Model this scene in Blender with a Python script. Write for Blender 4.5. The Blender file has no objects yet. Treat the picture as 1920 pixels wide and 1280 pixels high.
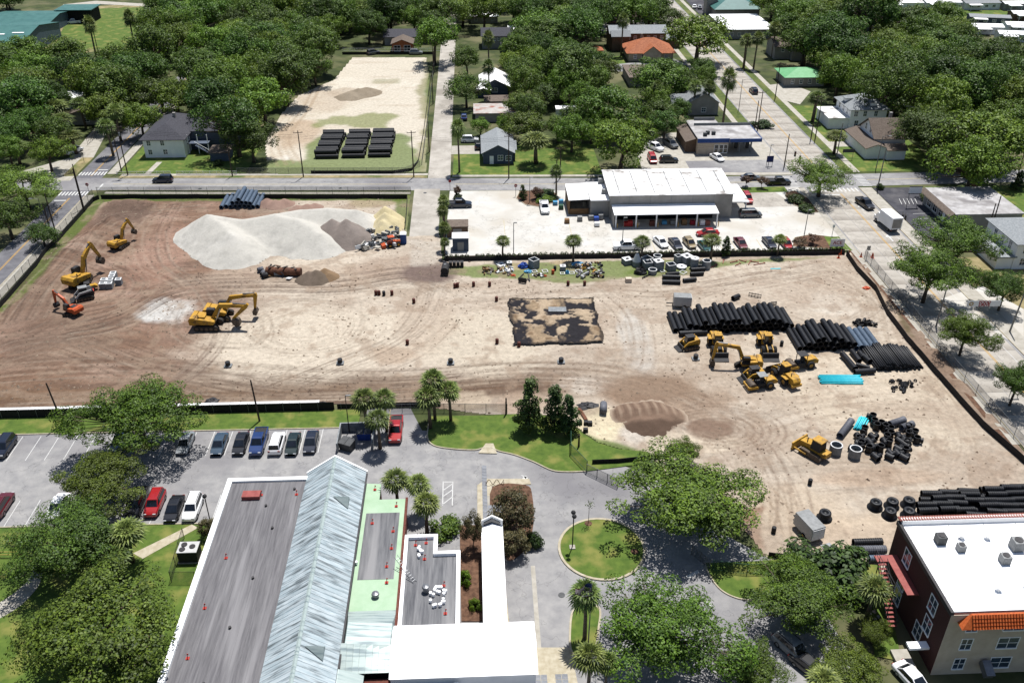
import bpy, math, random
import numpy as np
from mathutils import Vector, Matrix
R = math.radians
rnd = random.Random(7)
nrs = np.random.RandomState(11)
sc = bpy.context.scene
C = sc.collection
# ---------------------------------------------------------------- camera
F = 1700.0; PITCH = R(31.3); PSI = R(2.45); CH = 80.0
cp, sp = math.cos(PITCH), math.sin(PITCH); cy_, sy_ = math.cos(PSI), math.sin(PSI)
FW = Vector((sy_*cp, cy_*cp, -sp)); RT = Vector((cy_, -sy_, 0)); UP = Vector((sy_*sp, cy_*sp, cp))
cam = bpy.data.objects.new('camera', bpy.data.cameras.new('camera')); C.objects.link(cam)
cam.data.sensor_fit = 'HORIZONTAL'; cam.data.sensor_width = 36.0; cam.data.lens = 36.0*F/1920
cam.data.clip_start = 1.0; cam.data.clip_end = 6000.0
mw = Matrix((RT, UP, -FW)).transposed().to_4x4(); mw.translation = (0, 0, CH)
cam.matrix_world = mw
sc.camera = cam
# ---------------------------------------------------------------- sky, sun, exposure
SUN_EL, SUN_AZ = R(71), R(22)                       # azimuth measured from +Y towards +X
w = bpy.data.worlds.new('World'); sc.world = w; w.use_nodes = True
nt = w.node_tree; bg = nt.nodes['Background']; sky = nt.nodes.new('ShaderNodeTexSky')
sky.sky_type = 'NISHITA'; sky.sun_disc = False; sky.sun_elevation = SUN_EL; sky.sun_rotation = SUN_AZ
nt.links.new(sky.outputs[0], bg.inputs[0]); bg.inputs[1].default_value = 0.068
sl = bpy.data.lights.new('sun', 'SUN'); sl.energy = 5.0; sl.angle = R(0.53); sl.color = (1.0, 0.975, 0.94)
so = bpy.data.objects.new('sun', sl); C.objects.link(so); so.location = (0, 0, 300)
sdir = Vector((math.cos(SUN_EL)*math.sin(SUN_AZ), math.cos(SUN_EL)*math.cos(SUN_AZ), math.sin(SUN_EL)))
so.rotation_euler = sdir.to_track_quat('Z', 'Y').to_euler()
vs = sc.view_settings; vs.view_transform = 'Standard'; vs.look = 'None'; vs.exposure = 0.57; vs.gamma = 1.0; vs.use_curve_mapping = False
# ---------------------------------------------------------------- pixel to ground
def G(px, py, z=0.0):
    d = FW + RT*((px-960)/F) + UP*((640-py)/F)
    t = (z-CH)/d.z
    return Vector((t*d.x, t*d.y, z))
def PRJ(p):
    v = Vector(p)-Vector((0, 0, CH)); de = v.dot(FW)
    return 960+F*v.dot(RT)/de, 640-F*v.dot(UP)/de
def pxm(px, py):                                     # photo pixels per metre at a ground point
    return F/(G(px, py)-Vector((0, 0, CH))).dot(FW)
def GP(pts): return [tuple(G(*p)[:2]) for p in pts]
def curve(pts, n=8, closed=False):                   # Catmull-Rom
    out = []; N = len(pts); rng = range(N if closed else N-1)
    for i in rng:
        g = (lambda k: pts[k % N]) if closed else (lambda k: pts[max(0, min(N-1, k))])
        a, b, c, d = g(i-1), g(i), g(i+1), g(i+2)
        for k in range(n):
            t = k/n
            out.append(tuple(0.5*(2*b[j]+(c[j]-a[j])*t+(2*a[j]-5*b[j]+4*c[j]-d[j])*t*t+(3*b[j]-a[j]-3*c[j]+d[j])*t**3) for j in range(len(b))))
    if not closed: out.append(tuple(pts[-1]))
    return out
# ---------------------------------------------------------------- materials
def S(r, g, b):                                      # colour as seen in the sun (sRGB) to base colour
    return tuple(.5*(c/12.92 if c <= .04045 else ((c+.055)/1.055)**2.4) for c in (r/255, g/255, b/255))
MATS = {}
def mat(name, c1, c2=None, scale=3.0, rough=.85, bump=0.0, metal=0.0, rand=0.0, detail=5.0, lo=.35, hi=.65, stretch=(1, 1, 1), c3=None, s3=.15, coord='Object', spec=.3, bscale=None, coat=0.0, bdist=.05, crack=0.0):
    m = bpy.data.materials.new(name); m.use_nodes = True; n = m.node_tree.nodes; L = m.node_tree.links
    b = n['Principled BSDF']; b.inputs['Roughness'].default_value = rough; b.inputs['Metallic'].default_value = metal
    b.inputs['Specular IOR Level'].default_value = spec
    if coat: b.inputs['Coat Weight'].default_value = coat; b.inputs['Coat Roughness'].default_value = .08
    tc = n.new('ShaderNodeTexCoord'); mp = n.new('ShaderNodeMapping'); L.new(tc.outputs[coord], mp.inputs[0]); mp.inputs['Scale'].default_value = stretch
    if c2 is None: c2 = tuple(min(1, v*1.18) for v in c1); c1 = tuple(v*.85 for v in c1)
    nz = n.new('ShaderNodeTexNoise'); nz.inputs['Scale'].default_value = scale; nz.inputs['Detail'].default_value = detail; nz.inputs['Roughness'].default_value = .62
    L.new(mp.outputs[0], nz.inputs[0])
    rp = n.new('ShaderNodeValToRGB'); rp.color_ramp.elements[0].position = lo; rp.color_ramp.elements[1].position = hi
    rp.color_ramp.elements[0].color = (*c1, 1); rp.color_ramp.elements[1].color = (*c2, 1)
    L.new(nz.outputs[0], rp.inputs[0]); col = rp.outputs[0]
    if c3:
        n3 = n.new('ShaderNodeTexNoise'); n3.inputs['Scale'].default_value = s3; n3.inputs['Detail'].default_value = 6; L.new(mp.outputs[0], n3.inputs[0])
        r3 = n.new('ShaderNodeValToRGB'); r3.color_ramp.elements[0].position = .5; r3.color_ramp.elements[1].position = .66
        mx = n.new('ShaderNodeMix'); mx.data_type = 'RGBA'; L.new(n3.outputs[0], r3.inputs[0]); L.new(r3.outputs[0], mx.inputs[0]); L.new(col, mx.inputs[6]); mx.inputs[7].default_value = (*c3, 1); col = mx.outputs[2]
    if crack:
        nw = n.new('ShaderNodeTexNoise'); nw.inputs['Scale'].default_value = .6; nw.inputs['Detail'].default_value = 4; L.new(mp.outputs[0], nw.inputs[0]); 
        sc_ = n.new('ShaderNodeVectorMath'); sc_.operation = 'SCALE'; sc_.inputs[3].default_value = 6; L.new(nw.outputs['Color'], sc_.inputs[0]); ad = n.new('ShaderNodeVectorMath'); L.new(mp.outputs[0], ad.inputs[0]); L.new(sc_.outputs[0], ad.inputs[1])
        vo = n.new('ShaderNodeTexVoronoi'); vo.feature = 'DISTANCE_TO_EDGE'; vo.inputs['Scale'].default_value = crack; L.new(ad.outputs[0], vo.inputs[0]); rc = n.new('ShaderNodeMapRange'); rc.inputs[1].default_value = .0; rc.inputs[2].default_value = .012; rc.inputs[3].default_value = .72; rc.inputs[4].default_value = 1.0; L.new(vo.outputs[0], rc.inputs[0])
        hc = n.new('ShaderNodeHueSaturation'); L.new(rc.outputs[0], hc.inputs['Value']); L.new(col, hc.inputs['Color']); col = hc.outputs[0]
    if rand:
        oi = n.new('ShaderNodeObjectInfo'); ma = n.new('ShaderNodeMapRange'); ma.inputs[3].default_value = 1-rand; ma.inputs[4].default_value = 1+rand; L.new(oi.outputs['Random'], ma.inputs[0])
        hs = n.new('ShaderNodeHueSaturation'); L.new(ma.outputs[0], hs.inputs['Value']); L.new(col, hs.inputs['Color']); col = hs.outputs[0]
    L.new(col, b.inputs['Base Color'])
    if bump:
        nb = n.new('ShaderNodeTexNoise'); nb.inputs['Scale'].default_value = bscale or scale*4; nb.inputs['Detail'].default_value = 4; L.new(mp.outputs[0], nb.inputs[0])
        bp = n.new('ShaderNodeBump'); bp.inputs['Strength'].default_value = bump; bp.inputs['Distance'].default_value = bdist; L.new(nb.outputs[0], bp.inputs['Height']); L.new(bp.outputs[0], b.inputs['Normal'])
    MATS[name] = m; return m
def leafmat(name, dark, light, hue=.02, trans=.25):
    m = bpy.data.materials.new(name); m.use_nodes = True; n = m.node_tree.nodes; L = m.node_tree.links
    b = n['Principled BSDF']; b.inputs['Roughness'].default_value = .55; b.inputs['Specular IOR Level'].default_value = .25
    g = n.new('ShaderNodeNewGeometry'); rp = n.new('ShaderNodeValToRGB'); rp.color_ramp.elements[0].color = (*dark, 1); rp.color_ramp.elements[1].color = (*light, 1)
    L.new(g.outputs['Random Per Island'], rp.inputs[0])
    tc = n.new('ShaderNodeTexCoord'); nz = n.new('ShaderNodeTexNoise'); nz.inputs['Scale'].default_value = .45; nz.inputs['Detail'].default_value = 2; L.new(tc.outputs['Object'], nz.inputs[0])
    mr = n.new('ShaderNodeMapRange'); mr.inputs[1].default_value = .3; mr.inputs[2].default_value = .7; mr.inputs[3].default_value = .7; mr.inputs[4].default_value = 1.35; L.new(nz.outputs[0], mr.inputs[0])
    oi = n.new('ShaderNodeObjectInfo'); mh = n.new('ShaderNodeMapRange'); mh.inputs[3].default_value = .5-hue; mh.inputs[4].default_value = .5+hue; L.new(oi.outputs['Random'], mh.inputs[0])
    mul = n.new('ShaderNodeMath'); mul.operation = 'MULTIPLY'; mv = n.new('ShaderNodeMath'); mv.operation = 'FRACT'; mm = n.new('ShaderNodeMath'); mm.operation = 'MULTIPLY'; mm.inputs[1].default_value = 7.31
    L.new(oi.outputs['Random'], mm.inputs[0]); L.new(mm.outputs[0], mv.inputs[0])
    ob = n.new('ShaderNodeMapRange'); ob.inputs[3].default_value = .72; ob.inputs[4].default_value = 1.28; L.new(mv.outputs[0], ob.inputs[0])
    L.new(mr.outputs[0], mul.inputs[0]); L.new(ob.outputs[0], mul.inputs[1])
    hs = n.new('ShaderNodeHueSaturation'); L.new(mh.outputs[0], hs.inputs['Hue']); L.new(mul.outputs[0], hs.inputs['Value']); L.new(rp.outputs[0], hs.inputs['Color'])
    L.new(hs.outputs[0], b.inputs['Base Color'])
    t = n.new('ShaderNodeBsdfTranslucent'); L.new(hs.outputs[0], t.inputs[0]); ms = n.new('ShaderNodeMixShader'); ms.inputs[0].default_value = trans
    L.new(b.outputs[0], ms.inputs[1]); L.new(t.outputs[0], ms.inputs[2]); L.new(ms.outputs[0], n['Material Output'].inputs[0])
    MATS[name] = m; return m
# ---------------------------------------------------------------- mesh helpers
class MB:
    def __init__(s): s.v = []; s.f = []
    def add(s, vs, fs):
        o = len(s.v); s.v += [tuple(v) for v in vs]; s.f += [tuple(i+o for i in f) for f in fs]; return s
    def hexa(s, b, t):                                # 4 bottom points (ccw), 4 top points
        return s.add(list(b)+list(t), [(3, 2, 1, 0), (4, 5, 6, 7), (0, 1, 5, 4), (1, 2, 6, 5), (2, 3, 7, 6), (3, 0, 4, 7)])
    def box(s, x0, x1, y0, y1, z0, z1, i=0.0):        # i: top inset
        return s.hexa([(x0, y0, z0), (x1, y0, z0), (x1, y1, z0), (x0, y1, z0)], [(x0+i, y0+i, z1), (x1-i, y0+i, z1), (x1-i, y1-i, z1), (x0+i, y1-i, z1)])
    def boxc(s, c, d, rz=0, ry=0, rx=0):
        m = Matrix.Rotation(rz, 3, 'Z') @ Matrix.Rotation(ry, 3, 'Y') @ Matrix.Rotation(rx, 3, 'X'); h = [v/2 for v in d]; c = Vector(c)
        p = [c + m @ Vector((a*h[0], b*h[1], e*h[2])) for e in (-1, 1) for a, b in ((-1, -1), (1, -1), (1, 1), (-1, 1))]
        return s.hexa(p[:4], p[4:])
    def prism(s, poly, z0, z1):
        n = len(poly)
        return s.add([(x, y, z0) for x, y in poly]+[(x, y, z1) for x, y in poly], [tuple(range(n-1, -1, -1)), tuple(range(n, 2*n))]+[(i, (i+1) % n, n+(i+1) % n, n+i) for i in range(n)])
    def side(s, prof, y0, y1, i=0.0):                 # profile in XZ extruded along Y
        n = len(prof)
        return s.add([(x, y0, z) for x, z in prof]+[(x, y1, z) for x, z in prof], [tuple(range(n)), tuple(range(2*n-1, n-1, -1))]+[(i, n+i, n+(i+1) % n, (i+1) % n) for i in range(n)])
    def ring(s, rings, cap=True, closed=False):       # list of equally long vertex loops
        n = len(rings[0]); o = []
        for r in rings: o += list(r)
        f = [(k*n+i, k*n+(i+1) % n, (k+1)*n+(i+1) % n, (k+1)*n+i) for k in range(len(rings)-1) for i in range(n)]
        if closed: k = len(rings)-1; f += [(k*n+i, k*n+(i+1) % n, (i+1) % n, i) for i in range(n)]
        elif cap: f += [tuple(range(n-1, -1, -1)), tuple(range((len(rings)-1)*n, len(rings)*n))]
        return s.add(o, f)
    def frame(s, p0, p1):
        p0, p1 = Vector(p0), Vector(p1); d = (p1-p0).normalized(); a = d.orthogonal().normalized(); return p0, p1, a, d.cross(a)
    def cyl(s, p0, p1, r0, r1=None, n=10, cap=True):
        r1 = r0 if r1 is None else r1; p0, p1, a, b = s.frame(p0, p1)
        cs = [(math.cos(2*math.pi*i/n), math.sin(2*math.pi*i/n)) for i in range(n)]
        return s.ring([[p0+(a*c+b*q)*r0 for c, q in cs], [p1+(a*c+b*q)*r1 for c, q in cs]], cap)
    def tubeline(s, pts, rs, n=6):
        rings = []
        for i, p in enumerate(pts):
            q0 = Vector(pts[max(0, i-1)]); q1 = Vector(pts[min(len(pts)-1, i+1)]); d = (q1-q0).normalized()
            a = d.cross(Vector((.31, .87, .38))).normalized(); b = d.cross(a); r = rs[i] if hasattr(rs, '__len__') else rs
            rings.append([Vector(p)+(a*math.cos(2*math.pi*k/n)+b*math.sin(2*math.pi*k/n))*r for k in range(n)])
        return s.ring(rings)
    def lathe(s, prof, n=16, closed=False):           # (r, z) profile round Z
        return s.ring([[(r*math.cos(2*math.pi*i/n), r*math.sin(2*math.pi*i/n), z) for i in range(n)] for r, z in prof], not closed, closed)
    def mesh(s, name, m=None, smooth=False):
        me = bpy.data.meshes.new(name); me.from_pydata(s.v, [], s.f); me.update()
        if smooth: me.polygons.foreach_set('use_smooth', [True]*len(me.polygons))
        if m: me.materials.append(MATS[m])
        return me
    def build(s, name, m, parent=None, smooth=False, loc=None, rz=0):
        return put(name, s.mesh(name, m, smooth), parent, loc, rz)
def put(name, me, parent=None, loc=None, rz=0):
    o = bpy.data.objects.new(name, me); C.objects.link(o)
    if parent: o.parent = parent
    if loc is not None: o.location = loc
    if rz: o.rotation_euler = (0, 0, rz)
    return o
def tag(o, label=None, cat=None, group=None, kind=None):
    if label: o['label'] = label
    if cat: o['category'] = cat
    if group: o['group'] = group
    if kind: o['kind'] = kind
    return o
def thing(name, label, cat, loc=(0, 0, 0), rz=0, group=None):
    o = bpy.data.objects.new(name, None); C.objects.link(o); o.location = loc; o.rotation_euler = (0, 0, rz); o.empty_display_size = .3
    return tag(o, label, cat, group)
KIDS = {}
def kids(o):                                          # children without rescanning the whole scene
    return o.children
def dup(root, loc, rz, label=None, group=None, scale=None, keep=None):
    r = root.copy(); C.objects.link(r); r.location = loc; r.rotation_euler = (0, 0, rz)
    if scale: r.scale = (scale,)*3
    tag(r, label, None, group)
    for ch in (keep if keep is not None else list(root.children)):
        c = ch.copy(); C.objects.link(c); c.parent = r
        for g in list(ch.children):
            d = g.copy(); C.objects.link(d); d.parent = c
    return r
def struct(o): o['kind'] = 'structure'; return o
def sheet(name, pts, z, m, parent=None):
    return struct(MB().add([(x, y, z) for x, y in pts], [tuple(range(len(pts)))]).build(name, m, parent))
def kerb(name, pts, m='kerb', wd=.16, h=.13, closed=False, z=0.0):
    b = MB(); n = len(pts); rings = []
    for i in range(n):
        p0 = Vector(pts[(i-1) % n] if closed else pts[max(0, i-1)]); p1 = Vector(pts[(i+1) % n] if closed else pts[min(n-1, i+1)])
        d = (p1-p0).normalized(); nn = Vector((-d.y, d.x))*wd/2; p = Vector(pts[i])
        rings.append([(p.x-nn.x, p.y-nn.y, z), (p.x+nn.x, p.y+nn.y, z), (p.x+nn.x, p.y+nn.y, z+h), (p.x-nn.x, p.y-nn.y, z+h)])
    return struct(b.ring(rings, True, closed).build(name, m))
def strip(pts, wd, z):                                # flat painted line along points
    b = MB(); v = []
    for i, p in enumerate(pts):
        p0 = Vector(pts[max(0, i-1)]); p1 = Vector(pts[min(len(pts)-1, i+1)]); d = (p1-p0).normalized(); nn = Vector((-d.y, d.x))*wd/2
        v += [(p[0]-nn.x, p[1]-nn.y, z), (p[0]+nn.x, p[1]+nn.y, z)]
    return b.add(v, [(2*i, 2*i+1, 2*i+3, 2*i+2)[::-1] for i in range(len(pts)-1)])
# ================================================================ materials list
mat('grass', S(78, 96, 44), S(112, 126, 60), .7, .95, .5, c3=S(128, 132, 74), s3=.11, bscale=9)
mat('lawn', S(80, 108, 38), S(112, 136, 54), .9, .95, .6, c3=S(146, 148, 76), s3=.33, bscale=8, lo=.3, hi=.7)
mat('dry_grass', S(128, 124, 74), S(190, 172, 130), .35, .95, .5, c3=S(92, 112, 48), s3=.13, bscale=7)
mat('soil', S(58, 72, 36), S(92, 102, 54), .25, .95, .5, c3=S(128, 124, 90), s3=.07, bscale=5)
mat('asphalt', S(160, 159, 160), S(186, 184, 182), .5, .9, .25, c3=S(146, 144, 147), s3=.06, crack=.11, bscale=14)
mat('asphalt_dark', S(110, 110, 116), S(136, 135, 140), .5, .9, .25, c3=S(150, 149, 150), s3=.1, bscale=14, crack=.15)
mat('asphalt_new', S(66, 66, 74), S(88, 88, 96), .6, .9, .25, c3=S(112, 110, 112), s3=.15, bscale=14)
mat('concrete_road', S(190, 183, 172), S(218, 211, 200), .3, .88, .2, c3=S(166, 158, 147), s3=.08, bscale=12, rand=.06, crack=.08)
mat('concrete_white', S(222, 218, 209), S(241, 238, 231), .2, .85, .15, c3=S(216, 208, 194), s3=.07, bscale=12, crack=.07)
mat('concrete', S(188, 182, 168), S(214, 208, 196), .8, .88, .2, rand=.05)
mat('kerb', S(196, 184, 156), S(222, 212, 188), 1.5, .85, .15)
mat('paint_white', S(226, 226, 222), S(246, 246, 244), 3, .7)
mat('paint_yellow', S(214, 162, 60), S(232, 186, 88), 3, .7)
mat('paint_pale', S(206, 188, 128), S(224, 208, 160), 3, .7)
mat('mulch', S(92, 66, 50), S(138, 104, 82), 2, .95, .5, bscale=12)
mat('paver', S(142, 146, 152), S(168, 170, 176), 2, .88, .2, rand=.1)
mat('sand_lot', S(206, 192, 168), S(236, 226, 206), .22, .95, .4, c3=S(176, 154, 128), s3=.05, bscale=4)
# ================================================================ ground and roads
sheet('ground', [(-1600, -600), (1600, -600), (1600, 2600), (-1600, 2600)], -.03, 'soil')
CROSS = [(-600, 228), (-92, 207.6), (-62, 206.1), (0, 203.6), (39, 202), (85, 202.2), (130, 203.4), (600, 214)]
def offs(pts, d):
    out = []
    for i, p in enumerate(pts):
        a = Vector(pts[max(0, i-1)]); b = Vector(pts[min(len(pts)-1, i+1)]); t = (b-a).normalized(); out.append((p[0]-t.y*d, p[1]+t.x*d))
    return out
def road(name, pts, d0, d1, z, m): return sheet(name, offs(pts, d0)+offs(pts, d1)[::-1], z, m)
def cross_y(x):
    for a, b in zip(CROSS, CROSS[1:]):
        if a[0] <= x <= b[0]: return a[1]+(b[1]-a[1])*(x-a[0])/(b[0]-a[0])
road('cross_street', CROSS, -3.9, 3.9, .012, 'asphalt')
sheet('left_street', [(-96.4, 20), (-90, 20), (-90, 500), (-96.4, 500)], .008, 'asphalt_dark')
sheet('side_road', [(-11.4, 205), (-6, 205), (-6.4, 460), (-11.6, 460)], .009, 'concrete_road')
sheet('site_drive', [(-14.1, 174.5), (-7.9, 174.5), (-8.3, 201), (-14.3, 201)], .024, 'concrete_road')
# main street of concrete slabs
ms = sheet('main_street', [(77.2, 20), (90.2, 20), (90.2, 620), (77.2, 620)], .004, 'asphalt')
slab = MB().box(-1.96, 1.96, -2.97, 2.97, 0, .012).mesh('slab', 'concrete_road')
for i in range(44):
    for k, x in enumerate((79.4, 83.4, 87.4)):
        y = 98+i*6.0
        if abs(y-202.3) < 6.5: continue
        put('slab', slab, ms, (x+.2, y, .004))
main_far = sheet('main_street_far', [(77.6, 361), (89.6, 361), (89.6, 620), (77.6, 620)], .02, 'concrete_road')
# kerbs and pavements
sheet('left_sidewalk', [(-90, 20), (-86.9, 20), (-88, 200.5), (-90, 200.5)], .05, 'concrete')
kerb('left_kerb', [(-90, 30), (-90, 200)])
road('cross_sidewalk', [(-86, 210.9+0), (-62, 210.2), (-11.6, 208.2)], 1.6, 2.9, .05, 'concrete')
road('cross_verge', [(-86, 210.9), (-62, 210.2), (-11.6, 208.2)], -.1, 1.6, .03, 'dry_grass')
road('cross_sidewalk_south', [(-86, 202.6), (-62, 201.4), (-15, 199.4)], -1.4, -.2, .05, 'concrete')
road('cross_verge_south', [(-86, 202.6), (-62, 201.4), (-15, 199.4)], -5.2, -1.5, .03, 'grass')
road('cross_sidewalk_right', [(-5.6, 207.6), (39, 206), (50, 206)], .9, 2.2, .05, 'concrete')
sheet('main_sidewalk_left', [(75.0, 100), (77.2, 100), (77.2, 164), (75.6, 164)], .045, 'mulch')
sheet('main_sidewalk', [(75.9, 100), (77.3, 100), (77.3, 198), (75.9, 198)], .05, 'concrete')
sheet('main_sidewalk_right', [(90.2, 90), (93.2, 90), (93.2, 197.5), (90.2, 197.5)], .05, 'concrete')
sheet('main_verge', [(90.2, 208), (92.6, 208), (92.6, 420), (90.2, 420)], .03, 'grass')
sheet('main_sidewalk_north', [(92.6, 207.5), (94.2, 207.5), (94.2, 420), (92.6, 420)], .05, 'concrete')
sheet('main_verge_left', [(74.2, 236), (77.2, 236), (77.2, 420), (74.2, 420)], .03, 'grass')
sheet('main_sidewalk_north_left', [(72.6, 236), (74.2, 236), (74.2, 420), (72.6, 420)], .05, 'concrete')
kerb('main_kerb', [(90.2, 92), (90.2, 197)]); kerb('main_kerb', [(77.2, 92), (77.2, 164)])
kerb('cross_kerb', [(x, cross_y(x)+3.95) for x in (-86, -62, -40, -13)])
kerb('cross_kerb', [(x, cross_y(x)-3.95) for x in (-86, -62, -40, -15)])
# painted markings: each a thin sheet on the road
def marking(pts, wd, z, m='paint_white'): return struct(strip(pts, wd, z).build('road_marking', m))
for dx in (-.12, .12):
    marking([(-93.1+dx, 20), (-93.1+dx, 199)], .11, .013, 'paint_yellow'); marking([(-93.1+dx, 213), (-93.1+dx, 420)], .11, .013, 'paint_yellow')
    marking([(84.6+dx, 96), (84.6+dx, 194)], .11, .03, 'paint_yellow'); marking([(84.6+dx, 212), (84.6+dx, 420)], .11, .03, 'paint_yellow')
    for a, b in ((-86, -16), (-5, 74), (94, 400)):
        marking([(x, cross_y(x)+dx) for x in np.linspace(a, b, 6)], .1, .016, 'paint_pale')
for yy in (200.6, 213.4):                           # zebra bars across the left street
    for k in range(9): marking([(-96.2+k*.75, yy), (-96.2+k*.75, yy+2.2)], .36, .016)
for yy in (195.2, 207.6):
    for k in range(13): marking([(77.8+k*.95, yy), (77.8+k*.95, yy+2.2)], .36, .03)
for xx in (74.2, 91.6):
    for k in range(8): marking([(xx, 198.6+k*.95), (xx+2.2, 198.6+k*.95)], .3, .03)
marking([(-96, 197.6), (-93.4, 197.6)], .45, .016); marking([(-92.8, 217), (-90.4, 217)], .45, .016)
marking([(77.6, 193.4), (84.2, 193.4)], .45, .03); marking([(84.9, 211.4), (89.8, 211.4)], .45, .03); marking([(-88.4, 203.9), (-88.4, 207.5)], .4, .018)
marking([(88, 110), (88, 190)], .1, .03)
for y in (186, 170, 152):                           # turn arrows
    struct(MB().add([(86.2, y-2, .03), (86.5, y-2, .03), (86.5, y, .03), (87.1, y, .03), (86.35, y+1.4, .03), (85.6, y, .03), (86.2, y, .03)], [(0, 1, 2, 3, 4, 5, 6)]).build('road_arrow', 'paint_white'))
# white car park of the warehouse
lot = sheet('warehouse_car_park', [(-6.6, 164.2), (76, 164.2), (76, 198.2), (39, 198.1), (20, 198.8), (-6, 199.6)], .017, 'concrete_white')
sheet('car_park_patch', [(57, 187), (72, 187), (69, 198), (57, 198.1)], .021, 'concrete_road')
for x in np.arange(33.5, 72, 2.75): marking([(x, 165), (x, 170.2)], .1, .023, 'paint_pale')
for x in (6, 20): marking([(x, 168), (x, 182)], .08, .022, 'paint_pale')
# store on the far side of the main street
sheet('store_car_park', [(93.4, 168), (101, 168), (101, 187), (104, 197.2), (93.4, 197.2)], .03, 'asphalt_new')
for y in (171, 173.7, 176.4, 179.1, 181.8): marking([(96.4, y), (100.6, y+.2)], .12, .035)
for k in range(5): marking([(96.2+k*.9, 187.2), (96.9+k*.9, 190.4)], .12, .035)
sheet('store_lawn', [(104, 186), (160, 186), (160, 197.4), (104, 197.4)], .02, 'lawn')
sheet('store_lawn', [(115.5, 160), (160, 160), (160, 186), (115.5, 186)], .021, 'lawn')
# filling station forecourt
sheet('station_forecourt', [(41, 207.4), (77.2, 206.4), (77.2, 239), (66, 240), (53, 239), (42, 228)], .02, 'concrete')
sheet('station_apron', [(53, 209), (77, 208), (77, 217), (53, 217)], .026, 'asphalt')
# house lawns north of the cross street
sheet('house_lawn', [(-5.4, 208.6), (31, 208.4), (31, 231), (-5.4, 231)], .012, 'lawn')
sheet('house_drive', [(-6, 224.5), (3, 224.5), (3, 231), (-6, 231)], .02, 'concrete')
sheet('left_house_lawn', [(-87, 213.4), (-56, 212.2), (-56, 232), (-87, 234)], .012, 'lawn')
sheet('left_house_path', [(-80.6, 213.2), (-79.2, 213.2), (-78.6, 222), (-80, 222)], .02, 'concrete')
sheet('left_driveway', [(-110, 209.5), (-97, 210), (-97, 226), (-101, 250), (-105, 250), (-103, 226), (-112, 216)], .02, 'concrete')
sheet('left_street_walk', [(-89.6, 214), (-87.4, 214), (-87.6, 300), (-89.6, 300)], .04, 'concrete')
sheet('rear_yard', [(-100, 213), (-97, 213), (-97, 226), (-100, 226)], .026, 'dry_grass')
# far field with teal warehouse
sheet('far_field', GP([(60, 90), (128, 14), (275, 8), (282, 60), (235, 92), (150, 100)]), .02, 'dry_grass')
sheet('far_field_lawn', GP([(100, 92), (135, 18), (272, 14), (278, 58), (230, 92)]), .026, 'lawn')
sheet('far_lane', GP([(118, 9), (180, 2), (280, 8), (420, 16), (420, 21), (280, 13), (182, 8), (122, 17)]), .034, 'concrete')
# sandy lot between the wood and the side road
SANDLOT = GP([(660, 108), (800, 108), (806, 140), (800, 330), (560, 330), (500, 326), (495, 262), (530, 210), (560, 178), (625, 150)])
# yards among the trees (upper middle and right)
sheet('church_car_park', GP([(1098, 55), (1130, 30), (1205, 28), (1210, 52), (1180, 62), (1100, 64)]), .02, 'concrete_white')
sheet('terracotta_yard', GP([(1130, 110), (1168, 104), (1175, 122), (1130, 124)]), .022, 'lawn')
sheet('house_parking', GP([(1145, 122), (1262, 110), (1290, 122), (1215, 136), (1150, 134)]), .026, 'asphalt')
sheet('far_lawn', GP([(1110, 8), (1215, 6), (1210, 28), (1110, 28)]), .018, 'lawn')
sheet('far_car_park', GP([(1285, 0), (1345, 0), (1370, 30), (1320, 36)]), .022, 'asphalt_new')
sheet('green_house_yard', GP([(1440, 160), (1475, 155), (1520, 172), (1500, 196), (1460, 186)]), .02, 'concrete')
sheet('white_house_lawn', [(94.2, 207.8), (116, 207.8), (116, 262), (94.2, 262)], .012, 'lawn')
sheet('white_house_drive', [(94.2, 226), (104, 226), (104, 230), (94.2, 230)], .02, 'concrete')
sheet('mobile_home_lawn', GP([(1650, 12), (1700, 8), (1920, 10), (1920, 70), (1800, 40), (1690, 28)]), .015, 'lawn')
sheet('mobile_home_street', GP([(1640, 30), (1700, 26), (1720, 34), (1650, 38)]), .02, 'asphalt')
sheet('corner_lawn', [(93.4, 96), (160, 96), (160, 160), (93.4, 160)], .012, 'dry_grass')
sheet('corner_drive', GP([(1765, 560), (1840, 535), (1920, 580), (1920, 655), (1870, 625)]), .025, 'concrete_white')
# ---------------------------------------------------------------- civic car park, drive and lawns in front of the site
YK = 108.0
sheet('civic_car_park', [(-140, 30), (27, 30), (40, 60), (38, 76), (30, 84), (27, 93), (16, 100), (4, 106), (-8.6, 107), (-10.6, 112.8), (-17, 113), (-17.4, 108.2), (-140, 108.6)], .0, 'asphalt')
lawn_strip = sheet('lawn_strip', [(-140, 109.0), (-18, 108.2), (-18, 112.6), (-140, 112.6)], .1, 'lawn')
kerb('lawn_kerb', [(-140, 108.9), (-80, 108.6), (-18, 108.1)])
LAWN = curve(GP([(806, 781), (803, 800), (802, 822), (815, 836), (850, 842), (890, 844), (906, 840), (922, 840), (935, 846), (965, 853), (1000, 866), (1035, 882), (1065, 885), (1098, 884)]), 5)
sheet('civic_lawn', LAWN+GP([(1130, 880), (1220, 868), (1215, 848), (1160, 842), (1120, 830), (1090, 812), (1078, 800), (1050, 782), (980, 776), (920, 779)]), .1, 'lawn')
kerb('civic_lawn_kerb', LAWN, h=.15); 
sheet('lawn_ramp', GP([(911, 832), (925, 832), (932, 851), (897, 850)]), .125, 'kerb')
isl = [(G(1128, 1028).x+5.25*math.cos(a), G(1128, 1028).y+5.25*math.sin(a)) for a in np.linspace(0, 2*math.pi, 40, endpoint=False)]
sheet('roundabout_island', isl, .12, 'lawn'); kerb('roundabout_kerb', isl, closed=True, wd=.3, h=.16)
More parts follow.
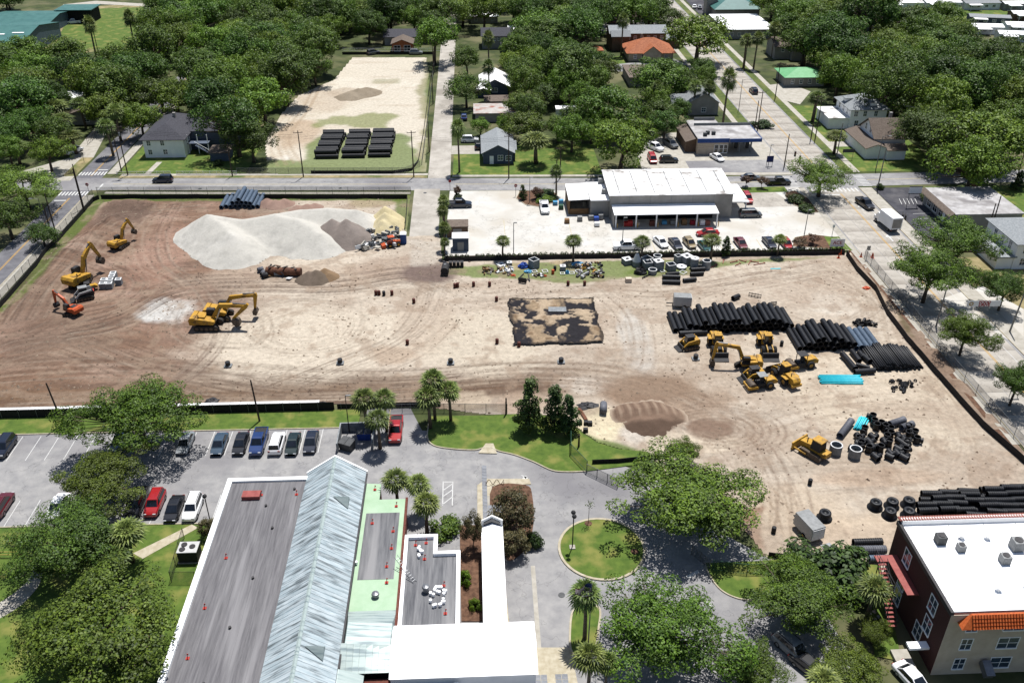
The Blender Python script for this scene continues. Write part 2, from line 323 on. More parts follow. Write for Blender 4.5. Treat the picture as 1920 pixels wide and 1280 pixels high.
med = curve(GP([(1075, 1146), (1098, 1132), (1124, 1142), (1122, 1180), (1118, 1205), (1100, 1232), (1072, 1222), (1069, 1180)]), 6, True)
sheet('flagpole_island', med, .12, 'lawn'); kerb('flagpole_kerb', med, closed=True, wd=.22, h=.16)
rl = curve(GP([(1322, 1056), (1330, 1078), (1352, 1106), (1385, 1122), (1425, 1126)]), 6)
sheet('lower_lawn', rl+GP([(1520, 1120), (1620, 1080), (1640, 1230), (1690, 1240), (1670, 1140), (1650, 1060), (1500, 1046), (1420, 1052)]), .1, 'lawn'); kerb('lower_lawn_kerb', rl)
sheet('building_lawn', [(-60, 40), (-32.6, 40), (-32.4, 87.6), (-37, 88.3), (-60, 88.6)], .1, 'lawn')
kerb('building_lawn_kerb', [(-75, 88.9), (-60, 88.8), (-34, 88.4)])
sheet('park_lawn', [(-120, 40), (-60, 40), (-60, 88.6), (-120, 89)], .101, 'lawn')
sheet('lawn_path', GP([(250, 1038), (268, 1048), (372, 990), (360, 984)]), .125, 'kerb')
sheet('park_path', curve(GP([(0, 1130), (30, 1110), (55, 1085), (60, 1070)]), 4)+curve(GP([(80, 1075), (72, 1100), (40, 1135), (0, 1160)]), 4), .12, 'concrete')
sheet('entrance_walk', GP([(895, 910), (912, 898), (992, 898), (996, 908), (922, 912), (922, 985), (940, 1030), (955, 1170), (905, 1170), (905, 990), (895, 975)]), .1, 'kerb')
sheet('drive_gutter', GP([(995, 1060), (1003, 1060), (1015, 1215), (1006, 1215)]), .006, 'concrete')
ew = sheet('entrance_pavers', GP([(907, 930), (918, 930), (921, 985), (907, 985)]), .11, 'concrete')
pv = MB().box(-.32, .32, -.32, .32, 0, .012).mesh('paver', 'paver')
for i in range(4):
    for k in range(18):
        p = G(909, 985); put('paver', pv, ew, (p.x+.1+i*.68, p.y+k*.68, .11)) if i < 1 or k < 6 else None
db = sheet('drive_band', GP([(998, 1213), (1070, 1213), (1085, 1290), (998, 1290)]), .008, 'kerb')
for c0 in (5.6, 7.8):
    for i in range(2):
        for k in range(9): put('paver', pv, db, (c0+i*.68-.2, 63.2-k*.68, .008))
sheet('entrance_bed', curve(GP([(923, 914), (985, 910), (998, 930), (1000, 985), (985, 1030), (955, 1052), (942, 1030), (924, 985)]), 4, True), .12, 'mulch')
sheet('planter_soil', GP([(862, 985), (905, 985), (905, 1165), (865, 1165)]), .11, 'mulch')
# stall lines
for x in np.arange(-66.3-2.62*12, -22, 2.62):
    if abs(x+50.5) > .1: marking([(x+(1.3 if x > -45 else 0), 102.4), (x+(1.3 if x > -45 else 0), 108)], .1, .008)
for x in np.arange(-37.3-2.62*16, -32, 2.62): marking([(x, 88.6), (x, 94.0)], .1, .008)
marking([(-13.6, 104.2), (-13.6, 112.6)], .1, .008, 'paint_pale')
for a, b in (((831, 902), (830, 947)), ((849, 902), (848, 947)), ((831, 903), (849, 903)), ((832, 918), (849, 906)), ((831, 930), (848, 918)), ((830, 945), (848, 931))):
    marking(GP([a, b]), .12, .008)
for p in (((978, 905), (985, 893)), ((1288, 1082), (1310, 1070)), ((1322, 1124), (1335, 1136))): marking(GP(p), .45, .008)
struct(MB().add([(*q, .008) for q in GP([(976, 890), (987, 892), (992, 900), (987, 906), (980, 902), (986, 898), (983, 894)])], [tuple(range(7))]).build('road_arrow', 'paint_white'))
# ================================================================ bare building site: relief and soil colours
def vnoise(xs, ys, cell, seed):
    r = np.random.RandomState(seed); gx, gy = (xs-xs.min())/cell, (ys-ys.min())/cell
    g = r.rand(int(gy.max())+3, int(gx.max())+3); ix, iy = gx.astype(int), gy.astype(int); fx, fy = gx-ix, gy-iy
    fx = fx*fx*(3-2*fx); fy = fy*fy*(3-2*fy)
    return (g[iy, ix]*(1-fx)+g[iy, ix+1]*fx)*(1-fy)+(g[iy+1, ix]*(1-fx)+g[iy+1, ix+1]*fx)*fy
def fbm(xs, ys, cell, seed, o=4):
    t = 0; a = 1; n = 0
    for k in range(o): t = t+a*vnoise(xs, ys, cell/2**k, seed+k); n += a; a *= .55
    return t/n
def inpoly(X, Y, poly):
    r = np.zeros(X.shape, bool); n = len(poly)
    for i in range(n):
        (x0, y0), (x1, y1) = poly[i], poly[(i+1) % n]
        if y0 == y1: continue
        c = ((y0 > Y) != (y1 > Y)) & (X < (x1-x0)*(Y-y0)/(y1-y0)+x0); r ^= c
    return r
class Field:
    def __init__(s, x0, x1, y0, y1, d, base):
        s.x = np.arange(x0, x1, d); s.y = np.arange(y0, y1, d); s.d = d; s.X, s.Y = np.meshgrid(s.x, s.y)
        s.h = np.zeros(s.X.shape); s.c = np.empty(s.X.shape+(3,)); s.c[:] = S(*base)
    def blend(s, a, col):
        a = np.clip(a, 0, 1)[..., None]; s.c = s.c*(1-a)+np.array(S(*col))*a
    def blob(s, px, py, rx, ry, col, alpha=1., soft=.35, rag=.35, seed=1):     # radii in photo pixels
        c = G(px, py); e = G(px+rx, py); f = G(px, py-ry); a = (e-c).length; b = (f-c).length
        q = np.hypot((s.X-c.x)/a, (s.Y-c.y)/b)+(fbm(s.X, s.Y, max(a, b)*.5, seed, 5)-.5)*2*rag
        s.blend(np.clip((1-q)/soft, 0, 1)*alpha, col)
    def poly(s, pts, col, alpha=1., rag=1.2, seed=3):
        X = s.X+(fbm(s.X, s.Y, 5, seed)-.5)*2*rag; Y = s.Y+(fbm(s.X, s.Y, 5, seed+9)-.5)*2*rag
        m = inpoly(X, Y, GP(pts)).astype(float)
        for _ in range(2): m = (m+np.roll(m, 1, 0)+np.roll(m, -1, 0)+np.roll(m, 1, 1)+np.roll(m, -1, 1))/5
        s.blend(m*alpha, col)
    def line(s, pts, wd, col, alpha, dh=0.0):                                  # pts in metres
        pts = curve(pts, 10) if len(pts) > 2 else pts; acc = {}
        r = max(1, int(wd/s.d)+1); mask = np.zeros(s.X.shape)
        for (x0, y0), (x1, y1) in zip(pts, pts[1:]):
            n = max(1, int(math.hypot(x1-x0, y1-y0)/s.d/1.2))
            for k in range(n):
                x = x0+(x1-x0)*k/n; y = y0+(y1-y0)*k/n; i = int((x-s.x[0])/s.d); j = int((y-s.y[0])/s.d)
                i0, i1, j0, j1 = max(0, i-r), min(len(s.x), i+r+1), max(0, j-r), min(len(s.y), j+r+1)
                if i0 >= i1 or j0 >= j1: continue
                q = np.clip(1.15-np.hypot(s.X[j0:j1, i0:i1]-x, s.Y[j0:j1, i0:i1]-y)/wd, 0, 1)
                np.maximum(mask[j0:j1, i0:i1], q, out=mask[j0:j1, i0:i1])
        m = mask*alpha*s.brk
        s.blend(m, col); s.h += mask*dh
    def tracks(s, px, n, spread, col, alpha, wd=.3, seed=0):                   # bundle of wheel and crawler tracks along a pixel path
        r = random.Random(seed); base = GP(px)
        for k in range(n):
            o = r.uniform(-spread, spread); ph = r.uniform(0, 6); am = r.uniform(.3, 1.6)
            p = offs(base, o); p = [(x+am*math.sin(ph+i*1.1), y+am*math.cos(ph+i*.9)*.6) for i, (x, y) in enumerate(p)]
            a0 = r.randrange(0, max(1, len(p)-2)); p = p[a0:] if r.random() < .4 else p[:len(p)-a0] if r.random() < .5 else p
            if len(p) < 2: continue
            a = alpha*r.uniform(.35, 1.)
            for g in (-.95, .95): s.line(offs(p, g), wd*r.uniform(.7, 1.4), col, a, -.03)
    def build(s, name, mask, m, z0):
        ny, nx = s.X.shape; idx = np.arange(nx*ny).reshape(ny, nx)
        f = mask[:-1, :-1] & mask[1:, :-1] & mask[:-1, 1:] & mask[1:, 1:]
        q = np.stack([idx[:-1, :-1][f], idx[:-1, 1:][f], idx[1:, 1:][f], idx[1:, :-1][f]], 1)
        used = np.unique(q); rm = np.full(nx*ny, -1); rm[used] = np.arange(len(used)); q = rm[q]
        v = np.stack([s.X.ravel()[used], s.Y.ravel()[used], s.h.ravel()[used]+z0], 1)
        me = bpy.data.meshes.new(name); me.vertices.add(len(v)); me.vertices.foreach_set('co', v.ravel().astype(np.float32))
        me.loops.add(q.size); me.loops.foreach_set('vertex_index', q.ravel().astype(np.int32)); me.polygons.add(len(q))
        me.polygons.foreach_set('loop_start', np.arange(0, q.size, 4, dtype=np.int32)); me.update(calc_edges=True)
        me.polygons.foreach_set('use_smooth', np.ones(len(q), bool))
        ca = me.color_attributes.new('Col', 'FLOAT_COLOR', 'POINT'); c4 = np.ones((len(v), 4), np.float32); c4[:, :3] = s.c.reshape(-1, 3)[used]; ca.data.foreach_set('color', c4.ravel())
        me.materials.append(MATS[m]); return put(name, me)
def earthmat(name, amt=.25, bump=.5, scale=1.2):
    m = bpy.data.materials.new(name); m.use_nodes = True; n = m.node_tree.nodes; L = m.node_tree.links; b = n['Principled BSDF']; b.inputs['Roughness'].default_value = .95; b.inputs['Specular IOR Level'].default_value = .1
    a = n.new('ShaderNodeVertexColor'); a.layer_name = 'Col'; tc = n.new('ShaderNodeTexCoord'); nz = n.new('ShaderNodeTexNoise'); nz.inputs['Scale'].default_value = scale; nz.inputs['Detail'].default_value = 8; nz.inputs['Roughness'].default_value = .7
    L.new(tc.outputs['Object'], nz.inputs[0]); mr = n.new('ShaderNodeMapRange'); mr.inputs[1].default_value = .25; mr.inputs[2].default_value = .75; mr.inputs[3].default_value = 1-amt; mr.inputs[4].default_value = 1+amt
    L.new(nz.outputs[0], mr.inputs[0]); h = n.new('ShaderNodeHueSaturation'); L.new(mr.outputs[0], h.inputs['Value']); L.new(a.outputs[0], h.inputs['Color']); L.new(h.outputs[0], b.inputs['Base Color'])
    bp = n.new('ShaderNodeBump'); bp.inputs['Strength'].default_value = bump; bp.inputs['Distance'].default_value = .25; L.new(nz.outputs[0], bp.inputs['Height']); L.new(bp.outputs[0], b.inputs['Normal']); MATS[name] = m
earthmat('earth', .3, .8); earthmat('pile_earth', .1, .35, 2.)
A = Field(-88, 77, 74, 199, .25, (212, 198, 180))
big = fbm(A.X, A.Y, 22, 5); mid = fbm(A.X, A.Y, 7, 15); fine = fbm(A.X, A.Y, 2.2, 25, 3)
wx = A.X+14*(fbm(A.X, A.Y, 26, 31, 3)-.5); wy = A.Y+14*(fbm(A.X, A.Y, 26, 41, 3)-.5)
streak = fbm(wx*.16, wy*1.4, 2.6, 51, 4)                 # long horizontal scraper streaks
streak2 = fbm(wx*1.3+wy*.3, wy*.25, 2.2, 57, 4)
A.brk = np.clip(.35+1.3*(fine-.25), .15, 1.)
A.blend(np.clip((big-.5)*2.2, 0, .55), (228, 214, 194)); A.blend(np.clip((mid-.55)*2, 0, .4), (186, 164, 144))
left = np.clip((-36-A.X+9*(mid-.5)*2)/16, 0, 1); A.blend(left*.97, (144, 114, 95))
A.blend(left*np.clip((mid-.5)*3, 0, .6), (186, 156, 138))
low = np.clip(1-np.abs(A.Y-118-3*(big-.5))/7.5, 0, 1)*np.clip((26-A.X)/14, 0, 1); A.blend(low*.98, (130, 104, 82))
A.blend(np.clip((streak-.5)*3.2, 0, .6)*(.3+.7*np.maximum(left, low)), (112, 92, 80)); A.blend(np.clip((.46-streak)*3, 0, .45)*(1-.75*np.maximum(left, low)), (222, 208, 190))
A.blend(np.clip((streak2-.54)*3, 0, .4)*np.clip((A.X-20)/15, 0, 1), (188, 170, 150))
for b in [(620, 640, 270, 66, (228, 215, 195), .85), (900, 640, 130, 66, (222, 209, 188), .75), (310, 582, 62, 26, (226, 224, 218), .9), (1560, 570, 55, 22, (238, 230, 216), .95),
          (1192, 645, 34, 66, (214, 208, 198), .8), (1110, 720, 80, 20, (226, 216, 202), .6), (1500, 660, 250, 70, (224, 210, 190), .5), (1650, 740, 190, 110, (224, 208, 184), .5), (1480, 560, 240, 60, (220, 206, 188), .45),
          (740, 665, 60, 20, (176, 146, 120), .5), (560, 520, 240, 26, (196, 176, 156), .6), (740, 500, 90, 28, (176, 154, 136), .7),
          (800, 512, 58, 22, (138, 120, 112), .85), (815, 520, 32, 10, (118, 106, 102), .8), (1240, 745, 130, 46, (166, 140, 118), .85), (1225, 778, 64, 34, (132, 108, 92), .95), (1220, 800, 52, 16, (96, 78, 68), .95), (1330, 803, 55, 22, (148, 124, 106), .85),
          (1120, 800, 60, 42, (238, 224, 190), .9), (1195, 815, 40, 18, (226, 216, 202), .8), (1080, 770, 60, 14, (172, 154, 134), .7), (1300, 830, 110, 22, (230, 214, 190), .6),
          (230, 400, 60, 22, (126, 106, 94), .75), (60, 560, 60, 60, (140, 118, 102), .6), (130, 640, 120, 40, (150, 128, 110), .5), (300, 480, 60, 60, (176, 140, 122), .5), (170, 390, 30, 14, (196, 176, 152), .8), (700, 380, 60, 12, (176, 160, 128), .8),
          (540, 770, 420, 12, (160, 130, 106), .55), (870, 752, 60, 20, (214, 196, 172), .7), (980, 755, 60, 26, (190, 166, 144), .6), (800, 600, 70, 60, (196, 176, 156), .5), (1610, 1000, 120, 40, (234, 212, 184), .6), (1500, 960, 120, 60, (222, 202, 176), .5), (1640, 895, 160, 18, (206, 176, 148), .5)]:
    A.blob(*b, seed=int(b[0]+b[1]))
A.poly([(769, 452), (824, 452), (826, 500), (770, 500)], (206, 196, 182), .75, 1.)
A.poly([(832, 497), (1330, 488), (1480, 486), (1560, 482), (1500, 490), (1330, 500), (1300, 515), (1180, 520), (1120, 528), (1040, 528), (960, 520), (900, 518), (845, 512)], (112, 134, 58), .8, 1.6)
A.blob(960, 500, 40, 8, (196, 178, 140), .7); A.blob(1060, 493, 30, 6, (200, 180, 140), .7); A.blob(1200, 512, 30, 9, (112, 134, 58), .7)
A.poly([(183, 369), (762, 369), (762, 378), (560, 376), (300, 378), (215, 378), (180, 400), (40, 560), (0, 590), (0, 566), (150, 396)], (96, 118, 52), .85, .8)
A.poly([(742, 372), (775, 372), (768, 440), (742, 420)], (104, 122, 56), .8, .7)
A.poly([(1590, 480), (1625, 478), (1920, 800), (1920, 868), (1840, 800), (1770, 720), (1700, 640)], (128, 100, 82), .8, .8)
A.poly([(1330, 960), (1420, 950), (1440, 1035), (1350, 1050), (1320, 1020)], (140, 96, 72), .75, 2)
A.poly([(1660, 560), (1690, 590), (1720, 640), (1700, 625)], (104, 96, 66), .7, 1); A.poly([(1612, 500), (1640, 530), (1690, 600), (1680, 605), (1630, 540)], (214, 194, 170), .7, .6)
A.poly([(1090, 812), (1120, 826), (1175, 832), (1220, 848), (1250, 880), (1180, 870), (1120, 850)], (98, 122, 48), .85, 1.)
for i, (p, n, sprd, c, a) in enumerate([
    ([(0, 660), (120, 640), (260, 690), (420, 730), (560, 745), (760, 735), (900, 715)], 9, 4, (116, 94, 80), .6), ([(0, 700), (200, 690), (420, 700), (700, 715), (1000, 700), (1180, 715), (1330, 770)], 10, 3, (120, 96, 80), .65),
    ([(120, 620), (220, 600), (330, 545), (480, 535), (640, 535), (760, 520), (830, 540)], 12, 3.5, (118, 98, 86), .65), ([(60, 600), (110, 520), (200, 440), (280, 400), (380, 385)], 9, 5, (112, 92, 80), .6),
    ([(300, 385), (270, 440), (280, 500), (340, 545), (380, 620), (330, 690), (230, 740)], 8, 4, (128, 104, 92), .55), ([(830, 540), (800, 600), (740, 650), (640, 690), (520, 740)], 6, 4, (140, 118, 102), .5),
    ([(820, 520), (900, 560), (1000, 550), (1150, 545), (1240, 550), (1400, 530), (1560, 500)], 9, 3, (164, 142, 122), .6), ([(1140, 545), (1190, 600), (1200, 680), (1150, 720)], 7, 3, (176, 156, 138), .55),
    ([(1000, 700), (1120, 705), (1220, 730), (1330, 780), (1400, 830), (1440, 900), (1450, 1000)], 10, 3.5, (146, 120, 100), .55), ([(1240, 690), (1300, 760), (1390, 810), (1500, 780), (1640, 760), (1760, 760)], 7, 4, (178, 154, 132), .5),
    ([(1560, 500), (1620, 560), (1650, 650), (1740, 740), (1790, 830), (1740, 890), (1600, 890), (1480, 900)], 8, 3, (178, 156, 134), .5), ([(1330, 640), (1300, 560), (1420, 520), (1560, 530), (1630, 570), (1560, 610), (1480, 590)], 6, 3, (160, 140, 122), .5),
    ([(60, 480), (140, 480), (200, 500), (250, 530), (220, 565), (130, 590), (40, 640)], 7, 3, (112, 92, 80), .6), ([(0, 760), (200, 750), (500, 752), (800, 748)], 9, 2.2, (128, 100, 82), .6),
    ([(1440, 900), (1490, 960), (1500, 1030), (1470, 1040)], 5, 2, (184, 160, 136), .5), ([(480, 590), (560, 570), (660, 590), (640, 640), (540, 650), (480, 620), (520, 590)], 5, 2.5, (178, 160, 140), .45),
    ([(400, 640), (470, 640), (480, 600), (420, 560), (360, 570), (340, 620), (400, 650)], 5, 1.6, (160, 140, 122), .5)]):
    A.tracks(p, int(n*1.5), sprd, tuple(v*.86 for v in c), min(1, a*1.4), .2, i); A.tracks(p, n//2, sprd, (214, 198, 178), .3, .3, i+50)  # dark tracks: moist soil colour with the ruts' small shadows painted in
A.blend(np.clip((fbm(A.X*.7, A.Y*1.3, 9, 211)-.48)*3, 0, .5)*np.clip((A.X-5)/20, 0, 1), (184, 165, 146)); A.blend(np.clip((fbm(A.X, A.Y, 3, 221)-.58)*4, 0, .5), (168, 146, 126))
for b in [(1218, 774, 60, 40, (150, 126, 108), .9), (1222, 798, 54, 18, (104, 84, 72), .95), (1335, 804, 50, 22, (140, 116, 100), .7), (803, 511, 60, 20, (130, 112, 104), .8), (1200, 730, 110, 26, (150, 126, 106), .7), (230, 402, 55, 20, (118, 98, 86), .7), (60, 620, 80, 60, (128, 106, 92), .5)]: A.blob(*b, seed=int(b[0]))
for k in range(8):                                        # turning circles
    for c, rr in ((G(1345, 806), 1.4+k*.75), (G(560, 622), 2+k*1.3)):
        A.line([(c.x+rr*1.5*math.cos(t), c.y+rr*math.sin(t)) for t in np.linspace(-2.6+k*.2, 2.9+k*.1, 9)], .3, (132, 108, 92) if rr < 8 and c.x > 0 else (180, 160, 140), .6 if c.x > 0 else .3, -.03)
for k in range(11):                                       # bucket scrapes on the dark heap of topsoil
    x = 1172+k*10; A.line(GP([(x-4, 756), (x+5, 772), (x+1, 788)]), .4, (184, 160, 138), .6, .05)
for k in range(26):
    x = rnd.uniform(180, 720); A.line(GP([(x, rnd.uniform(755, 768)), (x+rnd.uniform(20, 70), rnd.uniform(750, 766))]), .25, (104, 84, 70), .6, -.04)
A.h += .16*(mid-.4)+.12*(fine-.4)+.1*(streak-.5)
def bump_at(px, py, rm, hh):
    c = G(px, py, hh*.5); q = np.hypot(A.X-c.x, A.Y-c.y)/rm; A.h[:] = np.maximum(A.h, hh*np.clip(1-q+(fine-.5)*.3, 0, 1)**1.1)
for p in [(196, 384, 4, 1.2), (215, 382, 4, 1.3), (238, 380, 4, 1.2), (262, 382, 4, 1.1), (285, 384, 3, .9), (205, 412, 5, 1.6), (225, 406, 4, 1.3), (190, 425, 5, 1.1), (165, 447, 6, 1.6), (180, 440, 5, 1.9), (120, 470, 7, 1.0), (150, 455, 5, 1.3), (30, 640, 4, .5), (560, 500, 3, .4), (1120, 770, 2, .4)]: bump_at(*p)
bump_at(1222, 800, 4.5, .8); bump_at(1205, 792, 4.2, .7); bump_at(1245, 792, 4, .7)
A.h = np.maximum(A.h, 0)
edge = GP([(850, 770), (920, 779), (980, 776), (1050, 782), (1078, 800), (1098, 814), (1120, 830), (1160, 842), (1215, 850), (1228, 872), (1262, 900), (1330, 958), (1400, 1000), (1432, 1040), (1445, 1052)])
SITE = [(-87, 113.2), (-14.4, 114.2)]+edge+[(27, 76), (77, 75.5), (76.6, 163.2), (-6.8, 163.2), (-7.6, 175), (-14.6, 175), (-14.9, 195.2), (-86.8, 198.4)]
site = struct(A.build('site_earth', inpoly(A.X, A.Y, SITE), 'earth', .02))
rs = np.random.RandomState(77); cx, cy, cs = [], [], []          # loose clods and stones
while len(cx) < 7000:
    x, y = rs.uniform(-86, 76), rs.uniform(77, 197); i, j = int((x-A.x[0])/A.d), int((y-A.y[0])/A.d)
    if rs.rand() < .12+1.6*max(0, mid[j, i]-.5)+.5*low[j, i]+.3*left[j, i]: cx.append(x); cy.append(y); cs.append(rs.gamma(2., .045)+.05)
cx, cy, cs = np.array(cx), np.array(cy), np.clip(np.array(cs), .05, .27); ok = inpoly(cx, cy, SITE); cx, cy, cs = cx[ok], cy[ok], cs[ok]; n = len(cx)
zz = A.h[((cy-A.y[0])/A.d).astype(int), ((cx-A.x[0])/A.d).astype(int)]+.02
oct_ = np.array([(1, 0, 0), (0, 1, 0), (-1, 0, 0), (0, -1, 0), (0, 0, .8)]); vv = (oct_[None]*rs.uniform(.6, 1.3, (n, 5, 3))*cs[:, None, None]+np.stack([cx, cy, zz], 1)[:, None]).reshape(-1, 3)
ff = (np.array([(0, 1, 4), (1, 2, 4), (2, 3, 4), (3, 0, 4)])[None]+np.arange(n)[:, None, None]*5).reshape(-1, 3)
me = bpy.data.meshes.new('soil_clods'); me.from_pydata(vv.tolist(), [], ff.tolist()); mat('clod', S(128, 106, 90), S(186, 166, 144), .12, .95, detail=2); me.materials.append(MATS['clod']); tag(put('soil_clods', me), 'loose clods and stones strewn over the bare earth', 'clods', None, 'stuff')
def gz(x, y):                                             # height of the bare earth
    i = int((x-A.x[0])/A.d); j = int((y-A.y[0])/A.d)
    return .02+float(A.h[j, i]) if 0 <= i < len(A.x) and 0 <= j < len(A.y) and inpoly(np.array([x]), np.array([y]), SITE)[0] else 0.0
def D(px, py, z=0.0): p = G(px, py, z); p.z = gz(p.x, p.y); return p
# sandy lot behind the cross street
B = Field(-90, -9, 208, 336, .5, (230, 220, 202)); B.brk = np.ones(B.X.shape)
B.blend(np.clip((fbm(B.X, B.Y, 16, 71)-.5)*2.5, 0, .6), (244, 236, 220)); B.blend(np.clip((fbm(B.X*.5, B.Y*1.6, 5, 75)-.55)*2, 0, .4), (196, 178, 156))
B.blob(560, 250, 50, 30, (196, 170, 142), .7); B.blob(600, 190, 60, 24, (206, 188, 166), .6); B.blob(660, 175, 60, 10, (190, 172, 150), .6)
B.poly([(610, 215), (745, 215), (740, 238), (605, 238)], (146, 152, 98), .8, 5); B.poly([(700, 148), (750, 148), (745, 158), (700, 158)], (150, 150, 110), .5, 2)
B.poly([(500, 300), (560, 302), (600, 252), (760, 252), (790, 300), (790, 332), (490, 332)], (112, 134, 64), .8, 3); B.poly([(788, 150), (802, 110), (808, 110), (806, 330), (780, 330), (790, 250)], (160, 156, 118), .8, 3)
B.poly([(800, 150), (812, 110), (818, 110), (811, 330), (800, 330)], (98, 118, 52), .9, 1)
B.blob(535, 296, 12, 6, (244, 238, 226), .9, seed=4); B.tracks([(600, 120), (560, 200), (520, 260), (540, 310)], 4, 3, (178, 156, 130), .6, .5, 3); B.tracks([(560, 230), (680, 200), (760, 150)], 4, 5, (200, 184, 160), .5, .5, 4)
B.h += .06*fbm(B.X, B.Y, 6, 81)
struct(B.build('sand_lot', inpoly(B.X, B.Y, SANDLOT+[]) & (B.Y > 211.5), 'earth', .03))
# ---------------------------------------------------------------- piles of gravel, sand and soil
def pile(name, label, peaks, slope, c1, c2, cat='pile', rough=.25, d=.4, group=None, seed=0, sm=.5, ridges=(), scrape=0):
    P = [(*G(px, py, h)[:2], h) for px, py, h in peaks]
    for i, j in ridges:
        for t in np.linspace(.1, .9, 7): P.append(tuple(P[i][q]*(1-t)+P[j][q]*t for q in range(3)))
    m = max(h for *_, h in P)/slope+1
    cx, cy = P[0][0], P[0][1]
    f = Field(min(p[0] for p in P)-m, max(p[0] for p in P)+m, min(p[1] for p in P)-m, max(p[1] for p in P)+m, d, c1)
    n1 = fbm(f.X, f.Y, 4, seed+3); n2 = fbm(f.X, f.Y, 1.2, seed+9, 3); h = np.full(f.X.shape, -9.)
    for x, y, hh in P:
        q = hh-slope*np.hypot(f.X-x, f.Y-y)*(1+.3*(n1-.5)); k = sm; h = np.maximum(h, q)+np.maximum(0, k-np.abs(h-q))**2/(4*k)
    h = h+rough*(n2-.5)
    f.blend(np.clip((n1-.5)*3, 0, .7), c2); f.blend(np.clip((n2-.55)*3, 0, .4), tuple(v*.88 for v in c1))
    if scrape:
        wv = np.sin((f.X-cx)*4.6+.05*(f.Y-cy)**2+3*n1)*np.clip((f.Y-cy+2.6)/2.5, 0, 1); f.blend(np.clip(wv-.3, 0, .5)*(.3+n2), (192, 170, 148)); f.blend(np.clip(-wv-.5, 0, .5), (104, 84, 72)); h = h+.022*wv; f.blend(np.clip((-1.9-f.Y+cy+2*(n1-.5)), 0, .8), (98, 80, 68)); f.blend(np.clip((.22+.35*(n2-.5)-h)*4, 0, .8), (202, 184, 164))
    msk = h > -.25; f.h = h; f.X = f.X-cx; f.Y = f.Y-cy
    o = f.build(name, msk, 'pile_earth', .05); o.location = (cx, cy, 0); return tag(o, label, cat, group)
pile('gravel_pile', 'huge pale grey gravel mound with several peaks on the brown earth', [(388, 402, 4.7), (418, 420, 4.5), (436, 440, 4.2), (455, 412, 4.1), (512, 402, 4.9), (560, 412, 4.6), (598, 438, 3.2), (560, 394, 4.6), (615, 390, 4.4), (668, 394, 3.6)], .6, (226, 222, 212), (238, 234, 225), 'gravel pile', .08, seed=5, sm=.5, ridges=((0, 1), (1, 2), (0, 3), (3, 4), (4, 5), (5, 6), (4, 7), (7, 8), (8, 9)))
pile('gravel_pile', 'dark grey crushed stone mound leaning on the pale gravel', [(622, 410, 4.4), (648, 410, 4.6), (662, 424, 3.4)], .8, (158, 146, 138), (176, 164, 156), 'gravel pile', .3, seed=15)
pile('sand_pile', 'tall cream yellow sand heap beside the rubble and site drive', [(722, 386, 3.4), (722, 398, 3.4), (718, 412, 2.6), (714, 428, 1.4)], .86, (240, 224, 178), (246, 234, 200), 'sand pile', .3, seed=25)
for i, (pk, lb) in enumerate([([(500, 372, 1.5), (516, 374, 1.6), (532, 372, 1.5)], 'low pinkish soil heap beside the grey plastic pipes'), ([(556, 384, 1.3), (575, 382, 1.4), (590, 380, 1.2)], 'low pinkish soil ridge behind the gravel mound')]):
    pile('soil_pile', lb, pk, .62, (176, 146, 132), (196, 168, 152), 'soil pile', .3, seed=35+i)
pile('soil_pile', 'grey brown soil mound beside the rusty tank', [(578, 508, 1.9), (592, 506, 2.0)], .7, (126, 112, 98), (146, 130, 116), 'soil pile', .25, .3, seed=45)
pile('soil_pile', 'small tan spoil mound on far side of grey brown mound', [(608, 502, 1.8), (618, 510, 1.3)], .8, (158, 132, 104), (176, 150, 124), 'soil pile', .35, .3, seed=55)
pile('soil_pile', 'broad low brown topsoil mound with graded flanks beside the magnolias', [(1180, 768, 1.0), (1225, 764, 1.15), (1255, 772, 1.0), (1225, 792, 1.1), (1205, 786, 1.05)], .36, (142, 118, 101), (160, 137, 118), 'soil pile', .3, .2, seed=75, sm=.25, ridges=((0, 1), (1, 2), (2, 3), (3, 4)), scrape=1.)
pile('soil_pile', 'lone grey soil mound in middle of the sandy lot', [(655, 172, 1.7), (672, 166, 1.9), (686, 164, 1.8)], .38, (164, 150, 130), (180, 166, 146), 'soil pile', .4, .5, seed=65)
# ================================================================ buildings
mat('white_wall', (.68, .69, .7), (.76, .76, .77), .6, .8, .1, rand=.03); mat('grey_wall', S(176, 172, 166), S(196, 192, 186), .5, .8, .1); mat('tan_wall', (.42, .34, .26), (.5, .42, .33), .7, .85, .2); mat('blue_wall', S(84, 96, 116), S(104, 116, 134), .8, .8, .1, stretch=(.3, .3, 4)); mat('brown_wall', S(120, 96, 78), S(142, 116, 96), .8, .85, .1); mat('cream_wall', S(204, 190, 164), S(222, 210, 186), .7, .85, .1); mat('steel_wall', S(92, 112, 128), S(110, 128, 142), .4, .6, .05, stretch=(4, 4, .2))
mat('brick_wall', S(70, 40, 38), S(104, 62, 54), 9, .9, .3, stretch=(1, 1, 2.4)); mat('red_wall', S(110, 62, 52), S(140, 84, 70), 4, .9, .2)
mat('shingle_dark', S(66, 66, 74), S(92, 92, 100), 3, .9, .3, stretch=(1, 1, 1), rand=.05); mat('shingle_grey', S(150, 156, 160), S(184, 188, 190), 3, .9, .3, rand=.06); mat('shingle_brown', S(112, 98, 88), S(142, 128, 116), 3, .9, .3, rand=.06); mat('terracotta', S(172, 96, 60), S(212, 132, 88), 1.5, .8, .3, rand=.04); mat('tile_orange', S(206, 92, 36), S(236, 124, 60), 4, .75, .2); mat('tile_red', S(160, 92, 80), S(190, 122, 108), 4, .8, .2)
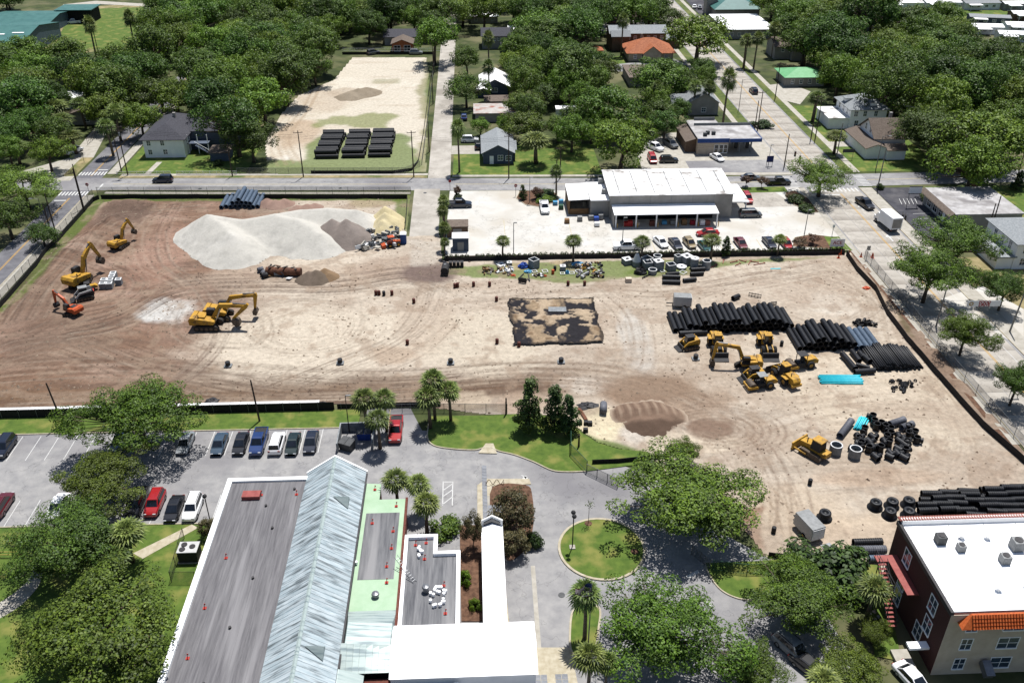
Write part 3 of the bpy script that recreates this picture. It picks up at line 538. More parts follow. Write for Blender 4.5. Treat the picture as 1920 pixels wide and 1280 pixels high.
mat('roof_white', (.78, .78, .77), (.86, .86, .85), .25, .6, .05, c3=(.62, .61, .6), s3=.1); mat('roof_worn', (.6, .59, .58), (.8, .8, .79), .5, .7, .1, c3=S(172, 166, 160), s3=.3); mat('roof_grey', S(178, 174, 172), S(226, 224, 224), .4, .75, .1, c3=S(150, 146, 146), s3=.25); mat('roof_strip', S(104, 102, 106), S(150, 148, 150), 1.3, .95, .3, stretch=(3.5, .22, 1), lo=.25, hi=.75, c3=S(158, 156, 158), s3=.3, rand=.06); mat('roof_pure', (.84, .84, .84), (.88, .88, .88), .5, .5)
mat('roof_gravel', S(100, 101, 106), S(154, 154, 156), 1.2, .95, .3, stretch=(2.4, .18, 1), lo=.3, hi=.7, c3=S(168, 167, 168), s3=.25); mat('roof_green', S(186, 220, 182), S(204, 232, 200), .5, .7, .05); mat('roof_teal', S(66, 120, 116), S(84, 138, 132), .4, .5, .05); mat('roof_metal_green', S(110, 190, 124), S(134, 206, 146), .6, .5); mat('roof_rust', S(196, 186, 178), S(226, 222, 216), .6, .7, c3=S(176, 112, 92), s3=.4)
mat('metal_panel', S(192, 210, 217), S(228, 239, 243), 1.1, .5, 0, .1, rand=.1, stretch=(.5, 3, .5), c3=S(136, 146, 150), s3=.7); mat('metal_light', S(198, 216, 212), S(216, 230, 226), .8, .45, 0, .2, rand=.05, stretch=(.5, 5, .5), c3=S(150, 168, 172), s3=.5)
mat('trim_white', (.74, .74, .73), (.8, .8, .79), 2, .6); mat('trim_dark', S(60, 58, 60), S(80, 78, 80), 2, .6); mat('glass', S(58, 74, 92), S(84, 104, 124), .7, .12, spec=.8); mat('glass_dark', S(24, 30, 38), S(44, 52, 62), .7, .12, spec=.8); mat('dark_inside', S(26, 26, 30), S(40, 40, 44), 1, .9)
mat('wood', S(142, 106, 70), S(176, 138, 98), 2, .85, .2, stretch=(.4, .4, 4)); mat('blue_paint', S(40, 84, 158), S(52, 98, 176), 2, .5); mat('ac_grey', S(150, 152, 152), S(174, 176, 176), 2, .6); mat('ac_dark', S(74, 76, 78), S(96, 98, 100), 2, .6); mat('steel', S(150, 152, 156), S(180, 182, 186), 2, .4, 0, .6); mat('red_paint', S(160, 74, 68), S(186, 100, 92), 1.5, .6); mat('red_post', S(190, 44, 34), S(212, 60, 46), 2, .6)
ROOFZ = .16
def window(par, side, u, z, wd, h, x0, x1, y0, y1, fr='trim_white', gl='glass', bars=1, proud=.05):
    b = MB(); g = MB(); t = .09
    def bx(mb, a0, a1, c0, c1, d0, d1):
        if side == 'S': mb.box(a0, a1, y0-d1, y0-d0, c0, c1)
        elif side == 'W': mb.box(x0-d1, x0-d0, a0, a1, c0, c1)
        else: mb.box(x1+d0, x1+d1, a0, a1, c0, c1)
    a0, a1 = u-wd/2, u+wd/2
    bx(b, a0-t, a1+t, z-t*1.6, z, 0, proud+.06); bx(b, a0-t, a1+t, z+h, z+h+t, 0, proud); bx(b, a0-t, a0, z, z+h, 0, proud); bx(b, a1, a1+t, z, z+h, 0, proud)
    for k in range(bars):
        m = a0+(k+1)*wd/(bars+1); bx(b, m-.03, m+.03, z, z+h, .0, proud-.005)
    if h > .9: bx(b, a0, a1, z+h/2-.03, z+h/2+.03, 0, proud-.008)
    o = b.build('window', fr, par); bx(g, a0+.002, a1-.002, z+.002, z+h-.002, 0, .02); g.build('pane', gl, o); return o
def roof_mesh(x0, x1, y0, y1, z, rh, kind, axis, ov, th=.14, gov=None):
    b = MB(); gov = ov if gov is None else gov
    if kind == 'flat': b.box(x0-ov, x1+ov, y0-ov, y1+ov, z, z+.25); return b
    if axis == 'y': X0, X1, Y0, Y1 = x0-ov, x1+ov, y0-gov, y1+gov; cx = (x0+x1)/2; dz = rh*ov/((x1-x0)/2)
    else: X0, X1, Y0, Y1 = x0-gov, x1+gov, y0-ov, y1+ov; cy = (y0+y1)/2; dz = rh*ov/((y1-y0)/2)
    e = z-dz
    if kind == 'gable':
        if axis == 'y':
            for s, xa in ((-1, X0), (1, X1)): 
                p = [(xa, Y0, e), (cx, Y0, z+rh), (cx, Y1, z+rh), (xa, Y1, e)]; p = p if s > 0 else p[::-1]; p = p[::-1]
                b.hexa(p, [(a, c, d+th) for a, c, d in p])
        else:
            for s, ya in ((-1, Y0), (1, Y1)):
                p = [(X0, ya, e), (X1, ya, e), (X1, cy, z+rh), (X0, cy, z+rh)]; p = p if s < 0 else p[::-1]; b.hexa(p, [(a, c, d+th) for a, c, d in p])
    else:
        if axis == 'y': k = min((X1-X0)/2, (Y1-Y0)/2*.9); r0, r1 = ((X0+X1)/2, Y0+k, z+rh), ((X0+X1)/2, Y1-k, z+rh)
        else: k = min((Y1-Y0)/2, (X1-X0)/2*.9); r0, r1 = (X0+k, (Y0+Y1)/2, z+rh), (X1-k, (Y0+Y1)/2, z+rh)
        v = [(X0, Y0, e), (X1, Y0, e), (X1, Y1, e), (X0, Y1, e), (X0, Y0, e+th), (X1, Y0, e+th), (X1, Y1, e+th), (X0, Y1, e+th), r0, r1]
        f = [(3, 2, 1, 0), (0, 1, 5, 4), (1, 2, 6, 5), (2, 3, 7, 6), (3, 0, 4, 7)]
        f += [(4, 5, 8), (5, 6, 9, 8), (6, 7, 9), (7, 4, 8, 9)] if axis == 'y' else [(4, 5, 9, 8), (5, 6, 9), (6, 7, 8, 9), (7, 4, 8)]
        b.add(v, f)
    return b
def wall_mesh(x0, x1, y0, y1, h, rh, kind, axis):
    b = MB().box(x0, x1, y0, y1, 0, h)
    if kind == 'gable':
        if axis == 'y': b.side([(x0, h), (x1, h), ((x0+x1)/2, h+rh-.02)], y0, y1)
        else: b.hexa([(x0, y0, h), (x1, y0, h), (x1, y1, h), (x0, y1, h)], [(x0, (y0+y1)/2-.01, h+rh-.02), (x1, (y0+y1)/2-.01, h+rh-.02), (x1, (y0+y1)/2+.01, h+rh-.02), (x0, (y0+y1)/2+.01, h+rh-.02)])
    return b
BOXES = [(-48, -12, 331, 336)]
def house(name, label, x0, x1, y0, y1, h, rh=1.6, kind='gable', axis='y', wall='white_wall', roof='shingle_grey', ov=.5, wins=(), cat='house', door=None, gl='glass', chim=None, wings=()):
    BOXES.append((x0, x1, y0, y1)); o = thing(name, label, cat, ((x0+x1)/2, y0, 0)); cx, cy = (x0+x1)/2, y0; a = (x0-cx, x1-cx, y0-cy, y1-cy)
    wall_mesh(*a, h, rh, kind, axis).build('wall', wall, o)
    r = roof_mesh(*a, h, rh, kind, axis, ov).build('roof', roof, o)
    for wg in wings:                                    # (x0, x1, y0, y1, h, rh, kind, axis)
        q = (wg[0]-cx, wg[1]-cx, wg[2]-cy, wg[3]-cy); wall_mesh(*q, *wg[4:8]).build('wing_wall', wg[8] if len(wg) > 8 else wall, o); roof_mesh(*q, wg[4], wg[5], wg[6], wg[7], .4).build('wing_roof', wg[9] if len(wg) > 9 else roof, o)
    for sd, u, z, ww, wh in wins: window(o, sd, u-(cx if sd == 'S' else cy), z, ww, wh, *a, gl=gl)
    if door:
        sd, u = door; b = MB()
        u -= cx if sd == 'S' else cy
        if sd == 'S': b.box(u-.5, u+.5, a[2]-.06, a[2], 0, 2.1)
        elif sd == 'W': b.box(a[0]-.06, a[0], u-.5, u+.5, 0, 2.1)
        else: b.box(a[1], a[1]+.06, u-.5, u+.5, 0, 2.1)
        b.build('door', 'trim_white', o)
    if chim: MB().box(chim[0]-cx-.35, chim[0]-cx+.35, chim[1]-cy-.35, chim[1]-cy+.35, h, h+rh+.9).build('chimney', 'grey_wall', r)
    return o
def rowS(x0, x1, n, z, w, h): return [('S', x0+(i+.5)*(x1-x0)/n, z, w, h) for i in range(n)]
def rowV(sd, y0, y1, n, z, w, h): return [(sd, y0+(i+.5)*(y1-y0)/n, z, w, h) for i in range(n)]
# --- houses
house('blue_house', 'slate blue cottage with grey gable roof on the green lawn', 2.1, 9.6, 217, 230, 3, 1.9, wall='blue_wall', wins=[('S', 6.4, 1, 1.2, 1.2), ('S', 8.4, .9, 1.3, 1.2)]+rowV('W', 219, 229, 3, 1, 1, 1.1), door=('S', 4.2), wings=[(6.2, 10.2, 219.5, 225, 2.9, 1.2, 'gable', 'x', 'blue_wall')])
o = house('white_house', 'white two storey house with dark roof and outside staircase', -83.6, -73.5, 225.2, 244, 5.0, 2.4, 'hip', 'y', 'white_wall', 'shingle_dark', .7, [('S', -82.2, 3.2, .9, 1.2), ('S', -78.8, 3.2, .9, 1.2), ('S', -82.2, .9, .9, 1.2), ('S', -78.4, .9, 1, 1.2), ]+rowV('E', 226.5, 231, 2, 3.2, .9, 1.2), chim=(-78, 236), wings=[(-73.5, -62, 231, 242, 5, 1.9, 'gable', 'x', 'blue_wall')], door=('S', -76.4))
b = MB(); b.box(5.05, 10.4, 2.6, 5.7, 2.55, 2.7); b.build('porch_deck', 'blue_wall', o)
for x in (5.3, 7.8, 10.3): MB().box(x-.08, x+.08, 2.62, 2.78, 0, 5.0).build('porch_post', 'trim_white', o)
st = MB()
for k in range(12): st.box(7.4+k*.32, 7.72+k*.32, 1.3, 2.5, 2.5-k*.21-.06, 2.5-k*.21)
st = st.build('staircase', 'blue_wall', o); MB().boxc((9.3, 1.28, 2.35), (4.6, .08, .1), 0, R(33)).build('stair_rail', 'trim_white', st)
house('carport', 'small porch with brown hip roof beside the outside staircase', -66.5, -62, 222, 227, 2.4, .9, 'hip', 'x', 'blue_wall', 'shingle_brown', .5, cat='porch')
house('bungalow', 'pale bungalow half hidden by palms behind the wooden fence', -113, -104, 253, 262, 2.8, 1.5, 'gable', 'y', 'grey_wall', 'shingle_brown', wins=[('S', -108, .9, 1.4, 1.1)])
house('orange_roof_shed', 'shed with pale orange roof at left edge', -137, -130, 258, 265, 2.8, .8, 'gable', 'x', 'tan_wall', 'terracotta', cat='shed')
house('outbuilding', 'white outbuilding showing between trees above the bungalow', -122, -116, 268, 274, 3, 1, 'gable', 'y', 'white_wall', 'roof_white', cat='shed')
house('garage', 'orange walled garage with brown gable behind the sandy lot fence', -28.6, -21.4, 332.5, 340, 2.7, 1.4, wall='terracotta', roof='shingle_brown', wins=[('S', -26.8, .2, 2.2, 1.9), ('S', -23.2, .2, 2.2, 1.9)], cat='garage', gl='dark_inside')
house('hidden_house', 'dark roofed house behind the orange walled garage', -32, -20, 342, 352, 3, 1.6, 'gable', 'x', 'grey_wall', 'shingle_dark')
house('grey_blue_house', 'grey blue two storey house beside the side road', 3.6, 14.4, 335, 344, 4.6, 1.8, 'gable', 'x', 'grey_wall', 'shingle_dark', wins=rowS(4, 12, 5, 3, .9, 1.2), wings=[(10.5, 18, 330, 338, 2.6, 1.4, 'gable', 'y')])
house('far_bungalow', 'grey bungalow with white roof far up the side road', -.4, 10.4, 377, 384, 2.6, .7, 'gable', 'x', 'grey_wall', 'roof_white', wins=rowS(0, 10, 3, 1, 1, 1))
house('far_bungalow', 'low house with pale roof behind the grey blue house', 14, 22, 352, 360, 2.6, .9, 'gable', 'x', 'white_wall', 'roof_white')
house('white_roof_bungalow', 'bungalow with bright white gabled metal roof', 2.6, 10.6, 277.2, 290, 2.8, 2, 'gable', 'y', 'blue_wall', 'roof_white', .8, wins=[('S', 6.6, .9, 1.6, 1.1)], wings=[(1.2, 5, 274.5, 279, 2.2, .5, 'gable', 'y')])
house('rusty_shed', 'long shed with white roof streaked with rust', .4, 11.6, 250.5, 259, 2.6, .5, 'gable', 'x', 'grey_wall', 'roof_rust', cat='shed')
house('wooden_shed', 'plain brown shed behind the rusty roofed shed', 3.5, 10.4, 262.5, 268, 2.4, .5, 'gable', 'x', 'brown_wall', 'shingle_brown', cat='shed')
house('white_shed', 'small white flat shed among bushes behind the lawn', 23.5, 29.6, 253, 256, 2.5, .3, 'flat', 'x', 'white_wall', 'roof_pure', .2, cat='shed')
house('white_hut', 'tiny white gabled hut among the yard trees', 17, 20, 312, 315, 2.2, .9, 'gable', 'y', 'white_wall', 'roof_white', .2, cat='shed')
house('grey_flat_house', 'house with low flat grey roof behind the lime green trees', 49.2, 57.5, 284, 299, 2.8, .4, 'flat', 'x', 'grey_wall', 'shingle_brown', .3)
house('skylight_house', 'grey gabled house with skylights behind the filling station', 61.5, 70.2, 254.5, 265, 3.6, 2.6, 'gable', 'y', 'grey_wall', 'shingle_grey', wins=[('S', 66, .9, 1.2, 1.2)], wings=[(57, 62, 256, 262, 3, 1.8, 'gable', 'x')])
house('terracotta_house', 'cream house with terracotta hip roof and dark gable', 53.6, 69, 315, 327, 3.3, 3.4, 'hip', 'x', 'cream_wall', 'terracotta', .9, wins=rowS(54.5, 68, 5, 1.1, .9, 1.2), wings=[(58.5, 64.5, 313.2, 318, 3.2, 2.2, 'gable', 'y')], chim=(59, 323))
house('brown_house', 'long brown two storey house with grey roof', 49.4, 69.4, 331.5, 341, 5.8, 1.7, 'gable', 'x', 'brown_wall', 'shingle_grey', wins=rowS(50, 69, 8, 3.6, .9, 1.2)+rowS(50, 69, 8, 1, .9, 1.2), wings=[(49.8, 56, 329.6, 334, 5.2, 1.4, 'gable', 'x'), (69.4, 75, 333, 340, 3.2, 1.2, 'gable', 'x')])
house('gazebo', 'small orange topped gazebo beside the brown house', 41.5, 45.5, 322, 326, 2.3, 1., 'hip', 'x', 'wood', 'terracotta', .4, cat='gazebo')
house('green_roof_house', 'grey house with bright green metal hip roof', 98.2, 110.5, 282, 292, 3.2, 1.6, 'hip', 'x', 'grey_wall', 'roof_metal_green', .8, wins=rowS(99, 110, 4, 1, .9, 1.3))
o = house('white_hip_house', 'white two storey house with pale hip roof and dormers', 103, 113, 240, 251, 5.8, 2.6, 'hip', 'x', 'white_wall', 'shingle_grey', .8, [('S', 104.5, 3.6, 1, 1.4), ('S', 107, 3.6, .9, 1.4), ('S', 105, .9, 1, 1.5), ('S', 110, 3.6, .9, 1.4)]+rowV('W', 241, 250, 3, 3.6, .9, 1.3), wings=[(97.6, 103, 240.5, 250.5, 2.9, .4, 'flat', 'x', 'white_wall', 'roof_worn')])
for dx, dy in ((-4.2, 5.5), (1.2, 1.2)): d_ = roof_mesh(dx-.9, dx+.9, dy-.5, dy+1.4, 7.2, .6, 'hip', 'x', .25).build('dormer', 'shingle_grey', o); MB().box(dx-.8, dx+.8, dy-.45, dy+1.3, 6.2, 7.2).build('dormer_wall', 'white_wall', d_)
house('gabled_house', 'white and blue gabled house with grey roof beside big dark oak', 102, 110, 220, 230, 4.4, 3.4, 'gable', 'x', 'white_wall', 'shingle_brown', .6, rowV('W', 222, 228, 2, 4.6, .9, 1.5)+[('W', 225, 1, 1.5, 1.2)], wings=[(98.8, 104, 216.6, 231, 2.8, .9, 'gable', 'y'), (104, 108.6, 215.6, 220, 2.6, .8, 'gable', 'x')], chim=(108, 227))
house('corner_house', 'white two storey house with grey roof at right edge', 104.2, 116, 154.4, 166, 5.6, 2.2, 'hip', 'y', 'white_wall', 'shingle_grey', .6, [('S', 106, 3.4, 1, 1.4), ('S', 106, .9, 1, 1.4), ('S', 109, 3.4, 1, 1.4)]+rowV('W', 155.5, 164, 3, 3.3, 1, 1.5), wings=[(101, 104.2, 154.6, 164, 2.5, .5, 'flat', 'x', 'white_wall', 'shingle_grey')])
house('far_grey_house', 'grey gabled house with white windows beside tall open tree', 152.6, 163, 356, 366, 2.9, 2.2, 'gable', 'y', 'blue_wall', 'shingle_brown', .6, rowS(153.5, 162, 3, .9, 1.1, 1.2), wings=[(160, 170, 358, 366, 2.8, 1.4, 'gable', 'x')])
house('far_white_gable', 'small white gabled house deep among the oaks', 131, 138.6, 325, 333, 3.4, 2, 'gable', 'y', 'white_wall', 'shingle_grey', wins=[('S', 134.8, 3.4, .9, .9), ('S', 133, 1, .9, 1.1)], wings=[(134, 143, 319, 325, 2.4, .7, 'gable', 'x', 'grey_wall', 'shingle_brown')])
house('far_grey_gables', 'grey house with brown double gables near the church hall', 104.6, 115, 316, 326, 4.4, 2, 'gable', 'x', 'grey_wall', 'shingle_brown', wins=rowS(106, 114, 3, 2.6, .9, 1.2), wings=[(110, 114.6, 313.6, 319, 4.4, 1.8, 'gable', 'y')])
house('church_hall', 'low hall with broad white flat roof beside main street', 95, 113, 346, 372, 3.4, .5, 'flat', 'x', 'grey_wall', 'roof_pure', .6, rowS(96, 112, 6, 1.2, .9, 1.2), 'hall', wings=[(92.6, 95, 347, 352, 2.6, .4, 'flat', 'x', 'grey_wall', 'roof_white')])
house('church', 'church with dark green hip roof behind the white hall', 99, 117, 380, 398, 4.2, 3.6, 'hip', 'x', 'grey_wall', 'roof_teal', .8, cat='church', wings=[(97, 101.5, 388, 393, 7, 1.6, 'hip', 'x')])
house('blue_shop', 'large blue grey shop at top edge beside far car park', 104, 132, 404, 424, 5.4, .4, 'flat', 'x', 'blue_wall', 'shingle_dark', .2, rowS(105, 131, 5, .8, 2.5, 2), 'shop')
house('beige_building', 'beige far building behind dark oaks', 22, 46, 372, 384, 4, 1.2, 'gable', 'x', 'tan_wall', 'shingle_grey', wins=rowS(23, 45, 6, 1.2, 1, 1.2), cat='building')
for i, (x, y, L_, rz, lb, rf, wl) in enumerate([(184, 396, 16, 0, 'first mobile home of top row with dark screened porch', 'roof_worn', 'white_wall'), (201, 396, 15, 0, 'second mobile home of top row with bright white roof', 'roof_pure', 'white_wall'), (217, 394, 15, 0, 'third mobile home of top row with grey striped roof', 'shingle_grey', 'white_wall'), (233, 392, 15, 0, 'last mobile home of top row at right edge', 'roof_worn', 'grey_wall'), (206, 366, 15, -.25, 'blue grey double gabled mobile home behind olive topped tree', 'shingle_grey', 'blue_wall'), (197, 349.5, 11, -.15, 'white roofed mobile home with two carports', 'roof_pure', 'white_wall'), (212, 352, 12, -.15, 'mobile home with pale panel roof at right edge', 'roof_worn', 'white_wall'), (226, 372, 14, -.1, 'brown sided mobile home beneath the top row', 'roof_worn', 'brown_wall'), (202, 337, 13, -.2, 'lowest mobile home partly behind the oaks', 'roof_white', 'white_wall')]):
    o = thing('mobile_home', lb, 'mobile home', (x, y, 0), rz, 'mobile homes at the top right'); a = (-L_/2, L_/2, 0, 6)
    wall_mesh(*a, 2.7, .6, 'gable', 'x').build('wall', wl, o); roof_mesh(*a, 2.7, .6, 'gable', 'x', .3).build('roof', rf, o)
    for sd, u, z, ww, wh in rowS(a[0]+1, a[1]-1, 4, 1.1, 1.2, .9): window(o, sd, u, z, ww, wh, *a)
    roof_mesh(a[0]+1, a[0]+6, -3, -.35, 2.3, .3, 'flat', 'x', .1).build('porch_roof', 'roof_white', o)
    for u in (a[0]+1.2, a[0]+5.8): MB().box(u-.06, u+.06, -2.9, -2.78, 0, 2.3).build('porch_post', 'trim_white', o)
tag(MB().lathe([(5.2, 0), (5.1, .8), (4.2, 2.0), (2.4, 2.9), (.3, 3.2)], 20).build('tent', 'roof_pure', None, True, (131.5, 263, 0)), 'bright white domed tent canopy between the oaks', 'tent')
# --- teal warehouse at the far field
o = house('teal_warehouse', 'large steel warehouse with teal roof at the top left', -206, -155.5, 327, 361, 5.2, 2.6, 'gable', 'x', 'steel_wall', 'roof_teal', .3, cat='warehouse', wins=[('E', 338, .2, 3, 3)], gl='trim_white', wings=[(-186, -161, 366, 387, 4.2, 1.2, 'gable', 'x', 'steel_wall', 'roof_teal')])
for k in range(6): MB().boxc((-8+k*6.2-2, 3.5+1.2*k, 5.2+.28+(3.5+1.2*k)/17*2.6), (4, .7, .06), 0, 0, R(8.7)).build('skylight', 'trim_white', o)
house('open_shed', 'open steel shed with teal roof behind the teal warehouse', -165, -152, 384, 394, 5, .4, 'flat', 'x', 'dark_inside', 'roof_teal', .8, cat='shed')
# --- flat roofed store
o = house('flat_store', 'low store with weathered white flat roof beside main street', 101, 115.4, 172.8, 187.5, 3.5, .3, 'flat', 'x', 'grey_wall', 'roof_grey', .25, rowV('W', 174.5, 186, 4, .6, 1.8, 1.7), 'store', door=('W', 177.4), gl='glass_dark')
MB().hexa([(-8.6, 0, 3.05), (-7.45, 0, 3.05), (-7.45, 15, 3.05), (-8.6, 15, 3.05)], [(-8.5, 0, 3.2), (-7.46, 0, 3.85), (-7.46, 15, 3.85), (-8.5, 15, 3.2)]).build('awning', 'shingle_brown', o)
# --- warehouse with loading bays
o = thing('warehouse', 'white roofed metal warehouse with open bay canopy on the white car park', 'warehouse', (42.3, 181.5, 0))
MB().hexa([(-13.3, 0, 0), (13.3, 0, 0), (13.3, 12.6, 0), (-13.3, 12.6, 0)], [(-13.3, 0, 5.6), (13.3, 0, 5.6), (13.3, 12.6, 6.4), (-13.3, 12.6, 6.4)]).build('wall', 'grey_wall', o)
rf = MB().hexa([(-13.7, -.4, 5.6), (13.7, -.4, 5.6), (13.7, 12.9, 6.42), (-13.7, 12.9, 6.42)], [(-13.7, -.4, 5.76), (13.7, -.4, 5.76), (13.7, 12.9, 6.58), (-13.7, 12.9, 6.58)]).build('roof', 'roof_worn', o)
for k in range(7): MB().hexa([(-11.4+k*3.8, .6, 5.83), (-11.2+k*3.8, .6, 5.83), (-11.2+k*3.8, 12, 6.54), (-11.4+k*3.8, 12, 6.54)], [(-11.4+k*3.8, .6, 5.9), (-11.2+k*3.8, .6, 5.9), (-11.2+k*3.8, 12, 6.6), (-11.4+k*3.8, 12, 6.6)]).build('roof_seam', 'ac_grey', rf)
for k in range(5): MB().box(-9.3+k*4.6, -9.2+k*4.6, -.04, 0, 3.4, 5.58).build('panel_seam', 'ac_grey', o)
cn = MB().hexa([(-13, -4.6, 2.95), (9.4, -4.6, 2.95), (9.4, -.02, 3.35), (-13, -.02, 3.35)], [(-13, -4.6, 3.1), (9.4, -4.6, 3.1), (9.4, -.02, 3.5), (-13, -.02, 3.5)]).build('canopy', 'roof_pure', o)
for k in range(6):
    p = MB().box(-12.7+k*4.35, -12.45+k*4.35, -4.4, -4.15, 0, 2.96).build('canopy_post', 'white_wall', o); MB().cyl((-12.2+k*4.35, -4.5, 0), (-12.2+k*4.35, -4.5, 1.1), .09).build('bollard', 'paint_yellow', p)
MB().box(-12.9, 9.3, -.08, -.003, 0, 3.3).build('bay_opening', 'dark_inside', o); MB().box(-13, -12.9, -4.4, -.0, 0, 2.9).build('side_screen', 'grey_wall', o)
MB().box(13.35, 17.2, .5, 11, 3.2, 3.5).build('entrance_awning', 'roof_worn', o)
for y in (1, 10.4): MB().box(16.6, 16.8, y, y+.2, 0, 3.2).build('awning_post', 'white_wall', o)
MB().box(-17.3, -13.32, 1.4, 11.6, 0, 3.9).build('office_wall', 'grey_wall', o); MB().box(-17.4, -13.32, 1.2, 11.8, 3.9, 4.1).build('office_roof', 'roof_pure', o)
for y, s in ((4.6, .55), (10.6, .6)):
    MB().box(-14.6, -14.6+s*1.8, y, y+s*1.6, 4.1, 4.1+s*1.8).build('rooftop_unit', 'ac_grey', o)
s_ = MB().hexa([(-22, 3, 3.3), (-17.45, 3, 3.5), (-17.45, 11.6, 3.9), (-22, 11.6, 3.7)], [(-22, 3, 3.42), (-17.45, 3, 3.62), (-17.45, 11.6, 4.02), (-22, 11.6, 3.82)]).build('shed_roof', 'roof_white', o)
MB().box(-21.9, -21.7, 3.1, 11.5, 0, 3.3).build('shed_wall', 'wood', o); MB().box(-21.7, -17.4, 10.9, 11.1, 0, 3.4).build('shed_back', 'dark_inside', o); MB().box(-21.6, -17.5, 3.12, 3.22, 0, 1.35).build('shed_fence', 'wood', o)
# --- filling station
o = thing('filling_station', 'filling station shop with blue fascia and flat canopy', 'filling station', (64, 221.5, 0))
MB().box(-7, .8, 0, 15, 0, 4).build('wall', 'tan_wall', o); MB().box(-7.2, .9, -.2, 15.2, 4, 4.25).build('roof', 'roof_grey', o); MB().box(-7.3, .95, -.34, -.2, 3.2, 4.3).build('fascia', 'blue_paint', o)
MB().box(.9, 9, -.6, 10.5, 3.5, 4.2).build('canopy', 'roof_grey', o); MB().box(.95, 9.15, -.75, -.6, 3.4, 4.3).build('canopy_fascia', 'blue_paint', o); MB().box(9, 9.15, -.6, 10.5, 3.4, 4.3).build('canopy_fascia', 'blue_paint', o); MB().box(-6, 9.1, 10.5, 10.65, 4.2, 4.9).build('parapet', 'ac_grey', o); MB().box(-5, .6, 15, 15.16, 4.2, 5).build('parapet', 'ac_grey', o)
for x in (4.2, 7.2):
    for y in (1.6, 8): MB().box(x-.18, x+.18, y-.18, y+.18, 0, 3.5).build('canopy_post', 'ac_grey', o)
for x in (4.2, 7.2): MB().box(x-.35, x+.35, 4.2, 5.2, 0, 1.7).build('fuel_pump', 'ac_dark', o)
for x in (-2.2, -.9, .2): window(o, 'S', x, .5, .9, 2., -7, .8, 0, 15, gl='glass_dark', bars=0)
MB().hexa([(-9.6, 2, 0), (-7.02, 2, 0), (-7.02, 14, 0), (-9.6, 14, 0)], [(-9.6, 2, 2.7), (-7.02, 2, 3.5), (-7.02, 14, 3.5), (-9.6, 14, 2.7)]).build('side_shed', 'brown_wall', o); MB().hexa([(-9.9, 1.7, 2.72), (-7.02, 1.7, 3.6), (-7.02, 14.3, 3.6), (-9.9, 14.3, 2.72)], [(-9.9, 1.7, 2.84), (-7.02, 1.7, 3.72), (-7.02, 14.3, 3.72), (-9.9, 14.3, 2.84)]).build('side_roof', 'shingle_brown', o)
for x, y in ((-4.4, 3), (-3, 2.6), (-5.4, 1.6)): MB().box(x, x+.9, y, y+.8, 4.25, 5.1).build('rooftop_unit', 'ac_dark', o)
# --- civic building: long flat roof, metal gable, green flat roof, stepped roof, white roofs
o = thing('civic_building', 'low civic building with grey flat roof, blue metal gable and green flat roof', 'building', (-18.6, 60, 0))
def cv(b, n, m, p=None): return b.build(n, m, p or o)
cv(MB().box(-13.5, -3.3, -25, 31, 0, 4.6), 'wall', 'grey_wall'); fl = cv(MB().box(-13.3, -3.32, -25, 30.8, 4.6, 4.75), 'flat_roof', 'roof_gravel')
[MB().box(-13.05+k*.975, -12.09+k*.975, -25, 30.55, 4.75, 4.765+.004*(k % 2)).build('roof_sheet', 'roof_strip', fl) for k in range(10)]
cv(MB().box(-13.75, -13.1, -25, 31.2, 4.4, 5.05), 'parapet', 'trim_white'); cv(MB().box(-13.1, -3.32, 30.6, 31.2, 4.4, 5.05), 'parapet', 'trim_white')
cv(MB().box(-3.3, 3.5, -25, 31.6, 0, 4.95), 'hall_wall', 'red_wall')
for y0 in np.arange(-25, 32, .62):
    for s in (-1, 1):
        p = [(0, y0, 7.5), (0, y0+.6, 7.5), (s*3.75, y0+.6, 4.95), (s*3.75, y0, 4.95)]; p = p if s < 0 else p[::-1]
        cv(MB().hexa(p, [(a, c, d+.05) for a, c, d in p]).hexa([(a, p[0][1] if i in (0, 3) else p[0][1]+0, 0) for i, (a, c, d) in enumerate(p)][:0] or [(s*.02, y0+.6, 7.49), (s*.02, y0+.62, 7.49), (s*3.75, y0+.62, 4.94), (s*3.75, y0+.6, 4.94)], [(s*.02, y0+.6, 7.58), (s*.02, y0+.62, 7.58), (s*3.75, y0+.62, 5.03), (s*3.75, y0+.6, 5.03)]), 'roof_panel', 'metal_panel')
cv(MB().side([(-3.3, 4.95), (3.5, 4.95), (0, 7.4)], 31.3, 31.55), 'gable_end', 'trim_white'); cv(MB().side([(-.22, 7.47), (0, 7.62), (.22, 7.47)], -25, 31.8), 'ridge_cap', 'metal_light')
for s in (-1, 1): p = [(0, 31.8, 7.5), (0, 32.1, 7.5), (s*3.9, 32.1, 4.85), (s*3.9, 31.8, 4.85)]; p = p if s < 0 else p[::-1]; cv(MB().hexa(p, [(a, c, d+.16) for a, c, d in p]), 'barge_board', 'trim_white')
for y in (24.6, 2.2, -6): cv(MB().add([(2.4, y-.9, 6.05), (2.4, y+.9, 6.05), (.6, y, 7.3), (2.5, y, 7.1)], [(0, 3, 2), (1, 2, 3), (0, 1, 3)]), 'roof_dormer', 'metal_light')
cv(MB().box(3.75, 3.95, -25, 31.6, 4.8, 4.95), 'gutter', 'trim_dark')
gpoly = [(3.52, 6), (9.2, 6), (9.0, 27.4), (5.6, 27.4), (5.6, 30.4), (3.52, 30.6)]
cv(MB().prism(gpoly, 0, 3.8), 'green_wing_wall', 'red_wall'); cv(MB().prism([(3.53, 6), (9.3, 6), (9.1, 27.5), (5.7, 27.5), (5.7, 30.5), (3.53, 30.7)], 3.8, 4.0), 'green_roof', 'roof_green'); cv(MB().box(4.3, 8.4, 14, 25, 4.0, 4.03), 'gravel_field', 'roof_gravel'); cv(MB().box(9.0, 9.3, 6, 27.4, 4.0, 4.35), 'parapet', 'red_wall')
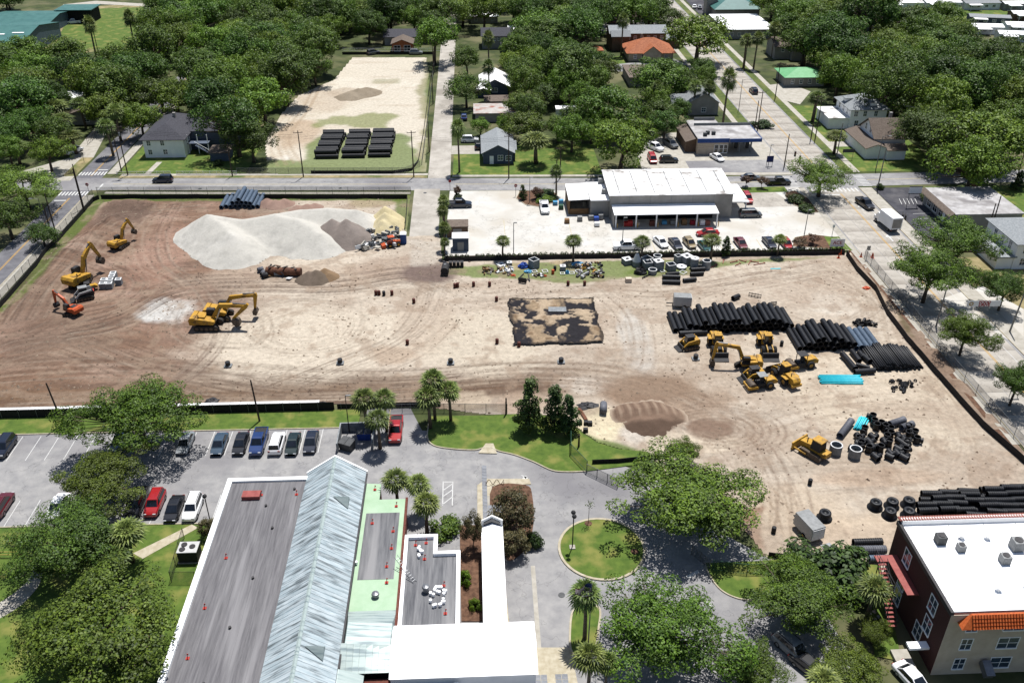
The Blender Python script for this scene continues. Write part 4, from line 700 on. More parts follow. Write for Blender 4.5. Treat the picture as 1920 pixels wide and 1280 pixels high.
hp = [(3.8, -4, 4.4), (9.0, 1.2, 4.4), (9.0, 9.4, 4.4), (3.8, 9.4, 4.4)]
cv(MB().hexa([(3.8, 1.2, 4.05), (9.1, 1.2, 4.05), (9.1, 9.4, 4.05), (3.8, 9.4, 4.05)], [(4.2, 4, 5.3), (8.8, 4, 4.9), (8.8, 6.8, 4.9), (4.2, 6.8, 5.3)]), 'hip_roof', 'metal_light')
for k in range(8): cv(MB().hexa([(3.8+k*.65, 1.15, 4.1), (4.42+k*.65, 1.15, 4.1), (4.42+k*.65, 4, 5.32-.08*k), (3.8+k*.65, 4, 5.32-.08*k)], [(3.8+k*.65, 1.15, 4.16), (4.42+k*.65, 1.15, 4.16), (4.42+k*.65, 4, 5.38-.08*k), (3.8+k*.65, 4, 5.38-.08*k)]), 'roof_panel', 'metal_light')
cv(MB().hexa([(3.8, -14, 3.9), (6.3, -14, 3.9), (6.3, 1.15, 3.9), (3.8, 1.15, 3.9)], [(3.8, -14, 5), (3.9, -14, 5), (3.9, 1.1, 5), (3.8, 1.1, 5)]), 'lean_to_roof', 'metal_light'); cv(MB().box(6.3, 9.0, -14, 1.1, 0, 3.3), 'low_wing', 'red_wall')
spoly = [(9.32, 7), (15.8, 7), (15.8, 18), (13.1, 18), (13.1, 20.8), (9.32, 20.8)]
cv(MB().prism(spoly, 0, 3.6), 'stepped_wing_wall', 'red_wall'); cv(MB().prism(spoly, 3.6, 3.7), 'stepped_roof', 'roof_gravel')
for a in ((9.3, 9.7, 7, 20.9), (9.7, 13.2, 20.45, 20.9), (12.75, 13.2, 17.6, 20.45), (13.2, 15.9, 17.6, 18.05), (15.45, 15.9, 7, 17.6)): cv(MB().box(*a, 3.6, 4.15), 'parapet', 'roof_pure')
cv(MB().box(9.0, 23.6, .4, 6.6, 0, 4.4), 'porch_wall', 'white_wall'); cv(MB().hexa([(8.9, .1, 4.4), (23.8, .1, 4.4), (23.8, 6.9, 4.4), (8.9, 6.9, 4.4)], [(8.9, 3.2, 5.3), (23.8, 3.2, 5.3), (23.8, 3.4, 5.3), (8.9, 3.4, 5.3)]), 'porch_roof', 'roof_pure')
cv(MB().box(9.2, 15.4, -6, -.2, 0, 3.2), 'lower_wing', 'white_wall'); cv(MB().box(9.2, 15.4, -6, -.2, 3.2, 3.35), 'lower_roof', 'roof_gravel'); cv(MB().box(15.4, 15.8, -6, .1, 0, 3.7), 'lower_parapet', 'roof_pure')
cv(MB().hexa([(17.6, -4, 2.9), (21.4, -4, 2.9), (21.4, -1.2, 2.9), (17.6, -1.2, 2.9)], [(19.4, -4, 3.6), (19.6, -4, 3.6), (19.6, -1.2, 3.6), (19.4, -1.2, 3.6)]), 'entry_gable', 'roof_pure')
wk = cv(MB().side([(18.4, 3.55), (21, 3.55), (19.7, 4.1)], 6.9, 22.6), 'walkway_roof', 'roof_pure')
for y in (8, 13, 18, 22.2):
    for x in (18.6, 20.8): cv(MB().box(x-.12, x+.12, y-.12, y+.12, 0, 3.55), 'walkway_post', 'trim_white')
pe = cv(MB().side([(18.4, 3.3), (21, 3.3), (21, 4.4), (19.7, 5.2), (18.4, 4.4)], 22.6, 22.8), 'entrance_pediment', 'trim_white'); cv(MB().side([(18.7, 3.55), (20.7, 3.55), (20.7, 4.2), (19.7, 4.85), (18.7, 4.2)], 22.5, 22.9), 'pediment_glass', 'glass_dark', pe)
for x, y, r_, h_ in ((6.6, 11.4, .42, .7), (12.1, 12.2, .42, .7)): v_ = cv(MB().cyl((x, y, 3.7), (x, y, 3.7+h_), r_*.8, n=14), 'roof_vent', 'steel'); cv(MB().lathe([(r_*1.05, 0), (r_*.9, .2), (.05, .32)], 14), 'vent_cap', 'steel', v_).location = (x, y, 3.7+h_)
for x, y in ((-5, 29), (-6.5, 22), (-7.2, 14), (-8.2, 7), (-9.2, 0), (-8, 26)): cv(MB().cyl((x, y, 4.75), (x, y, 5.0), .16, n=10), 'roof_vent', 'trim_dark')
cv(MB().box(-11.2, -9, 27.2, 28.4, 4.75, 5.3), 'roof_hatch', 'red_paint')
BZ = -18.6
# safety posts, buckets and the ladder on the roofs (loose things)
def on_roof(px, py, z): return G(px, py, z)
post = MB().boxc((0, 0, .05), (.5, .5, .1)).cyl((0, 0, .1), (.08, 0, 1.0), .05, n=6).boxc((.12, 0, .85), (.22, .04, .22)).mesh('safety_post', 'red_post')
for i, (px, py, z, lb) in enumerate([(490, 928, 4.75, 'next to the red roof hatch'), (556, 927, 4.75, 'beside the metal gable end'), (424, 1046, 4.75, 'highest on the edge of the long flat roof'), (384, 1140, 4.75, 'middle of the edge of the long flat roof'), (352, 1234, 4.75, 'lowest on the edge of the long flat roof'), (703, 918, 4.0, 'at far corner of the green roof'), (743, 949, 4.0, 'at the step of the green roof'), (698, 981, 4.03, 'behind the gravel field on green roof'), (737, 996, 4.03, 'first along the green roof flag line'), (734, 1028, 4.03, 'second along the green roof flag line'), (725, 1062, 4.03, 'third along the green roof flag line'), (725, 1092, 4.03, 'last along the green roof flag line'), (779, 1022, 3.7, 'at top left of stepped roof'), (799, 1018, 3.7, 'at top right of stepped roof'), (796, 1048, 3.7, 'at inner corner of stepped roof'), (832, 1098, 3.7, 'midway on the stepped roof'), (835, 1150, 3.7, 'at lower end of stepped roof')]):
    o_ = put('safety_post', post, None, on_roof(px, py, z)); o_.scale = (.75,)*3; tag(o_, 'red roof safety post '+lb, 'safety post', 'red safety posts on the civic roofs')
buck = MB().lathe([(.13, 0), (.16, .38), (.17, .38), (.17, .42), (.02, .42)], 10).mesh('bucket', 'roof_pure'); rr = random.Random(3)
for (px, py, z, n, lb, dx, dy) in [(667, 1052, 4.03, 5, 'on the green roof gravel field', .5, .5), (784, 1036, 3.7, 7, 'behind the ladder on stepped roof', .5, .9), (820, 1110, 3.7, 14, 'stacked mid stepped roof', 1.0, .6), (820, 1132, 3.7, 10, 'lower on the stepped roof', .9, .5)]:
    c_ = on_roof(px, py, z)
    for k in range(n): tag(put('bucket', buck, None, (c_.x+rr.uniform(-dx, dx), c_.y+rr.uniform(-dy, dy), z)), 'white bucket '+lb, 'bucket', 'white buckets '+lb)
def ladder(a, b_, label):
    a, b_ = Vector(a), Vector(b_); m_ = (a+b_)/2; s = (b_-a).cross(Vector((0, 0, 1))).normalized()*.22; o = thing('ladder', label, 'ladder', m_); a -= m_; b_ -= m_
    for q in (s, -s): MB().cyl(a+q, b_+q, .035, n=6).build('rail', 'steel', o)
    n = int((b_-a).length/.32)
    for k in range(1, n): c = a.lerp(b_, k/n); MB().cyl(c+s, c-s, .025, n=5).build('rung', 'steel', o)
ladder(on_roof(779, 1092, 3.7), on_roof(742, 1042, 5.4), 'aluminium ladder leaning from stepped roof to green roof')
# --- brick building
o = thing('brick_building', 'three storey brick and tan building with white roof and orange tile edge', 'building', (47, 61.8, 0))
MB().box(0, 28, 0, 13.4, 0, 9).build('wall', 'brick_wall', o); MB().box(-.03, 28, -.05, 0, 0, 9).build('front_wall', 'tan_wall', o); MB().box(0, 28, .3, 13.4, 9, 9.12).build('roof', 'roof_pure', o)
MB().box(-.12, .22, 0, 13.5, 8.8, 9.35).build('parapet', 'trim_dark', o); MB().box(.22, 28, 12.9, 13.5, 9, 9.75).build('back_parapet', 'trim_white', o)
cp_ = MB()
for k in range(92): cp_.cyl((.1+k*.305, 12.95, 9.74), (.1+k*.305, 13.75, 9.6), .14, n=6)
cp_.build('coping_tiles', 'tile_red', o)
pr = MB(); pr.hexa([(.8, -1.1, 8.0), (28, -1.1, 8.0), (28, -.06, 8.0), (.8, -.06, 8.0)], [(1.9, -.3, 9.2), (28, -.3, 9.2), (28, -.06, 9.2), (1.9, -.06, 9.2)]); pr = pr.build('pent_roof', 'tile_orange', o)
for k in range(88):
    tl = MB()
    x = 2.0+k*.3
    for q in range(4): t0, t1 = q/4, (q+1.08)/4; tl.cyl((x, -1.16+.84*t0, 8.06+1.2*t0), (x, -1.16+.84*t1, 8.02+1.2*t1), .14, .11, 6)
    tl.build('tile', 'tile_orange', pr)
a = (0, 28, -.05, 13.4)
for z in (.9, 3.9, 6.6):
    for x, w_ in ((2.6, 1.1), (7, 2.1), (11.4, 1.1), (15, 2.1), (19, 1.1)): window(o, 'S', x, z, w_, 1.5 if z < 6 else 1.2, *a, gl='glass', bars=1)
for y, z in ((9.8, 6.2), (3.2, 6.0), (3.0, 3.2), (4.2, .9), (9.5, 3.0), (9.5, .6)): window(o, 'W', y, z, 1.4, 1.9, *a, gl='glass')
for (x, y, s, m_) in [(2.8, 9.6, 1.0, 'ac_dark'), (4.6, 8.4, .8, 'ac_grey'), (10.6, 8.2, 1.2, 'ac_grey'), (12.8, 8.5, 1.2, 'ac_grey'), (8.4, 6.4, .95, 'ac_grey'), (14.0, 6.6, 1.1, 'ac_dark'), (11.8, 3.4, 1.1, 'ac_dark')]:
    u_ = MB().box(x, x+s, y, y+s, 9.12, 9.12+s*1.05).build('air_conditioner', m_, o); MB().lathe([(s*.38, 0), (s*.38, .06), (s*.12, .05)], 14).build('fan_grille', 'trim_dark', u_).location = (x+s/2, y+s/2, 9.12+s*1.05)
for x, y in ((6, 10.6), (8.8, 10.4), (14, 10.8), (6.2, 2.9), (9.4, 3.2)): v_ = MB().cyl((x, y, 9.12), (x, y, 9.7), .22, n=10).cyl((x, y, 9.62), (x, y, 9.86), .38, .12, 10).build('roof_vent', 'trim_white', o)
[MB().box(.3, 27.9, y, y+.05, 9.12, 9.135).build('roof_seam', 'ac_grey', o) for y in (2.2, 5.2, 7.8, 10.6)]; [MB().box(x, x+.04, .4, 12.8, 9.136, 9.15).build('roof_seam', 'ac_grey', o) for x in (5.5, 9.5, 13.2, 18, 23)]
MB().box(16.5, 16.8, .3, 8.5, 9.12, 9.5).build('roof_curb', 'trim_white', o)
MB().box(25, 26.2, 12.4, 13.9, 9.1, 11).build('chimney', 'trim_white', o)
MB().boxc((5.2, -.9, 1.7), (.9, 1.6, .9), 0, 0, R(25)).build('vent_duct', 'steel', o); MB().box(-2.2, -.05, 1.4, 2.3, 2.2, 2.5).build('side_awning', 'roof_pure', o)
fe = MB().box(-1.35, -.05, 5.8, 10.8, 5.6, 5.72).box(-2.7, -.05, 10.8, 11.8, 5.6, 5.72).build('fire_escape', 'red_paint', o)
for k in range(15): MB().box(-2.6, -1.7, 10.4-k*.36, 10.72-k*.36, 5.5-k*.3, 5.55-k*.3).build('stair_tread', 'red_paint', fe)
rl_ = MB()
for y in np.arange(6.4, 11.7, 1.05): rl_.cyl((-2.62, y, 5.7), (-2.62, y, 6.7), .03, n=5)
for z in (6.2, 6.7): rl_.cyl((-2.62, 6.4, z), (-2.62, 11.6, z), .03, n=5)
for s in (-2.64, -1.68): rl_.cyl((s, 10.7, 6.3), (s, 5.4, 1.9), .04, n=5); rl_.boxc((s, 8.05, 3.35), (.05, 6.9, .2), 0, 0, R(39.8))
rl_.build('railing', 'trim_dark', fe)
for x, y in ((-2.5, 6.5), (-2.5, 10.7)): MB().cyl((x, y, 0), (x, y, 5.6), .06, n=6).build('support_post', 'trim_dark', fe)
MB().box(-3.2, -1.4, -4, 3, .1, .5).build('access_ramp', 'concrete', o)
# ================================================================ trees and plants
leafmat('leaf_oak', S(60, 90, 24), S(144, 174, 58), .016); leafmat('leaf_dark', S(48, 78, 28), S(120, 154, 56), .016); leafmat('leaf_lime', S(70, 108, 24), S(152, 186, 62)); leafmat('leaf_olive', S(54, 80, 22), S(124, 152, 52))
leafmat('leaf_airy', S(48, 74, 16), S(126, 154, 46)); leafmat('leaf_magnolia', S(36, 60, 22), S(108, 138, 62), trans=.1); leafmat('leaf_palm', S(62, 84, 36), S(158, 176, 92), trans=.2); leafmat('leaf_hedge', S(26, 46, 20), S(92, 118, 52))
leafmat('leaf_crape', S(104, 62, 54), S(134, 112, 78), .03); leafmat('leaf_brown', S(74, 76, 42), S(140, 128, 86)); leafmat('leaf_shrub', S(60, 92, 22), S(140, 168, 44))
mat('bark', S(84, 72, 60), S(124, 110, 96), 3, .95, .5, stretch=(1, 1, .3)); mat('bark_palm', S(112, 98, 84), S(150, 136, 118), 4, .95, .5, stretch=(.4, .4, 3))
def quads(cen, nor, size, rs, asp=.62):
    n = len(cen); nor = nor/np.linalg.norm(nor, axis=1, keepdims=True); t = np.cross(nor, rs.normal(size=(n, 3))); t /= np.linalg.norm(t, axis=1, keepdims=True); b = np.cross(nor, t)
    s = (size*rs.uniform(.6, 1.3, n))[:, None]; bend = nor*s*rs.uniform(-.25, .1, n)[:, None]
    return np.stack([cen-t*s*.5+bend, cen-b*s*asp*.5, cen+t*s*.5+bend, cen+b*s*asp*.5], 1)
def leafmesh(name, q, m):
    n = len(q); me = bpy.data.meshes.new(name); me.vertices.add(4*n); me.vertices.foreach_set('co', q.reshape(-1).astype(np.float32))
    me.loops.add(4*n); me.loops.foreach_set('vertex_index', np.arange(4*n, dtype=np.int32)); me.polygons.add(n); me.polygons.foreach_set('loop_start', np.arange(0, 4*n, 4, dtype=np.int32)); me.update(calc_edges=True)
    me.materials.append(MATS[m]); return me
def make_tree(seed, m, nc, nl, leaf, rx=5., rz=3.4, zc=5.7, cr=(.24, .36), shell=(.55, .95), shape='round', trunk_r=.32, flat=.75):
    rs = np.random.RandomState(seed); cs = []; Q = []
    lob = rs.uniform(0, 6.28, 4); am = rs.uniform(.06, .24, 4)
    for i in range(nc):
        z = rs.uniform(-.62, 1.) if shape == 'round' else rs.uniform(-1, 1); a = rs.uniform(0, 2*math.pi); k = rs.uniform(*shell)
        wob = 1+sum(am[j]*math.sin((j+1)*a+lob[j]) for j in range(4))
        if shape == 'round': r = math.sqrt(1-z*z)*k*wob; c = np.array([r*rx*math.cos(a), r*rx*math.sin(a), zc+z*rz*k*(.9+.2*wob-.1)]); R_ = rx*rs.uniform(*cr)
        else: r = (1-.7*((z+1)/2)**1.5)*k*wob*1.05; c = np.array([r*rx*math.cos(a), r*rx*math.sin(a), zc+z*rz]); R_ = rx*rs.uniform(*cr)*(1.1-.4*(z+1)/2)
        cs.append((c, R_)); n = int(nl*(R_/rx/.3)**2)
        d = rs.normal(size=(n, 3)); d /= np.linalg.norm(d, axis=1, keepdims=True); rr = rs.uniform(.5, 1., n)**.5
        p = c+d*np.array([1, 1, flat])*(R_*rr*rs.uniform(.92, 1.06, n))[:, None]
        nor = d*.8+np.array([0, 0, .55])+rs.normal(size=(n, 3))*.45+(c-np.array([0, 0, zc-1]))/rx*.4
        Q.append(quads(p, nor, leaf, rs))
    crown = leafmesh('crown', np.concatenate(Q), m)
    b = MB(); zt = zc-rz*.62; lean = rs.uniform(-.3, .3, 2)
    b.tubeline([(0, 0, -.1), (lean[0]*.3, lean[1]*.3, zt*.5), (lean[0], lean[1], zt)], [trunk_r*1.25, trunk_r, trunk_r*.8], 8)
    for c, R_ in sorted(cs, key=lambda q: -np.hypot(q[0][0], q[0][1]))[:min(nc, 16 if shape == 'round' else 5)]:
        p0 = Vector((lean[0], lean[1], zt-rs.uniform(0, .5))); p3 = Vector(c); mid = p0.lerp(p3, .5)+Vector((rs.uniform(-.4, .4), rs.uniform(-.4, .4), -.1*abs(p3.x)+rs.uniform(.2, .7)))
        b.tubeline([p0, p0.lerp(mid, .5)+Vector((0, 0, .15)), mid, p3], [trunk_r*.55, trunk_r*.42, trunk_r*.26, trunk_r*.07], 5)
    return b.mesh('trunk', 'bark', True), crown
def make_palm(seed, h=6.5, r=1.95, nf=58, m='leaf_palm'):
    rs = np.random.RandomState(seed); b = MB(); lx, ly = rs.uniform(-.35, .35, 2)
    b.tubeline([(0, 0, -.1), (lx*.3, ly*.3, h*.5), (lx, ly, h)], [.26, .2, .19], 8); tr = b.mesh('trunk', 'bark_palm', True)
    f = MB(); top = Vector((lx, ly, h))
    for i in range(nf):
        a = i*2.399+rs.uniform(-.2, .2); el = R(78-125*(i/nf)**.9+rs.uniform(-8, 8)); d = Vector((math.cos(a)*math.cos(el), math.sin(a)*math.cos(el), math.sin(el)))
        s = Vector((-math.sin(a), math.cos(a), 0)); u = d.cross(s)*-1; L0 = r*rs.uniform(.4, .55); c = top+d*L0; bl = r*rs.uniform(.5, .68)
        s2 = s.cross(d); n = 9
        for k in range(n):
            t0 = R(-105+210*k/n); t1 = R(-105+210*(k+.72)/n); tm = (t0+t1)/2; dr = .12*bl+.35*bl*(1-math.cos(tm))*.25
            ln = bl*(1-.16*abs(tm)); f.add([c, c+(d*math.cos(t0)+s*math.sin(t0))*ln*.55, c+(d*math.cos(tm)+s*math.sin(tm))*ln-Vector((0, 0, dr+.18*bl)), c+(d*math.cos(t1)+s*math.sin(t1))*ln*.55], [(0, 1, 2, 3)])
        f.add([top, top+s*.04, c+s*.04, c], [(0, 1, 2, 3)])
    return tr, f.mesh('crown', m)
TR = {'oak': [make_tree(100+i, 'leaf_oak', 105+8*i, 150, .36, rz=(3.4, 2.9, 3.9, 3.2, 3.6, 3.0)[i], cr=((.15, .27), (.13, .24), (.16, .3), (.12, .26), (.15, .25), (.13, .28))[i]) for i in range(6)], 'dark': [make_tree(120+i, 'leaf_dark', 105+8*i, 150, .36, rz=(4., 3.4, 4.4, 3.7, 4.1, 3.3)[i], zc=6, cr=((.15, .27), (.13, .24), (.16, .3), (.12, .26), (.15, .25), (.13, .28))[i]) for i in range(6)],
      'lime': [make_tree(140+i, 'leaf_lime', 80, 130, .4, cr=(.17, .32)) for i in range(2)], 'olive': [make_tree(150+i, 'leaf_olive', 80, 130, .4, rz=3., cr=(.17, .32)) for i in range(2)],
      'oakhd': [make_tree(160+i, 'leaf_oak', 120, 320, .24, rz=3.2, cr=(.15, .25), shell=(.45, 1.)) for i in range(2)], 'darkhd': [make_tree(163, 'leaf_dark', 130, 420, .22, rz=3.3, cr=(.15, .26), shell=(.45, 1.))], 'olivehd': [make_tree(165, 'leaf_olive', 130, 420, .22, rz=3.1, cr=(.16, .26), shell=(.5, 1.))],
      'airy': [make_tree(170+i, 'leaf_airy', 105, 620, .2, rz=3.0, cr=(.14, .25), shell=(.3, 1.0), flat=.6, trunk_r=.22) for i in range(4)],
      'magnolia': [make_tree(180+i, 'leaf_magnolia', 120, 80, .36, rx=2.3, rz=4.2, zc=5.2, cr=(.2, .34), shape='cone', shell=(.4, 1.), trunk_r=.2) for i in range(2)],
      'palm': [make_palm(190+i) for i in range(3)], 'shrub': [make_tree(200+i, 'leaf_hedge', 40, 60, .26, rx=1.5, rz=.9, zc=.75, cr=(.25, .4), trunk_r=.05) for i in range(2)],
      'crape': [make_tree(210+i, 'leaf_crape', 34, 55, .25, rx=1.5, rz=1.3, zc=2.3, trunk_r=.07) for i in range(2)], 'brown': [make_tree(215, 'leaf_brown', 70, 90, .24, rx=2.4, rz=2.1, zc=2.9, cr=(.2, .32), trunk_r=.1)],
      'bright': [make_tree(218, 'leaf_shrub', 46, 70, .2, rx=1.5, rz=.95, zc=.8, cr=(.25, .4), trunk_r=.05)]}
DIM = {'magnolia': (4.9, 9.6), 'palm': (3.2, 6.6), 'shrub': (3.4, 1.75), 'crape': (3.3, 3.7), 'brown': (5.3, 5.2), 'bright': (3.4, 1.85)}
NM = {'palm': 'palm_tree', 'magnolia': 'magnolia_tree', 'shrub': 'shrub', 'crape': 'crape_myrtle', 'brown': 'shrub', 'bright': 'shrub'}
CT = {'palm': 'palm tree', 'shrub': 'shrub', 'brown': 'shrub', 'bright': 'shrub', 'crape': 'small tree'}
def plant(kind, pos, wm, hm, label, group=None, var=None):
    v = TR[kind]; tr, cr = v[(rnd.randrange(len(v)) if var is None else var) % len(v)]; dw, dh = DIM.get(kind, (10.2, 9.2))
    o = thing(NM.get(kind, 'oak_tree'), label, CT.get(kind, 'tree'), pos, rnd.uniform(0, 6.28), group)
    o.scale = (wm/dw, wm/dw, hm/dh); put('trunk', tr, o); put('crown', cr, o); return o
def tree(kind, px, py, wpx, label, hf=None, group=None, var=None, hm=None):     # px, py: centre of the crown in the photograph
    wm = wpx/pxm(px, py+40)
    for _ in range(3):
        h = hm or max(wm*(hf or .78), 1.); zc = h*(.58 if kind not in ('palm',) else .95); P = G(px, py, zc); wm = wpx/(F/(P-Vector((0, 0, CH))).dot(FW))
    P.z = gz(P.x, P.y); return plant(kind, P, wm, h, label, group, var)
for t in [('airy', 258, 775, 222, 'large airy oak on the lawn strip whose crown spreads over the stalls', .62, 0), ('airy', 188, 893, 185, 'bright green spreading oak between the two rows of stalls', .5, 1),
          ('darkhd', 128, 1010, 205, 'dark dense oak beside the fan palms and park lawn', .6, 0), ('olivehd', 182, 1172, 295, 'broad olive green oak filling the lower left corner', .62, 0),
          ('airy', 1302, 930, 285, 'wide spreading oak between the roundabout and bare earth', .5, 2), ('airy', 1285, 842, 62, 'small green tree at back edge of wide spreading oak', .8, 3),
          ('airy', 1248, 1180, 262, 'large grey green oak below the roundabout beside the flagpole', .62, 0), ('airy', 1505, 1125, 215, 'green oak on the lower lawn beside the brick building', .55, 1), ('airy', 1415, 1255, 140, 'oak over the dark parked car at bottom edge', .6, 3),
          ('airy', 1590, 1250, 150, 'feathery oak in front of the tan wall', .6, 2), ('airy', 1640, 1180, 70, 'slim tree close to the fire escape stairs', .9, 2),
          ('airy', 1745, 510, 150, 'loose crowned street tree between the silt fence and main street', .75, 3), ('oakhd', 1800, 452, 132, 'full green street tree in front of the flat roofed store', .7, 0), ('airy', 1885, 540, 104, 'street tree beside the grey roofed corner house', .8, 1),
          ('airy', 1812, 622, 106, 'thin yellow green street tree under the hanging banner', .85, 0), ('airy', 1908, 715, 100, 'yellowish street tree at right edge of main street', .95, 2), ('oakhd', 1542, 328, 104, 'round oak at the corner of main street and warehouse lot', .72, 1),
          ('oakhd', 42, 350, 132, 'dark oak overhanging the street beside the crossing', .6, 0), ('dark', 12, 410, 90, 'dark oak on the verge nearest the street corner', .8, 1), ('dark', 78, 440, 60, 'small oak shading the street beside two lamp poles', .7, 2),
          ('lime', 1166, 266, 128, 'lime green rounded tree beside the filling station lot', .8, 0), ('lime', 1150, 206, 116, 'bright green rounded tree behind the lime green rounded one', .8, 1), ('olive', 1105, 205, 62, 'olive tree left of the bright green rounded trees', .8, 0),
          ('oak', 1310, 68, 130, 'large oak beside main street and terracotta roofed house', .72, 0), ('dark', 1262, 42, 60, 'dark oak behind the brown two storey house', .9, 1), ('dark', 1066, 130, 112, 'tall dark oak in the middle block behind the lawn', .8, 2), ('oak', 1012, 48, 112, 'spreading oak behind the grey roofed house', .7, 1), ('dark', 1092, 55, 92, 'dark oak near the small red shed', .9, 3),
          ('dark', 874, 168, 70, 'round dark oak beside the concrete side road', .85, 0), ('dark', 876, 112, 58, 'narrower dark oak further up the side road', 1., 1), ('oak', 1240, 148, 112, 'bushy oak behind the paved house parking', .7, 2),
          ('dark', 440, 232, 118, 'tall dark oak beside the white house with outside stairs', .95, 3), ('dark', 470, 262, 84, 'dark oak between the white house and sandy lot', .9, 0), ('olive', 395, 168, 98, 'olive topped oak behind the white house', .7, 1), ('olive', 300, 172, 96, 'spreading oak arching over the street', .72, 0), ('oak', 262, 222, 72, 'street oak beside the white house fence', .9, 2),
          ('lime', 272, 102, 78, 'bright green tree at edge of the far field', .75, 1), ('lime', 20, 148, 66, 'bright green tree at left edge of the wood', .8, 0), ('olive', 226, 132, 84, 'olive brown tree before the far field palms', .7, 1), ('lime', 488, 150, 70, 'yellow green tree on the sandy lot margin', .9, 1),
          ('darkhd', 1752, 250, 150, 'big round dark oak beside the grey gabled house', .66, 1), ('oak', 1850, 262, 176, 'big oak over the cross street verge', .7, 3), ('oak', 1702, 138, 130, 'round topped oak behind the white hip roofed house', .75, 0), ('oak', 1618, 140, 96, 'oak beside the green metal roof', .8, 1), ('dark', 1560, 78, 112, 'dark oak behind the green metal roof', .9, 2), ('olive', 1770, 32, 84, 'olive topped tree beside the mobile homes', .9, 0), ('dark', 1640, 22, 100, 'tall open tree beside the grey house', 1.1, 3), ('dark', 1480, 22, 84, 'dark street tree near the white church hall', .7, 1),
          ('magnolia', 994, 748, 54, 'tallest dark magnolia on the civic lawn', 2.25, 0), ('magnolia', 1040, 758, 46, 'middle dark magnolia on the civic lawn', 2.3, 1), ('magnolia', 1066, 772, 42, 'shorter dark magnolia beside the green gate fence', 2.2, 0), ('magnolia', 1362, 458, 20, 'slim dark conical tree in the warehouse hedge', 2., 1), ('magnolia', 980, 358, 16, 'small dark conical tree beside the stop sign bed', 1.9, 0), ('magnolia', 1912, 335, 24, 'dark conical shrub by utility box at right edge', 1.6, 1)]:
    tree(t[0], t[1], t[2], t[3], t[4], t[5], None, t[6])
for px, py, wd, hm, lb in [(682, 752, 46, 6.2, 'leafier left palm of the trio beside the bin store'), (720, 748, 40, 6.0, 'upper right palm of the trio beside the bin store'), (708, 786, 44, 5.4, 'lower palm leaning over the bin store wall'), (812, 717, 44, 7, 'tallest palm of the trio beside the red pickup'), (804, 745, 48, 5.8, 'left palm of the trio beside the red pickup'), (843, 733, 42, 5.6, 'right palm of the trio beside the red pickup'),
        (742, 903, 48, 5.2, 'left palm of three beside the green flat roof'), (785, 908, 44, 5, 'back right palm of three beside the green flat roof'), (797, 944, 50, 5.2, 'front palm of three beside the green flat roof'), (1101, 1117, 56, 7, 'tall palm on the flagpole island'), (1107, 1236, 58, 6, 'palm beside the paver bands on the drive'), (1138, 1245, 40, 5, 'smaller palm half hidden by the grey green oak'),
        (232, 1000, 66, 5, 'fan palm beside the concrete lawn path'), (215, 1042, 60, 4, 'low fan palm under the concrete lawn path'), (172, 1055, 54, 3.4, 'low fan palm between dark oak and olive oak'), (1640, 1108, 60, 5.2, 'fan palm against the brick building wall'), (1540, 1275, 60, 4, 'fan palm at bottom edge by the dark car'),
        (942, 452, 26, 4.2, 'small palm alone in the white car park'), (1076, 454, 32, 4.6, 'palm in hedge before the warehouse bays'), (1206, 455, 32, 4.4, 'palm in hedge beside white parked pickup'), (1337, 452, 34, 4.6, 'palm in hedge over the teal car'), (1462, 449, 24, 3.8, 'palm in hedge beside the bright red car'),
        (832, 378, 22, 5.6, 'upper palm of the column beside the site drive'), (831, 396, 22, 5, 'second palm of the column beside the site drive'), (832, 428, 23, 5, 'third palm of the column beside the site drive'), (833, 455, 18, 3.6, 'lowest palm of the column beside the site drive'),
        (859, 245, 27, 11, 'tall shaggy palm on the corner lawn by the side road'), (1005, 262, 56, 6.5, 'broad crowned palm in the middle of green lawn'), (1044, 322, 24, 6, 'palm beside poles behind the white shed'), (1365, 152, 30, 14, 'very tall palm beside main street'), (916, 76, 22, 12, 'tall palm before the grey blue house'), (917, 128, 24, 10, 'palm in front of white roofed bungalow'), (1168, 42, 22, 12, 'tall palm before the brown two storey house'),
        (167, 50, 24, 13, 'tall single palm on near side of far field'), (242, 38, 23, 13, 'tall single palm on far side of far field'), (47, 88, 26, 8, 'palm against the teal warehouse wall'), (332, 112, 22, 8, 'left palm of roadside pair in the wood'), (345, 106, 22, 8, 'right palm of roadside pair in the wood'), (1420, 75, 24, 10, 'palm beside the white church hall'), (1400, 78, 24, 9, 'palm on verge of far main street'), (1530, 185, 34, 7, 'feather palm at drive of green roofed house'), (1570, 255, 38, 5, 'bushy palm between the two white houses'), (1715, 32, 34, 8, 'palm in front of the mobile homes'), (1455, 55, 24, 10, 'palm left of the grey gabled far house'), (1515, 75, 24, 9, 'palm before dark oak by far house'),
        (1232, 165, 22, 8, 'palm above the bushy oak by the grey roof'), (1305, 165, 26, 8, 'palm beside the grey skylight roof'), (1330, 165, 26, 8, 'palm close to very tall street palm'),
        (100, 200, 44, 7, 'fan palm behind the orange roof'), (150, 195, 32, 7, 'fan palm beside the pale bungalow'), (215, 212, 34, 8, 'fan palm over the wooden fence'), (200, 238, 34, 8, 'fan palm leaning to the street poles'), (135, 255, 44, 5, 'low fan palm above the parked white van'), (115, 225, 40, 6, 'fan palm in yard behind the wooden fence'), (28, 275, 40, 5, 'fan palm at left edge near the driveway'), (590, 138, 30, 4, 'low palm at far corner of sandy lot')]:
    tree('palm', px, py, wd, lb, None, None, None, hm)
